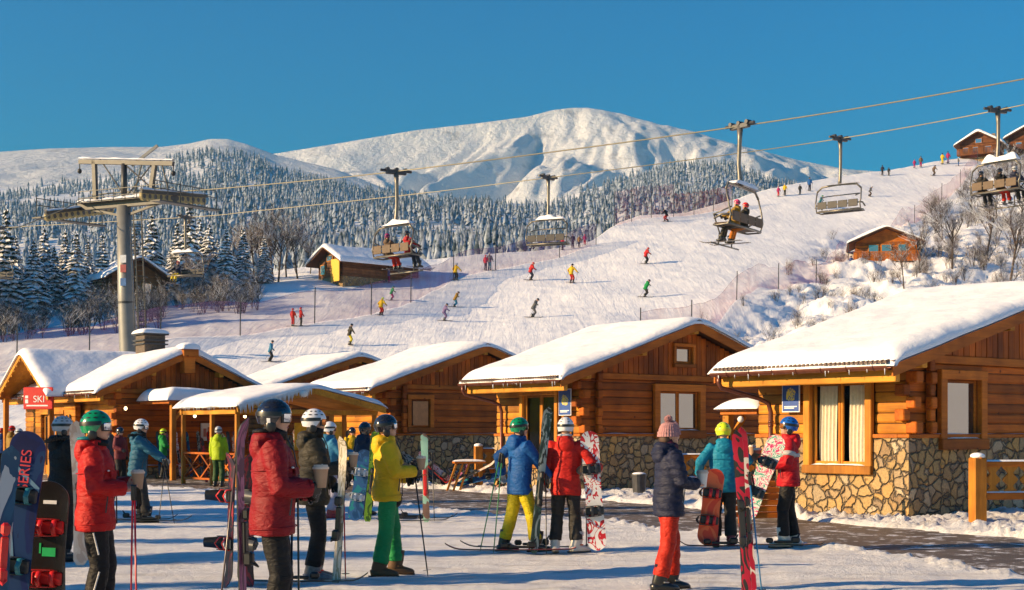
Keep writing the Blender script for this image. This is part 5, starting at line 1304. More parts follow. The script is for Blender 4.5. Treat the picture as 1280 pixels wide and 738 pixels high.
def helmet_parts(root, J, spec, lod):
    Hm = J['H']; hc = spec.get('helmet'); c = (0, -.012, .138); r = (.112, .132, .128)
    if hc is None: return
    nu, nv = (32, 16) if lod == 0 else (16, 8)
    m = MB()
    def low(az):   # lower rim height by azimuth from the face
        a = abs(az); return c[2]+(.018 if a < .9 else .018-(a-.9)/.5*.085 if a < 1.4 else -.067 if a < 2.2 else -.067+.012*(a-2.2))
    def pt(u_, v_, o):
        az = -math.pi+2*math.pi*u_; z0 = low(az); z = z0+(c[2]+r[2]+o-z0)*math.sin(v_*math.pi/2); k = math.sqrt(max(0, 1-min(1, ((z-c[2])/(r[2]+o))**2)))
        if z < c[2]: k = max(k, .9)
        return Hm @ V3((r[0]+o)*k*math.sin(az), c[1]+(r[1]+o)*k*math.cos(az), z)
    m.grid(lambda u_, v_: pt(u_, v_, .0), nu, nv); m.grid(lambda u_, v_: pt(u_, 1-v_, -.014), nu, nv); m.grid(lambda u_, v_: pt(u_, 0, -.014*(1-v_)), nu, 1)
    h = m.build('helmet', hc, root, smooth=True)
    if lod < 2:
        m = MB()
        for s in (-1, 1): m.ell(Hm @ V3(s*.092, -.02, .06), (.015, .040, .052), 12, 8, Hm.to_3x3())
        m.parts('ear_pad', BLACK, h, smooth=True)
        if not spec.get('nostrap'):
            m = MB(); ell_patch(m, Hm, c, (r[0]+.003, r[1]+.003, r[2]+.003), 1.0, 2*math.pi-1.0, c[2]-.005, c[2]+.030, .003, 30, 2); m.build('goggle_strap', spec.get('strap', BLACK), h, smooth=True)
    if lod == 0:
        m = MB()
        for az in (-1.9, -1.35, -.75, .75, 1.35, 1.9, 2.6, -2.6):
            for zz, ln in ((.062, .17), (.098, .14)):
                def vp(u_, v_, az=az, zz=zz, ln=ln):
                    a = az+(u_-.5)*ln*2.2; z = c[2]+zz+(v_-.5)*.012*math.sin(math.pi*u_)**.5; k = math.sqrt(1-((z-c[2])/(r[2]))**2); return Hm @ V3((r[0]+.0022)*k*math.sin(a), c[1]+(r[1]+.0022)*k*math.cos(a), z)
                m.grid(vp, 8, 2)
        m.build('vent', BLACK, h)
    if spec.get('logo'):
        m = MB(); 
        for s in (-1, 1): ell_patch(m, Hm, c, (r[0]+.003, r[1]+.003, r[2]+.003), s*1.75-.10, s*1.75+.10, c[2]-.055, c[2]-.020, .002, 4, 3)
        m.build('helmet_mark', WHITE, h)
    if spec.get('goggles', True):
        m = MB(); ell_patch(m, Hm, (0, -.005, .125), (.090, .108, .12), -1.0, 1.0, .082, .158, .010, 18, 6); g = m.build('goggles', BLACK, root, smooth=True)
        m = MB(); ell_patch(m, Hm, (0, -.005, .125), (.1005, .1185, .13), -.85, .85, .092, .150, .004, 16, 5); m.build('lens', spec.get('lens', MATS.get('lens_dark')), g, smooth=True)
mk_lens = simple('lens_dark', (.05, .045, .06), .08, .6); simple('lens_orange', (.5, .16, .03), .08, .6); simple('lens_silver', (.45, .48, .55), .1, .8)
def person(loc, ang, spec, pose, label, lod=0, H=1.80, group=None, skis=None):
    """ang: 0 = back to camera (+Y), 90 = facing right"""
    root = empty('person', loc, -R(ang)); s = H/1.80; root.scale = (s, s, s); tag(root, label, 'person', group)
    J = skeleton(pose); vb = (.0105, .018, .035)[lod]; vc = (.011, .018, .03)[lod]
    mb = body_mesh(J, vb, spec.get('bare', False), spec.get('curl', .9), spec.get('palm')); me = remesh(mb, vb, 1); me.materials.append(SKIN); o = bpy.data.objects.new('body', me); COL.objects.link(o); o.parent = root
    if lod == 0 and not spec.get('noface'):
        Hm = J['H']; m = MB()
        for sx in (-1, 1): m.ell(Hm @ V3(sx*.030, .0735, .115), (.0085, .006, .006), 8, 6, Hm.to_3x3())
        m.parts('eye', EYEW, root, smooth=True); m = MB(); m.ell(Hm @ V3(0, .091, .050), (.019, .006, .0065), 10, 6, Hm.to_3x3()); m.build('lips', LIPS, root, smooth=True)
    me = remesh(trouser_geo(J, spec), vc, 1); folds(me, .0105 if lod < 2 else 0, 6, hash(label) % 50*.37); me.materials.append(spec['trousers']); o = bpy.data.objects.new('trousers', me); COL.objects.link(o); o.parent = root; tro = o
    me = remesh(jacket_geo(J, spec), vc, 2); folds(me, .0125 if lod < 2 else 0, 5, len(label)*.71, spec.get('quilt', 0) if lod < 2 else 0); me.materials.append(spec['jacket']); o = bpy.data.objects.new('jacket', me); COL.objects.link(o); o.parent = root; jk = o
    if lod < 2:
        T = J['T']; b = spec.get('bulk', 1.0)
        if lod == 0:   # zip pocket, hem cord, chest mark
            m = MB()
            for sx in (-1, 1): m.tube([T @ V3(sx*.165*b, .105*b, .95), T @ V3(sx*.16*b, .125*b, 1.12)], .006, 5)
            m.parts('pocket_zip', METD if not spec.get('zipc') else spec['zipc'], jk)
            m = MB(); m.tube([T @ V3(0, .152*b+.012, spec.get('hem', .80)+.05), T @ V3(0, .155*b+.005, 1.1), T @ V3(0, .165*b, 1.25), T @ V3(0, .135*b, 1.42), T @ V3(0, .092, 1.53)], .006, 5); m.build('front_zip', METD, jk)
            for n in 'lr':
                e = J['e'+n].lerp(J['w'+n], .90); d = (J['w'+n]-J['e'+n]).normalized(); m = MB(); m.tube([e-d*.014, e+d*.014], [.062*b, .060*b], 14); m.build('cuff', spec.get('cuff', spec['jacket']), jk)
        if lod == 0 and not spec.get('quilt'):
            m = MB()
            for z_, k_ in ((1.285, 1), (spec.get('hem', .80)+.055, 1)):
                rx, ry = (.2065*b+.007, .1515*b+.007) if z_ > 1 else (.205*b+.006, .155*b+.006)
                m.tube([T @ V3(math.sin(a)*rx, math.cos(a)*ry+(.008 if z_ > 1 else -.005), z_+.012*math.cos(a)) for a in [i*math.pi/16 for i in range(33)]], .0045, 5)
            m.parts('seam', spec['jacket'], jk)
            m = MB()
            for sx in (-1, 1): m.poly([T @ V3(sx*.05*b, .158*b+.004, 1.30), T @ V3(sx*.13*b, .130*b+.004, 1.30), T @ V3(sx*.13*b, .134*b+.004, 1.25), T @ V3(sx*.05*b, .162*b+.004, 1.25)], T.to_3x3() @ V3(0, .008, 0))
            m.parts('pocket_flap', spec['jacket'], jk)
        if spec.get('fur'):
            m = MB(); rs = random.Random(3)
            for i in range(420):
                a = rs.uniform(0, 6.283); q = T @ V3(math.cos(a)*.125, -.06+math.sin(a)*.11, 1.50+.02*math.cos(a*2)); d = V3(math.cos(a)+rs.uniform(-.7, .7), math.sin(a)+rs.uniform(-.7, .7), rs.uniform(-.3, 1.1)).normalized()*rs.uniform(.035, .07); m.tube([q, q+d], [.010, .001], 3, cap=False)
            m.build('fur_trim', spec['fur'], jk)
        if spec.get('lining'):
            m = MB(); m.ell(T @ V3(0, -.075, 1.565), (.105, .085, .022), 16, 6, T.to_3x3()); m.build('hood_lining', spec['lining'], jk, smooth=True)
        if spec.get('band'):
            bm_ = spec['band']; m = MB()
            for n in 'lr':
                c = J['s'+n].lerp(J['e'+n], .55); d = (J['e'+n]-J['s'+n]).normalized(); m.tube([c-d*.03, c+d*.03], [.102*b, .099*b], 16)
            torso_rings(m, T, [(1.25, .226*b, .172*b, .01), (1.30, .226*b, .170*b, .008)], 24); m.build('chest_band', bm_, jk, smooth=True)
        if spec.get('stripe'):
            m = MB()
            for n, sx in (('l', -1), ('r', 1)):
                h, k, a = J['h'+n], J['k'+n], J['a'+n]; m.tube([h.lerp(k, .3)+V3(sx*.105, 0, 0), h.lerp(k, .75)+V3(sx*.088, .02, 0)], .008, 5); m.tube([k.lerp(a, .1)+V3(sx*.086, .02, 0), k.lerp(a, .6)+V3(sx*.09, 0, 0)], .008, 5)
            m.parts('reflective_stripe', spec['stripe'], tro)
        if spec.get('mark'):
            m = MB(); m.ell(T @ V3(.15*b*spec.get('ms', 1), .125*b, 1.30), (.02, .012, .008), 8, 4); m.build('sleeve_mark', WHITE, jk)
    for n, sx in (('l', -1), ('r', 1)):
        m, Ry = boot_geo(J, n, sx, J['p']['fd'+n]); 
        bo = m.build('boot', spec.get('boots', BLACK), root, smooth=True)
        if lod == 0:
            m = MB()
            for zz, yy in ((.12, .085), (.06, .08), (-.01, .085)): m.tube([Ry @ V3(-.062, yy-.06, zz), Ry @ V3(-.04, yy, zz-.005), Ry @ V3(.04, yy, zz-.005), Ry @ V3(.062, yy-.06, zz)], .009, 5)
            m.parts('buckle', spec.get('bk', MET), bo)
            m = MB(); m.tube([Ry @ V3(0, -.12, -.105), Ry @ V3(0, .22, -.105)], [(.05, .012), (.045, .012)], 10, ref=Ry.to_3x3() @ V3(1, 0, 0)); m.build('sole', BLACK, bo)
        if not spec.get('bare') and lod < 2:
            m = MB(); d = J['w'+n]-J['e'+n]; pl = V3(-sx, .2, 0) if spec.get('palm') is None else V3(*spec['palm']); hand(m, J['w'+n], d, pl, sx, spec.get('curl', .9), 1.3); m.tube([J['w'+n]-d.normalized()*.045, J['w'+n]+d.normalized()*.01], [.05, .04], 10)
            me = remesh(m, .008 if lod == 0 else .012, 1); me.materials.append(spec.get('gloves', BLACK)); o = bpy.data.objects.new('glove', me); COL.objects.link(o); o.parent = root
        elif lod == 2:
            m = MB(); m.ell(J['w'+n]+(J['w'+n]-J['e'+n]).normalized()*.05, (.05, .05, .05), 8, 6); m.build('glove', BLACK, root, smooth=True)
    helmet_parts(root, J, spec, lod)
    if spec.get('hat'):
        Hm = J['H']; m = MB()
        def ht(u_, v_):
            az = 2*math.pi*u_; z = .095+.155*math.sin(v_*math.pi/2); k = math.cos(v_*math.pi/2)**.55; rb = .004*math.cos(az*26)+.003*math.sin(v_*40); bl = 1.0 if v_ > .22 else 1.06
            return Hm @ V3((.100*bl+rb)*k*math.sin(az)*1.0, -.012+(.116*bl+rb)*k*math.cos(az), z+(.012 if abs(az-math.pi) > 2.3 else -.01))
        m.grid(ht, 104, 24); hobj = m.build('knit_hat', spec['hat'], root, smooth=True)
        m = MB(); rs = random.Random(9)
        for i in range(260):
            d = V3(rs.gauss(0, 1), rs.gauss(0, 1), rs.gauss(0, 1)).normalized(); p = Hm @ V3(0, -.02, .272); m.tube([p, p+d*rs.uniform(.036, .048)], [.010, .006], 4)
        m.build('pompom', spec['hat'], hobj)
    if spec.get('neck'):
        Hm = J['H']; m = MB(); m.tube([Hm @ V3(0, -.01, -.03), Hm @ V3(0, .0, .03), Hm @ V3(0, .008, spec.get('nh', .055)), Hm @ V3(0, .010, spec.get('nh', .055)+.004)], [(.095, .10), (.080, .090), (.070, .088), (.05, .07)], 20, ref=Hm.to_3x3() @ V3(1, 0, 0)); m.build('neck_warmer', spec['neck'], root, smooth=True)
    if spec.get('hair'):
        Hm = J['H']; m = MB(); m.ell(Hm @ V3(0, -.06, .06), (.078, .06, .075), 14, 10, Hm.to_3x3()); m.build('hair', spec['hair'], root, smooth=True)
    root['_J'] = 0; del root['_J']
    M = root.matrix_basis
    return root, J, Matrix.Translation(Vector(loc)) @ Matrix.Rotation(-R(ang), 4, 'Z') @ Matrix.Scale(s, 4)
# ------------------------------------------------------------ equipment
def ori(bottom, top, face):
    """frame whose z runs bottom to top and whose -y looks along face"""
    b = Vector(bottom); z = (Vector(top)-b); L = z.length; z.normalize(); y = -Vector(face); y = (y-z*y.dot(z)).normalized(); x = y.cross(z)
    return Matrix(((x.x, y.x, z.x, b.x), (x.y, y.y, z.y, b.y), (x.z, y.z, z.z, b.z), (0, 0, 0, 1))), L
def ski_obj(M, L, mat, label, base=None, w_=.095, group=None, binding=True, bcol=None, cat='ski', name='ski'):
    r = empty(name); r.matrix_world = M; tag(r, label, cat, group)
    m = MB(); N = 28
    def c(t):
        wd = w_*(.78+.32*abs(t-.45)**1.3*2.2)/1.0; e = min(1, (1-t)/.07); e2 = min(1, t/.03+.25); wd *= math.sqrt(max(0.0, 1-(1-e)**2))*math.sqrt(min(1, e2)) ; y = .0-(max(0, t-.86)/.14)**2*.075+(-.02*max(0, .04-t)/.04); return wd/2, y+.012*math.sin(math.pi*t)
    def top_(u_, v_): wd, y = c(v_); return V3((u_-.5)*2*wd, y-.007-.003*(1-abs(u_-.5)*2), v_*L)
    def bot(u_, v_): wd, y = c(v_); return V3((.5-u_)*2*wd, y+.006, v_*L)
    m.grid(top_, 4, N); m.cur = 1; m.grid(bot, 4, N)
    for s in (0, 1): m.grid(lambda u_, v_: (top_(s, v_) if (u_ > .5) == (s == 0) else bot(1-s, v_)), 1, N)
    m.build('deck', [mat, base or BLACK], r, smooth=True)
    if binding:
        m = MB(); z = L*.42; m.box((-.03, -.045, z-.10), (.03, -.012, z+.16), .01); m.box((-.035, -.085, z+.17), (.035, -.012, z+.27), .02); m.box((-.035, -.10, z-.20), (.035, -.012, z-.08), .02); m.tube([(-.03, -.09, z-.17), (0, -.14, z-.20), (.03, -.09, z-.17)], .010, 5); m.parts('binding', bcol or BLACK, r)
    return r
def board_obj(M, L, mat, label, w_=.28, group=None, bcol=None, strap=None, base=None, marks=None):
    r = empty('snowboard'); r.matrix_world = M; tag(r, label, 'snowboard', group)
    m = MB(); N = 36
    def c(t):
        d = min(t, 1-t)*L; e = min(1, d/(w_*.52)); wd = w_*(.86+.16*abs(t-.5)*2)*math.sqrt(max(0, 1-(1-e)**2)); y = -(max(0, abs(t-.5)-.36)/.14)**2*.06; return wd/2, y
    tt = lambda v_: .5-.5*math.cos(math.pi*v_)
    def top_(u_, v_): wd, y = c(tt(v_)); return V3((u_-.5)*2*wd, y-.006, tt(v_)*L)
    def bot(u_, v_): wd, y = c(tt(v_)); return V3((.5-u_)*2*wd, y+.005, tt(v_)*L)
    m.grid(top_, 6, N); m.cur = 1; m.grid(bot, 6, N)
    for s in (0, 1): m.grid(lambda u_, v_: (top_(s, v_) if (u_ > .5) == (s == 0) else bot(1-s, v_)), 1, N)
    m.build('deck', [mat, base or BLACK], r, smooth=True)
    for zc in (L*.33, L*.68):
        m = MB(); k = 1.0
        m.box((-.125, -.035, zc-.055), (.125, -.008, zc+.055), .012); b = m.build('binding', bcol or BLACK, r)
        m = MB()   # highback, cups the heel
        m.grid(lambda u_, v_: V3(-.135-.05*math.sin(math.pi*u_)*0-.055*v_, -.04-.19*v_, zc)+V3(-.03*math.sin(math.pi*u_), 0, (u_-.5)*.13*(1-.25*v_)), 8, 5)
        m.grid(lambda u_, v_: V3(-.127-.055*v_, -.04-.19*v_, zc)+V3(-.03*math.sin(math.pi*u_), 0, (.5-u_)*.13*(1-.25*v_)), 8, 5); m.build('highback', bcol or BLACK, b, smooth=True)
        m = MB()
        for xx, hh in ((-.03, .15), (.07, .10)): m.tube([(xx, -.02, zc-.065), (xx-.01, -hh*.7, zc-.06), (xx-.015, -hh, zc), (xx-.01, -hh*.7, zc+.06), (xx, -.02, zc+.065)], [(.022, .007)]*5, 8, ref=(1, 0, 0))
        m.parts('strap', strap or bcol or BLACK, b, smooth=True)
        m = MB()
        for s in (-1, 1): m.poly([(-.125, -.02, zc+s*.065), (.06, -.02, zc+s*.065), (.03, -.06, zc+s*.065), (-.10, -.11, zc+s*.065), (-.14, -.11, zc+s*.065)], (0, 0, s*.008))
        m.parts('heel_cup', bcol or BLACK, b)
    if marks: marks(r, L)
    return r
def pole_obj(bottom, top, mat, label, group=None, grip=None):
    r = empty('ski_pole', bottom); tag(r, label, 'ski pole', group); d = Vector(top)-Vector(bottom); L = d.length; dn = d/L
    m = MB(); m.tube([V3(0, 0, 0), dn*.08, dn*L], [.003, .0075, .009], 8); m.build('shaft', mat, r, smooth=True)
    m = MB(); m.tube([dn*.07, dn*.075], [.045, .045], 12); m.build('basket', BLACK, r)
    m = MB(); m.tube([dn*(L-.13), dn*(L-.09), dn*(L-.02), dn*L], [.013, .016, .015, .018], 8); g = m.build('grip', grip or BLACK, r, smooth=True)
    sd = dn.orthogonal().normalized(); m = MB(); m.tube([dn*(L-.01), dn*(L-.05)+sd*.05, dn*(L-.16)+sd*.06, dn*(L-.2)+sd*.03, dn*(L-.03)+sd*.012], [(.010, .002)]*5, 6); m.build('wrist_strap', BLACK, g)
    return r
KRAFT = simple('paper_cup_kraft', (.40, .24, .14), .8); LID = simple('cup_lid', (.62, .50, .40), .4)
def cup(p, s, label, lid=True, mat=None):
    r = empty('paper_cup', p); tag(r, label, 'cup', 'takeaway cups held by the skiers')
    m = MB(); m.tube([(0, 0, -.055*s), (0, 0, .055*s)], [.030*s, .043*s], 20); m.build('cup_body', mat or KRAFT, r, smooth=False)
    m = MB(); m.tube([(0, 0, .05*s), (0, 0, .062*s), (0, 0, .064*s), (0, 0, .074*s)], [.047*s, .047*s, .041*s, .039*s], 20); m.tube([(.01, 0, .07*s), (.012, 0, .078*s)], .006, 6); m.build('cup_lid', LID, r)
    return r
# ------------------------------------------------------------ cloth colours
def C_(n, c, r=.6): return cloth('cloth_'+n, c, r)
RED_J = C_('red', (.68, .012, .012)); CRIM = C_('crimson', (.33, .006, .014)); BLK = C_('black', (.010, .009, .010)); CHAR = C_('charcoal', (.035, .032, .030)); OLV = C_('dark_olive', (.040, .034, .022))
YEL = C_('yellow', (1.0, .62, .012)); GRN = C_('green', (.010, .30, .09)); BLU = C_('blue', (.008, .12, .42)); YELT = C_('lemon', (.86, .66, .01)); NAVY = C_('navy', (.018, .022, .055)); REDT = C_('scarlet', (.72, .03, .008))
TURQ = C_('turquoise', (.010, .30, .48)); TEAL = C_('teal', (.02, .20, .28)); LIME = C_('lime', (.55, .75, .01)); DGRN = C_('dark_green', (.03, .085, .02)); PALE = C_('pale_lavender', (.45, .45, .60)); LBLU = C_('light_blue', (.05, .28, .50))
OCH = C_('ochre', (.42, .24, .03)); WHT = C_('white', (.72, .72, .74)); PNK = C_('pink', (.70, .36, .36), .9); PUR = C_('purple', (.20, .14, .30)); GRY = C_('grey', (.13, .13, .13)); ORG = C_('orange', (.75, .22, .01)); MAG = C_('magenta', (.5, .02, .15)); BRN = C_('brown', (.16, .10, .06)); GRNJ = C_('kelly', (.01, .38, .08))
H_GRN = simple('helmet_green', (.004, .22, .085), .22, coat=.6, var=.05); H_BLK = simple('helmet_black', (.012, .012, .016), .15, coat=.8); H_WHT = simple('helmet_white', (.68, .68, .70), .3, coat=.4, var=.05); H_BLU = simple('helmet_blue', (.01, .10, .42), .25, coat=.5); H_LIM = simple('helmet_lime', (.62, .75, .01), .3, coat=.4); H_GRY = simple('helmet_grey', (.42, .44, .46), .35, coat=.3); H_RED = simple('helmet_red', (.55, .02, .02), .3)
FUR = simple('fur_brown', (.10, .07, .05), .9); GLW = simple('glove_white', (.55, .52, .48), .8); BT_W = simple('boot_white', (.66, .60, .52), .35, var=.1); BT_B = simple('boot_black', (.014, .014, .015), .3)
BT_O = simple('boot_brown', (.10, .05, .02), .7); BIND_R = simple('binding_red', (.55, .015, .015), .35); BIND_D = simple('binding_dark', (.03, .032, .036), .4); BIND_T = simple('binding_teal', (.02, .16, .20), .4); OR_P = simple('orange_plastic', (.75, .12, .02), .35)
HAIRB = simple('hair_brown', (.07, .035, .02), .7)
def FEET(px, Y): return V3((px-HX)/F*Y, Y, 0.0)
OL, OS = MATS['lens_orange'], MATS['lens_silver']
HOLD = dict(hl=(-.09, .26, 1.18), hr=(.10, .26, 1.18), el=(-.5, -.3, -.9), er=(.5, -.3, -.9))
def wh(R_, loc): return R_[2] @ Vector(loc)
# 1 red jacket, green helmet
P1 = person(FEET(120, 12), 84, dict(jacket=RED_J, trousers=BLK, helmet=H_GRN, bare=True, lining=C_('turquoise_lining', (.02, .30, .34)), boots=BT_B, neck=BLK, nh=.035, mark=1, ms=1, stripe=WHT, lens=OS, hem=.80, bulk=1.05, palm=(0, .3, .5)), dict(HOLD, hyaw=4, hpit=-2, hl=(-.06, .27, 1.18), hr=(.07, .25, 1.15)), 'person in bright red jacket and green helmet holding a cup', H=1.78)
cup(wh(P1, (0.0, .345, 1.21)), 1.25, 'lidded cup in the hands of the person in the green helmet and red jacket')
# 4 crimson, black helmet
P4 = person(FEET(342, 11), 80, dict(jacket=CRIM, trousers=BLK, helmet=H_BLK, logo=1, boots=BT_B, neck=BLK, nh=.05, mark=1, bulk=1.10, hem=.80, lens=OS, hood=1, lining=BLK), dict(HOLD, hyaw=10, hr=(.10, .27, 1.15), hl=(-.10, .26, 1.10)), 'nearest person, crimson jacket and glossy black helmet, cup in black gloves', H=1.85)
cup(wh(P4, (.07, .345, 1.22)), 1.35, 'lidded kraft cup held by the nearest person in crimson')
# 2 black fur hood
P2 = person(FEET(78, 18), 55, dict(jacket=BLK, trousers=BLK, helmet=H_GRY, fur=FUR, boots=BT_B, bulk=1.08, goggles=True, hem=.72), dict(hr=(.22, .34, 1.05), hl=(-.2, .25, .9), fl=(-.1, .05, 0)), 'person in long black coat with fur hood behind the green helmet', H=1.80)
# 3 blue puffer
P3 = person(FEET(176, 25.7), 88, dict(jacket=C_('petrol', (.02, .13, .22)), quilt=.09, trousers=CHAR, helmet=H_WHT, boots=BT_B, fur=simple('fur_black', (.012, .012, .014), .9), neck=BLK, lens=OS, gloves=C_('glove_grey', (.3, .28, .26))), dict(HOLD, fl=(-.1, -.02, 0), fr=(.1, .12, 0), hl=(-.1, .42, 1.05), hr=(.1, .44, 1.08), hip=(0, -.05), lean=4), 'person in petrol blue quilted jacket and white helmet standing on skis', H=1.84)
# 5 dark olive puffer, white helmet
P5 = person(FEET(392, 15.6), 78, dict(jacket=OLV, quilt=.10, trousers=BLK, helmet=H_WHT, boots=simple('boot_grey', (.16, .15, .15), .35, var=.4, scale=20), bk=RED, neck=BLK, nh=.07, lens=OL, bulk=1.05), dict(HOLD, hr=(.12, .33, 1.20), hl=(-.12, .22, 1.0), hyaw=5), 'person in dark olive puffer jacket and white helmet behind the crimson jacket', H=1.85)
cup(wh(P5, (.11, .405, 1.26)), 1.25, 'lidded cup in the black glove of the person in dark olive')
# 6 light blue jacket pale trousers
P6 = person(FEET(412, 26.9), 62, dict(jacket=LBLU, trousers=PALE, helmet=H_WHT, boots=simple('boot_red', (.35, .03, .03), .4), lens=OL), dict(HOLD, hr=(.14, .40, 1.22), fl=(-.12, .1, 0)), 'person in light blue jacket and pale lavender trousers, white helmet', H=1.80, lod=1)
# 7 navy
P7 = person(FEET(456, 28), 40, dict(jacket=C_('ink', (.02, .03, .06)), trousers=BLK, helmet=H_BLK, boots=BT_B), dict(hr=(.2, .35, 1.1)), 'person in dark navy jacket and black helmet behind the teal snowboard', H=1.80, lod=1)
# 8 yellow
P8 = person(FEET(484, 16.1), 80, dict(jacket=YEL, trousers=GRN, helmet=H_BLK, boots=BT_O, bk=BT_O, lens=OS, bulk=1.04, hem=.84, tb=1.02, noface=0, zipc=BLACK, stripe=None), dict(HOLD, hr=(.09, .30, 1.17), hl=(-.10, .24, 1.08), fl=(-.12, .10, 0), fr=(.12, -.10, 0), hpit=-8, kl=(0, 1, 0)), 'person in yellow jacket and green trousers looking down past a cup', H=1.80)
cup(wh(P8, (.07, .375, 1.25)), 1.2, 'lidded cup above the black glove of the person in yellow')
m = MB(); m.ell((0, .10, .86), (.10, .07, .10), 12, 8); m.build('shirt', BLK, P8[0], smooth=True)
# 9 blue jacket yellow trousers
P9 = person(FEET(650, 19.3), 62, dict(jacket=BLU, trousers=YELT, helmet=H_GRN, boots=BT_B, gloves=GLW, strap=BLACK, hem=.78), dict(hl=(-.42, -.05, 1.02), el=(-.6, -.6, -.2), hr=(.20, .38, .98), fl=(-.16, -.16, 0), fr=(.16, .16, 0), hpit=-6, hyaw=6), 'person in blue jacket and lemon yellow trousers, green helmet', H=1.80)
# 10 red jacket white helmet, back
P10 = person(FEET(707, 19.3), 8, dict(jacket=C_('signal_red', (.74, .02, .012)), trousers=CHAR, helmet=H_WHT, boots=BT_W, bk=OR_P, bare=True, lining=WHT, hem=.77, curl=1.2), dict(hr=(.44, .20, 1.12), er=(.6, -.2, -.8), hl=(-.30, .05, .80), fl=(-.14, 0, 0), fr=(.14, .02, 0), fdr=50, fdl=-10), 'person seen from behind in bright red jacket, white helmet and black trousers', H=1.80)
# 11 pink hat
P11 = person(FEET(836, 14.6), 76, dict(jacket=NAVY, quilt=.085, trousers=REDT, hat=PNK, bare=True, boots=BT_B, neck=C_('plum', (.10, .01, .04)), nh=.03, hair=HAIRB, bulk=1.0, hem=.80, mark=1, palm=(0, .3, .5)), dict(HOLD, fl=(-.1, .06, 0), fr=(.1, -.14, 0), hl=(-.06, .28, 1.14), hr=(.07, .29, 1.13)), 'woman in pink bobble hat, navy puffer jacket and red trousers', H=1.72)
cup(wh(P11, (.01, .375, 1.17)), 1.35, 'open white cup held by the woman in the pink hat', mat=simple('cup_white', (.72, .68, .62), .6))
# 12 turquoise back
P12 = person(FEET(904, 20.2), 4, dict(jacket=TURQ, trousers=CHAR, helmet=H_LIM, boots=simple('boot_crimson', (.3, .02, .03), .35), strap=simple('strap_yellow', (.7, .6, .02)), hem=.80), dict(hr=(.36, .28, 1.28), er=(.7, -.2, -.7), hl=(-.34, .12, 1.05)), 'person seen from behind in turquoise jacket and lime helmet', H=1.74)
cup(wh(P12, (.45, .34, 1.38)), 1.2, 'paper cup raised beside the red skis by the person in turquoise')
# 13 red facing left
P13 = person(FEET(985, 20.2), -84, dict(jacket=C_('flag_red', (.66, .008, .02)), trousers=BLK, helmet=H_BLU, boots=BT_W, band=WHT, gloves=BT_B, lens=OL, hem=.84, bulk=1.02), dict(HOLD, hr=(.10, .33, 1.18), hl=(-.12, .26, 1.12), fl=(-.11, .06, 0), fr=(.12, -.10, 0), hpit=-8), 'person facing left in red jacket with white chest band and blue helmet', H=1.82)
cup(wh(P13, (.09, .41, 1.27)), 1.35, 'red brown cup held by the person in the blue helmet', mat=simple('cup_red', (.50, .12, .05), .6))
# 14-.. middle distance
MID = [
 (273, 42.6, 8, dict(jacket=LIME, trousers=DGRN, helmet=H_GRY, boots=BT_B), dict(hr=(.26, .1, .84), hl=(-.26, .1, .84)), 'person in lime yellow jacket and dark green trousers by the pavilion', 1.78),
 (219, 54, 62, dict(jacket=C_('blue_grey', (.10, .22, .38)), trousers=BLK, helmet=H_GRY, boots=BT_B, band=WHT), dict(hr=(.15, .35, 1.1), fl=(-.12, .15, 0)), 'person in blue grey jacket with white band at the leftmost hut', 1.86),
 (204, 51, 85, dict(jacket=GRNJ, trousers=BLK, helmet=simple('helmet_lime2', (.4, .6, .02), .4), boots=BT_B), dict(hr=(.1, .35, 1.1), hl=(-.1, .3, 1.1)), 'person in green jacket and green hat by the notice board', 1.74),
 (15, 54, 30, dict(jacket=OCH, trousers=BRN, helmet=H_RED, boots=BT_B), dict(hr=(.2, .3, 1.1)), 'person in ochre jacket and red hat at the left edge crowd', 1.86),
 (36, 60, -20, dict(jacket=CHAR, trousers=BLK, helmet=H_BLK, boots=BT_B), dict(hr=(.2, .3, 1.1)), 'person in charcoal jacket in the left edge crowd', 1.82),
 (2, 57, 10, dict(jacket=C_('royal', (.01, .06, .3)), trousers=BLK, helmet=H_RED, boots=BT_B), dict(hr=(.2, .3, 1.1)), 'person in royal blue jacket cut by the left edge', 1.78),
 (60, 56, 20, dict(jacket=TEAL, trousers=OCH, helmet=H_BLK, boots=BT_B), dict(hr=(.2, .3, 1.1)), 'person in teal jacket and ochre trousers before the porch door', 1.84),
 (73, 57, -40, dict(jacket=C_('acid', (.45, .6, .03)), trousers=CHAR, helmet=H_RED, boots=BT_B), dict(hr=(.2, .3, 1.1)), 'child in acid yellow jacket and red hat before the porch door', 1.55),
 (47, 58, 50, dict(jacket=PUR, trousers=BLK, helmet=H_GRY, boots=BT_B), dict(hr=(.2, .3, 1.1)), 'person in purple jacket in the left edge crowd', 1.76),
 (104, 52, 150, dict(jacket=C_('dusk_blue', (.03, .06, .14)), trousers=BLK, helmet=H_BLK, boots=BT_B), dict(hr=(.2, .3, 1.1)), 'person in dusk blue jacket right of the porch door', 1.72),
 (150, 44, 120, dict(jacket=C_('maroon', (.16, .02, .03)), trousers=BLK, helmet=H_BLK, boots=BT_B), dict(hr=(.2, .3, 1.1)), 'person in maroon jacket below the snowy canopy', 1.76),
 (440, 43, 160, dict(jacket=YEL, trousers=BLK, helmet=H_BLK, boots=BT_B), dict(hr=(.2, .3, 1.1)), 'person in yellow jacket inside the open pavilion', 1.76),
]
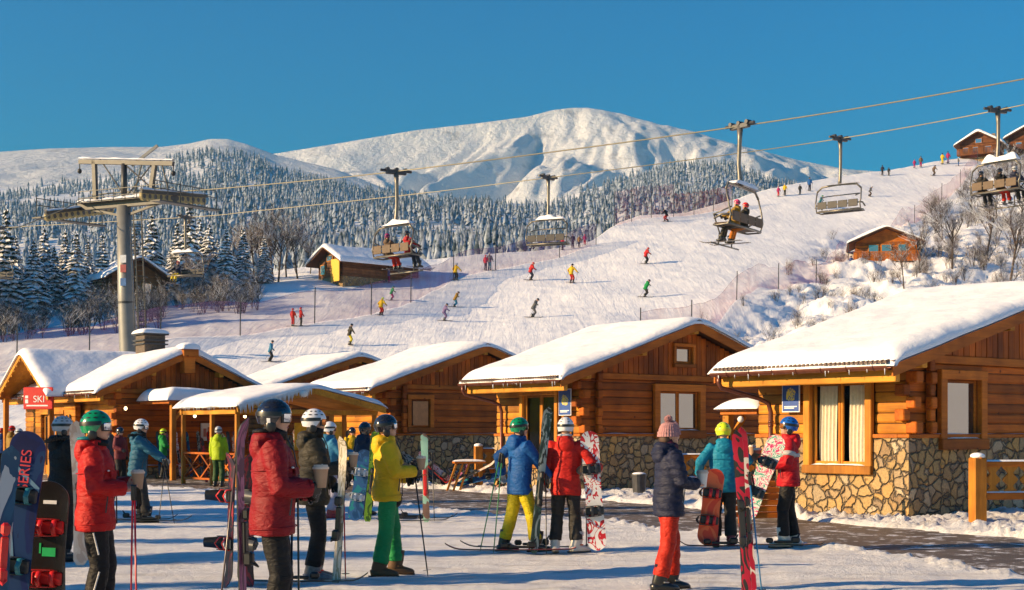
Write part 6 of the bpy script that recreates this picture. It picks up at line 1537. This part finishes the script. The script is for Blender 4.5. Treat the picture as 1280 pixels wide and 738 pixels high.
MID += [
 (24, 49, 70, dict(jacket=C_('cobalt', (.02, .10, .45)), trousers=CHAR, helmet=H_GRY, boots=BT_B), dict(hr=(.2, .3, 1.1)), 'person in cobalt jacket and grey helmet left of the porch', 1.74),
 (92, 60, 200, dict(jacket=RED_J, trousers=NAVY, helmet=H_WHT, boots=BT_B), dict(hr=(.2, .3, 1.1)), 'person in red jacket and white helmet at the porch door', 1.72),
 (136, 50, -60, dict(jacket=C_('slate', (.08, .10, .12)), trousers=BLK, helmet=H_RED, boots=BT_B), dict(hr=(.2, .3, 1.1)), 'person in slate jacket and red helmet near the canopy post', 1.78),
 (332, 48, 100, dict(jacket=C_('ultra', (.04, .03, .25)), trousers=BLK, helmet=H_BLK, boots=BT_B), dict(hr=(.2, .3, 1.1)), 'person in violet blue jacket inside the open pavilion', 1.78),
]
for px, Y, ang, sp_, ps, lb, hh in MID: person(FEET(px, Y), ang, sp_, ps, lb, lod=1, H=hh)
# ------------------------------------------------------------ skiers on the piste
SK_POSE = [
 dict(hipz=.80, lean=22, fl=(-.14, .06, 0), fr=(.14, -.02, 0), hl=(-.38, .32, .92), hr=(.38, .32, .92), hpit=12),
 dict(hipz=.84, lean=14, fl=(-.16, .0, 0), fr=(.12, .0, 0), hl=(-.46, .18, .95), hr=(.42, .30, .88), hpit=8, hip=(-.10, 0)),
 dict(hipz=.76, lean=28, fl=(-.20, .10, 0), fr=(.16, -.12, 0), hl=(-.40, .38, .86), hr=(.44, .22, .98), hpit=20, hip=(.10, 0)),
 dict(hl=(-.30, .18, .95), hr=(.30, .18, .95)),
]
SKID = simple('small_ski', (.05, .04, .05), .4)
def skier(px, py, hpx, ang, jk, tr, hm, label, k=0, dz=0, board=False, grp='skiers on the piste'):
    b = SP(px, py); b.z += dz+.03; H = min(2.1, max(1.3, hpx/F*b.y*1.06)); r, J, M = person(b, ang, dict(jacket=jk, trousers=tr, helmet=hm, goggles=False, boots=BT_B), SK_POSE[k], label, lod=2, H=H, group=grp)
    if board:
        m = MB(); m.tube([(-.75, .05, .03), (-.6, .05, .0), (.6, .05, .0), (.75, .05, .03)], [(.02, .05), (.012, .13), (.012, .13), (.02, .05)], 8, ref=(0, 0, 1)); m.build('snowboard', SKID, r)
    else:
        for n in 'lr':
            a = J['a'+n]; m = MB(); m.tube([(a.x, a.y-.7, .02), (a.x, a.y+.75, .02), (a.x, a.y+.95, .10)], [(.015, .05), (.015, .05), (.01, .03)], 6, ref=(0, 0, 1)); m.build('ski', SKID, r)
            w_ = J['w'+n]; s = -1 if n == 'l' else 1; m = MB(); m.tube([w_+V3(0, .05, .08), w_+V3(s*.18, -.45, -.75)], .012, 4); m.build('pole', SKID, r)
    return r
SL = [
 (337, 453, 27, 100, LBLU, CHAR, H_BLK, 'skier in light blue jacket lowest on the piste at the left', 1, 0),
 (366, 414, 21, 20, REDT, REDT, H_RED, 'left one of two skiers in red standing by the purple net', 3, 1),
 (376, 414, 22, 60, RED_J, CHAR, H_RED, 'right one of two skiers by the purple net, dark trousers', 3, 0),
 (437, 436, 27, 70, OLV, YELT, H_BLK, 'skier in dark olive jacket and yellow trousers above the hut roofs', 1, 1),
 (476, 396, 24, 30, YEL, REDT, H_LIM, 'skier in yellow jacket and red trousers beside a net pole', 0, 0),
 (489, 373, 19, 60, GRNJ, MAG, H_GRN, 'skier in green jacket and dark red trousers near the net', 0, 0),
 (486, 351, 18, 70, PUR, MAG, H_BLK, 'skier in plum jacket inside the shaded snow beyond the net', 3, 0),
 (555, 401, 23, 60, PUR, PUR, H_BLK, 'skier all in purple grey in the middle of the piste', 0, 0),
 (568, 377, 22, 60, OCH, TURQ, H_BLK, 'skier in mustard jacket and turquoise trousers', 2, 0),
 (570, 346, 22, 40, YEL, OLV, H_GRY, 'skier in yellow jacket and olive trousers by the net', 1, 0),
 (607, 333, 18, 20, RED_J, CHAR, H_RED, 'skier in red beside a grey skier at the far net', 3, 0),
 (612, 333, 21, 20, GRY, TEAL, H_GRY, 'skier in grey beside a red one at the far net', 3, 1),
 (663, 346, 24, 60, RED_J, NAVY, H_RED, 'skier in red jacket and navy trousers below the empty chair', 0, 0),
 (715, 350, 25, 40, YEL, REDT, H_BLK, 'skier in yellow jacket and red trousers right of the empty chair', 1, 0),
 (666, 397, 27, 70, GRY, GRY, H_BLK, 'skier all in grey above the roof of the middle hut', 2, 0),
 (807, 329, 22, 60, RED_J, BLK, H_RED, 'skier in red jacket and black trousers crouching on the open piste', 0, 0),
 (806, 374, 25, 60, GRNJ, CHAR, H_BLK, 'skier in green jacket above the middle hut ridge', 2, 0),
 (833, 275, 20, -60, BLK, REDT, H_BLK, 'skier in black jacket and red trousers near the crest net', 2, 0),
 (1025, 258, 18, 90, TEAL, TEAL, H_GRN, 'skier in teal below the high crest', 0, 0),
 (1087, 244, 14, 100, GRY, BRN, H_GRY, 'snowboarder in grey and brown bending on the upper piste', 2, 1),
 (1167, 220, 14, 60, BRN, BRN, H_BLK, 'skier all in brown high on the piste', 0, 0),
 (1178, 208, 13, 40, YEL, YELT, H_BLK, 'skier all in yellow below the timber lodge', 3, 0),
 (1185, 207, 14, 40, MAG, PUR, H_BLK, 'skier in magenta below the timber lodge', 3, 0),
 (1198, 210, 10, 90, GRY, BLU, H_WHT, 'small skier in grey and blue below the timber lodge', 3, 0),
 (1143, 211, 10, 20, MAG, MAG, H_RED, 'small skier in magenta on the skyline', 3, 0),
 (1151, 210, 13, 20, BRN, MAG, H_BLK, 'skier in brown and magenta on the skyline', 3, 0),
 (1103, 219, 12, 30, NAVY, BLK, H_BLK, 'skier in navy on the skyline above the empty chair', 3, 0),
 (1111, 219, 9, 30, CHAR, BLK, H_BLK, 'small charcoal figure on the skyline above the cabin', 3, 0),
 (1012, 240, 16, 30, BLU, NAVY, H_BLK, 'skier in blue standing at the upper crest', 3, 0),
 (1000, 244, 12, 30, BLK, BLK, H_BLK, 'skier in black at the upper crest', 3, 0),
 (973, 246, 12, 30, MAG, RED_J, H_RED, 'skier in magenta at the upper crest', 3, 0),
 (981, 245, 14, 30, YEL, OLV, H_GRY, 'skier in yellow and olive at the upper crest', 3, 0),
 (1064, 321, 17, 20, BLU, NAVY, H_BLK, 'person in blue standing beside the small cabin', 3, 0),
 (703, 308, 15, 40, RED_J, BLK, H_RED, 'resting skier in red behind the crest of the piste', 3, 0),
 (716, 306, 17, 0, BLK, OLV, H_BLK, 'resting skier in black behind the crest of the piste', 3, 0),
 (724, 305, 14, 0, OCH, BLK, H_GRY, 'resting skier in ochre behind the crest of the piste', 3, 0),
 (731, 303, 12, 0, MAG, RED_J, H_RED, 'resting skier in magenta behind the crest of the piste', 3, 0),
]
for px, py, hpx, ang, a, b, c, lb, k, bd in SL: skier(px, py, hpx, ang, a, b, c, lb, k, 0, bd == 1)
# ------------------------------------------------------------ riders on the chairs
def rider(key, x, jk, tr, hm, label, skis=True):
    ch, zs = CH[key]; M = ch.matrix_basis if False else (Matrix.Translation(ch.location) @ ch.rotation_euler.to_matrix().to_4x4()); p = M @ V3(x, .0, zs+.08-.10)
    rz = ch.rotation_euler.z
    sp_ = dict(jacket=jk, trousers=tr, helmet=hm, goggles=False, boots=BT_B, hem=.86)
    r, J, MM = person(p-V3(0, 0, .0), -math.degrees(rz), sp_, dict(hipz=.16, lean=-6, fl=(-.13, .50, -.48), fr=(.13, .52, -.46), hl=(-.2, .42, .40), hr=(.2, .42, .40), kl=(0, .4, 1), kr=(0, .4, 1)), label, lod=1, H=1.76, group='riders on the chairlift')
    for n in 'lr':
        a = J['a'+n]; m = MB(); m.tube([(a.x, a.y-.75, a.z-.14), (a.x, a.y+.75, a.z-.14), (a.x, a.y+.92, a.z-.06)], [(.012, .045), (.012, .045), (.008, .03)], 6, ref=(0, 0, 1)); m.build('ski', SKID, r)
    return r
rider('a', .75, C_('rider_red', (.6, .02, .03)), C_('rider_navy', (.03, .04, .07)), H_BLK, 'chair rider in red jacket and black helmet left of centre')
rider('a', -.45, BRN, REDT, simple('helmet_purple', (.25, .02, .12), .4), 'chair rider in brown jacket and red trousers with purple helmet')
rider('b', .35, OLV, ORG, H_RED, 'chair rider in orange trousers and red helmet')
rider('b', -.45, OCH, OLV, simple('helmet_pink', (.6, .05, .15), .4), 'chair rider in ochre jacket and pink helmet')
rider('e', -.75, CHAR, BLK, H_BLK, 'leftmost rider, all in black, on the chair at the right edge')
rider('e', .15, BLK, REDT, H_BLK, 'middle rider in red trousers on the chair at the right edge')
rider('e', .85, NAVY, BLK, H_GRY, 'right rider in navy on the chair at the right edge')
rider('f', .6, NAVY, YELT, H_RED, 'chair rider in lime yellow trousers behind the lift tower')
# ------------------------------------------------------------ skis, boards and poles in the plaza
def gm(n, cols, sc=6, st=(1, 1, 1)): return mat_graphic('print_'+n, cols, sc, .3, st)
def up(px0, py0, px1, py1, Y, face=(0, -1, 0), dy=0):
    """standing thing: foot pixel, top pixel, depth"""
    return ori(P(px0, py0, Y), P(px1, py1, Y+dy), face)
WD = lambda Y: HY+HC*F/Y
K_NAVY = gm('navy', [(.008, .012, .06), (.006, .014, .08), (.008, .03, .10), (.008, .010, .05)], 1.6, (1, 1, .6))
M_, L_ = up(8, WD(11.6), 38, 539, 11.6)
def mk_navy(r, L):
    lm = simple('letter_red', (.60, .04, .05), .4)
    lettering('SERIES', .120, lm, r, Matrix.Translation((.0, -.012, L*.805)) @ Matrix.Rotation(R(90), 4, 'X') @ Matrix.Rotation(R(90), 4, 'Z'))
    m = MB(); m.poly([(-.13, -.0095, L*.83), (.13, -.0095, L*.70), (.13, -.0095, L*.725), (-.13, -.0095, L*.855)], (0, .002, 0)); m.poly([(-.12, -.0095, L*.33), (.0, -.0095, L*.33), (-.05, -.0095, L*.50), (-.12, -.0095, L*.56)], (0, .002, 0)); m.parts('stripe', simple('stripe_blue', (.12, .22, .32), .35), r)
board_obj(M_, L_, K_NAVY, 'navy blue snowboard with red lettering at the left edge', w_=.30, bcol=BIND_D, strap=BIND_T, marks=mk_navy)
M_, L_ = up(-3, WD(11.2), 14, 556, 11.2, (.4, -1, 0))
ski_obj(M_, L_, gm('whiteblue', [(.40, .42, .45), (.015, .06, .13), (.02, .08, .16), (.012, .05, .10)], 3, (1, 1, .4)), 'white and blue ski in front of the navy snowboard at the left edge', w_=.13, bcol=BIND_R)
M_, L_ = up(57, WD(11.9), 64, 601, 11.9)
def mk_blk(r, L):
    m = MB(); m.box((-.055, -.011, L*.84), (.055, -.008, L*.865)); m.build('white_mark', WHITE, r)
    m = MB(); m.box((-.05, -.011, L*.48), (.06, -.008, L*.54)); m.box((-.075, -.011, L*.50), (-.06, -.008, L*.57)); m.build('green_mark', simple('mark_green', (.02, .42, .12), .4), r)
board_obj(M_, L_, simple('board_black', (.016, .014, .014), .25, coat=.5), 'black snowboard with red bindings standing left of the green helmet', w_=.32, bcol=BIND_R, marks=mk_blk)
M_, L_ = up(101, WD(17.4), 96, 526, 17.4, (.2, -1, 0)); ski_obj(M_, L_, gm('cream', [(.62, .52, .44), (.58, .47, .38), (.50, .36, .28), (.64, .55, .48)], 3), 'cream ski standing before the person in the fur hood', w_=.17)
for a, b, lb in ((163, 166, 'left one of two red ski poles right of the green helmet'), (171, 168, 'right one of two red ski poles right of the green helmet')):
    pole_obj(G(a, 11.8), P(b, 606, 11.8), simple('pole_red', (.50, .02, .025), .3), lb)
pole_obj(G(198, 25.4), P(207, 574, 25.4), BLACK, 'left black pole of the person in petrol blue'); pole_obj(G(218, 25.3), P(204, 574, 25.4), BLACK, 'right black pole of the person in petrol blue')
def flat(px0, px1, Y, mat, label, w_=.09, dY=0, z=.055, **k):
    M, L = ori((G(px0, Y, z)), (G(px1, Y+dY, z)), (0, 0, 1)); return ski_obj(M, L, mat, label, w_=w_, **k)
K_BLK = simple('ski_black', (.02, .02, .022), .3, coat=.4); K_RED = gm('redblack', [(.45, .015, .02), (.50, .02, .02), (.03, .02, .02), (.55, .03, .03)], 5, (1, 1, .5))
flat(140, 240, 25.5, K_BLK, 'nearer black ski under the person in petrol blue'); flat(128, 222, 25.9, K_BLK, 'farther black ski under the person in petrol blue')
K_PUR = gm('purple', [(.22, .06, .14), (.35, .12, .22), (.10, .03, .07), (.30, .10, .18)], 6, (1, 1, .4))
M_, L_ = up(305, WD(11.6), 300, 522, 11.6, (1, -.35, 0)); ski_obj(M_, L_, K_PUR, 'purple ski standing left of the crimson jacket', w_=.12)
pole_obj(G(272, 11.8), P(297, 560, 11.6), simple('pole_dark', (.08, .05, .05), .3), 'dark ski pole leaning beside the purple ski')
for px, lb, bc in ((289, 'left one of two dark snowboards seen edge on by the crimson jacket', BIND_R), (309, 'right one of two dark snowboards seen edge on by the crimson jacket', BIND_D)):
    M_, L_ = up(px-3, WD(14.8), px+2, 566, 14.8, (-1 if px < 300 else 1, -.45, 0)); board_obj(M_, L_, gm('darkred', [(.03, .02, .025), (.05, .03, .03), (.25, .02, .03), (.03, .02, .02)], 4), lb, bcol=BIND_D, strap=bc)
pole_obj(G(363, 11.0), P(366, 596, 11.0), BLACK, 'left black pole below the cup of the nearest person'); pole_obj(G(374, 11.1), P(372, 594, 11.1), simple('pole_bronze', (.10, .08, .05), .3, .5), 'right bronze pole below the cup of the nearest person')
M_, L_ = up(420, WD(15.2), 430, 545, 15.2, (-.5, -1, 0)); ski_obj(M_, L_, gm('cream2', [(.58, .50, .38), (.64, .58, .48), (.35, .30, .20), (.60, .54, .44)], 9, (1, 1, .4)), 'cream patterned ski held by the person in dark olive', w_=.10)
pole_obj(G(432, 15.6), P(429, 590, 15.6), simple('pole_red', (.50, .02, .025), .3), 'single red ski pole right of the cream patterned ski')
flat(300, 460, 15.1, K_BLK, 'black ski lying under the person in dark olive'); 
M_, L_ = up(443, WD(26.2), 457, 562, 26.2); board_obj(M_, L_, gm('teal', [(.02, .20, .24), (.03, .10, .25), (.015, .06, .16), (.04, .26, .28)], 2.5), 'teal and blue snowboard in front of the navy jacket', bcol=simple('binding_white', (.5, .55, .6), .4))
M_, L_ = up(459, WD(25.8), 469, 537, 25.8, (.4, -1, 0)); ski_obj(M_, L_, gm('limeski', [(.32, .50, .03), (.38, .58, .04), (.10, .20, .02), (.34, .52, .03)], 4), 'lime green ski beside the teal snowboard', w_=.14)
pole_obj(G(535, 16.0), P(517, 582, 16.1), BLACK, 'black ski pole of the person in yellow')
M_, L_ = up(533, WD(25.8), 530, 541, 25.8); ski_obj(M_, L_, gm('mint', [(.25, .48, .36), (.30, .52, .40), (.20, .12, .09), (.24, .16, .12)], 1.6, (1, 1, .8)), 'mint and brown ski standing alone right of the yellow jacket', w_=.13, bcol=BIND_R)
pole_obj(G(543, 25.9), P(540, 566, 25.9), BLACK, 'black pole right of the mint and brown ski')
flat(470, 566, 25.6, K_BLK, 'front black ski lying right of the green trousers'); flat(474, 572, 26.1, K_BLK, 'rear black ski lying right of the green trousers', dY=.2)
PG = simple('pole_green', (.04, .22, .07), .35); PW = simple('pole_white', (.55, .55, .52), .3)
pole_obj(G(600, 19.4), P(626, 566, 19.2), PG, 'outer green ski pole of the person in blue and yellow'); pole_obj(G(617, 19.2), P(628, 567, 19.2), PG, 'inner green ski pole of the person in blue and yellow')
M_, L_ = up(667, WD(19.1), 685, 508, 19.1, (.2, -1, 0)); ski_obj(M_, L_, gm('darkgreen', [(.03, .04, .035), (.05, .09, .07), (.30, .33, .30), (.03, .035, .03)], 7, (1, 1, .4)), 'dark ski held upright between the blue and the red jacket', w_=.12)
pole_obj(G(683, 19.0), P(682, 592, 19.1), BLACK, 'black pole between the blue and the red jacket')
flat(720, 556, 19.1, K_RED, 'red tipped ski under the person in yellow trousers'); flat(735, 575, 19.6, K_BLK, 'black ski behind the red tipped one under the yellow trousers')
K_WR = gm('whitered', [(.68, .66, .66), (.50, .02, .03), (.70, .68, .66), (.72, .70, .68), (.45, .02, .03)], 5)
M_, L_ = up(747, 688, 736, 539, 19.2); board_obj(M_, L_, K_WR, 'white and red snowboard held by the person in the white helmet', bcol=BIND_D, w_=.25, base=BIND_R)
pole_obj(G(733, 19.4), P(733, 600, 19.4), BLACK, 'black pole beside the white and red snowboard')
K_OR = gm('orange', [(.72, .09, .03), (.75, .14, .05), (.65, .06, .03), (.78, .20, .10)], 2)
M_, L_ = up(883, 682, 894, 586, 19.9); board_obj(M_, L_, K_OR, 'orange red snowboard standing before the turquoise jacket', bcol=BIND_D, strap=BIND_R, w_=.29)
K_FL = gm('flame', [(.26, .01, .025), (.02, .02, .02), (.30, .01, .03), (.02, .02, .02), (.55, .33, .02)], 4, (1, 1, .5))
M_, L_ = up(934, WD(14.0), 921, 537, 14.0, (-.25, -1, 0)); ski_obj(M_, L_, K_FL, 'front red ski with flame print standing before the turquoise jacket', w_=.10)
M_, L_ = up(940, WD(14.3), 927, 533, 14.3, (-.25, -1, 0)); ski_obj(M_, L_, gm('redwhite', [(.30, .02, .04), (.50, .45, .42), (.28, .01, .03), (.30, .02, .04)], 2.2), 'rear red ski with pale tip behind the flame printed one', w_=.10)
pole_obj(G(953, 14.0), P(936, 590, 14.0), simple('pole_blue', (.02, .14, .30), .3), 'blue ski pole leaning right of the red skis')
flat(945, 848, 19.8, K_RED, 'red ski lying under the person in turquoise'); flat(1030, 915, 20.0, K_BLK, 'black ski lying under the person in the blue helmet')
K_FLO = gm('floral', [(.72, .68, .60), (.55, .04, .15), (.70, .66, .58), (.10, .35, .25), (.72, .70, .62)], 9)
M_, L_ = up(930, 650, 974, 545, 19.75, (-.3, -1, 0)); board_obj(M_, L_, K_FLO, 'flowery white and pink snowboard carried by the person in the blue helmet', bcol=BIND_D, w_=.27)
# ------------------------------------------------------------ street furniture
b_ = empty('litter_bin', G(799, 36.5)); tag(b_, 'black litter bin with snow on its lid before the stone wall', 'bin')
m = MB(); m.tube([(0, 0, -.1), (0, 0, .50)], [.15, .19], 16); m.build('bin_body', METD, b_)
m = MB(); m.tube([(0, 0, .50), (0, 0, .55)], [.205, .205], 16); l_ = m.build('bin_lid', METD, b_); m = MB(); m.ell((0, 0, .55), (.18, .18, .05), 14, 6); m.build('snow_cap', SNOW_R, l_, smooth=True)
def balustrade(px, Y, L, ang, label, h=1.16, n=6, both=True):
    r = empty('balustrade', G(px, Y), ang); tag(r, label, 'balustrade')
    for x in ((0, L) if both else (0,)):
        m = MB(); m.box((x-.12, -.12, -.1), (x+.12, .12, h), .02); m.tube([(x, 0, h*.99), (x, 0, h+.04)], [.14, .10], 4); p = m.build('post', W_TRIMZ, r)
        m = MB(); m.ell((x, 0, h+.03), (.13, .13, .06), 12, 6); m.build('snow_cap', SNOW_R, p, smooth=True)
    m = MB(); m.box((.12, -.05, h-.16), (L-.12, .05, h-.07), .01); m.box((.12, -.05, .42), (L-.12, .05, .54), .01); m.parts('rail', W_TRIM, r)
    m = MB(); m.grid(lambda u_, v_: (.12+(L-.24)*u_, -.06+.12*v_, h-.068+.03*math.sin(math.pi*v_)), 20, 4); m.grid(lambda u_, v_: (.12+(L-.24)*u_, -.06+.12*v_, .542+.03*math.sin(math.pi*v_)), 20, 4); m.parts('rail_snow', SNOW_R, r, smooth=True)
    for i in range(n):
        x = .12+(L-.24)*(i+.5)/n; w_ = (L-.24)/n*.40; pts = []
        N = 12
        for k in range(N+1):
            z = .54+(h-.70)*k/N; pts.append((x-w_*(.72+.35*math.cos(k/N*4*math.pi)), -.02, z))
        for k in range(N, -1, -1):
            z = .54+(h-.70)*k/N; pts.append((x+w_*(.72+.35*math.cos(k/N*4*math.pi)), -.02, z))
        m = MB(); m.poly(pts, (0, .04, 0)); m.build('baluster', W_TRIMZ, r)
    return r
balustrade(1222, 25.3, 2.6, THETA*.3, 'timber balustrade with carved balusters at the right edge', n=7)
balustrade(598, 42.0, 2.2, THETA*.3, 'timber balustrade by the left corner of the middle hut', h=1.2, n=5)
balustrade(838, 34.0, 2.2, THETA*.2, 'timber balustrade between the pink hat and the turquoise jacket', h=1.15, n=5)
# leaning rack of planks beside the middle hut
r = empty('plank_bench', G(582, 41.0), .2); tag(r, 'small slanted timber bench with snow on top left of the balustrade', 'bench')
m = MB(); m.box((-.35, -.2, .72), (.55, .25, .78), .01); m.build('seat', W_TRIM, r)
m = MB()
for x in (-.30, -.12, .06): m.beam((x-.25, -.1, -.05), (x+.02, -.1, .72), .09, .05)
m.beam((.45, 0, -.05), (.42, 0, .72), .09, .09); m.parts('leg', W_TRIMZ, r)
m = MB(); m.grid(lambda u_, v_: (-.36+.92*u_, -.2+.46*v_, .785+.06*(max(0, math.sin(math.pi*u_)*math.sin(math.pi*v_)))**.4), 14, 8); m.build('seat_snow', SNOW_R, r, smooth=True)
# timber crate by the corner of the right hut
r = empty('firewood_crate', G(949, 26.5), THETA*.2); tag(r, 'timber crate with upright yellow boards between the two right skiers', 'crate')
m = MB()
for i in range(6): m.box((-.42, -.22, .04+i*.115), (.42, -.17, .13+i*.115), .008)
for i in range(6): m.box((-.42, .17, .04+i*.115), (.42, .22, .13+i*.115), .008)
m.build('crate_slats', W_LOG, r)
for x in (-.42, .42):
    m = MB(); m.box((x-.05, -.28, -.05), (x+.05, -.22, 1.15), .01); m.build('upright_board', W_TRIMY, r)
# crowd barrier far left
r = empty('crowd_barrier', G(-20, 62), 0); tag(r, 'grey metal crowd barrier behind the people at the left edge', 'barrier')
m = MB(); m.beam((0, 0, 1.5), (5.0, 0, 1.5), .05, .05); m.beam((0, 0, .3), (5.0, 0, .3), .05, .05); m.parts('rail', METD, r)
m = MB()
for i in range(30): m.beam((.1+i*.165, 0, .3), (.1+i*.165, 0, 1.5), .025, .025)
o = m.build('bars', METD, r)
# heap of skis and boards beside the middle hut, and those leaning in the pavilion
random.seed(12)
cols = [K_BLK, K_RED, gm('teal', []) if False else MATS['print_teal'], K_PUR, MATS['print_cream'], MATS['print_darkgreen'], K_WR]
for i in range(13):
    px = random.uniform(540, 592); Y = random.uniform(40.5, 43); a = random.uniform(-1.1, 1.1); b0 = G(px, Y, .06+random.random()*.15); L = random.uniform(1.2, 1.6); el = random.uniform(.15, .7)
    t = b0+V3(math.cos(a)*math.cos(el)*(1 if i % 2 else -1), math.sin(a)*math.cos(el)*.5, math.sin(el))*L; M_, L_ = ori(b0, t, (random.uniform(-.5, .5), -.6, .8))
    if i % 3 == 0: board_obj(M_, L_, cols[i % len(cols)], 'snowboard in the dark heap of gear left of the plank bench', group='gear heaped left of the plank bench', bcol=BIND_D)
    else: ski_obj(M_, L_, cols[i % len(cols)], 'ski in the dark heap of gear left of the plank bench', group='gear heaped left of the plank bench')
inv = Matrix.Translation(pv0) @ Matrix.Rotation(THETA, 4, 'Z')
for i in range(16):
    x = .3+i*.28; yy = 3.2 if i % 2 else .35
    if i in (5, 6, 7, 8, 9): yy = 3.9
    b0 = inv @ V3(x, yy, 0); t = inv @ V3(x+random.uniform(-.12, .12), yy+.25, 1.6+random.uniform(-.15, .1)); M_, L_ = ori(b0, t, (random.uniform(-.4, .4), -1, 0))
    ski_obj(M_, L_, cols[i % len(cols)], 'ski leaning in the rows inside the open pavilion', group='skis leaning in the pavilion', w_=.12)
i5 = Matrix.Translation(C5) @ Matrix.Rotation(THETA, 4, 'Z')
for i in range(9):
    x = 1.4+i*.4; b0 = i5 @ V3(x, -.75, 0); t = i5 @ V3(x+random.uniform(-.1, .1), -.30, 1.65); M_, L_ = ori(b0, t, (random.uniform(-.4, .4), -1, 0))
    ski_obj(M_, L_, cols[(i*3) % len(cols)], 'ski leaning on the wall under the snowy canopy of the leftmost hut', group='skis leaning under the canopy', w_=.12)
# a hut beyond the left edge whose shadow lies over the plaza
chalet((-31, 24, 0), 0, 8, 11, 3.2, .5, 'timber hut beyond the left edge of the photo', wallc=W_LOG, wins=((1, 2, 1, 2.2), (5, 6.6, 1, 2.4)))
random.seed(77)
for i in range(26):
    x = random.uniform(-105, -50); y = random.uniform(110, 134); s = random.uniform(1.1, 1.7)
    if i % 4 == 0: x = random.uniform(-62, -48); y = random.uniform(116, 130)
    r = empty('spruce_tree', (x, y, 5), random.random()*6); r.scale = (s, s, s); tag(r, 'snow laden spruce on the slope beyond the left edge', 'tree', 'spruces beyond the left edge of the slope')
    for nme, me in (('crown', SPR[i % 4][0]), ('trunk', TRK)):
        o = bpy.data.objects.new(nme, me); COL.objects.link(o); o.parent = r
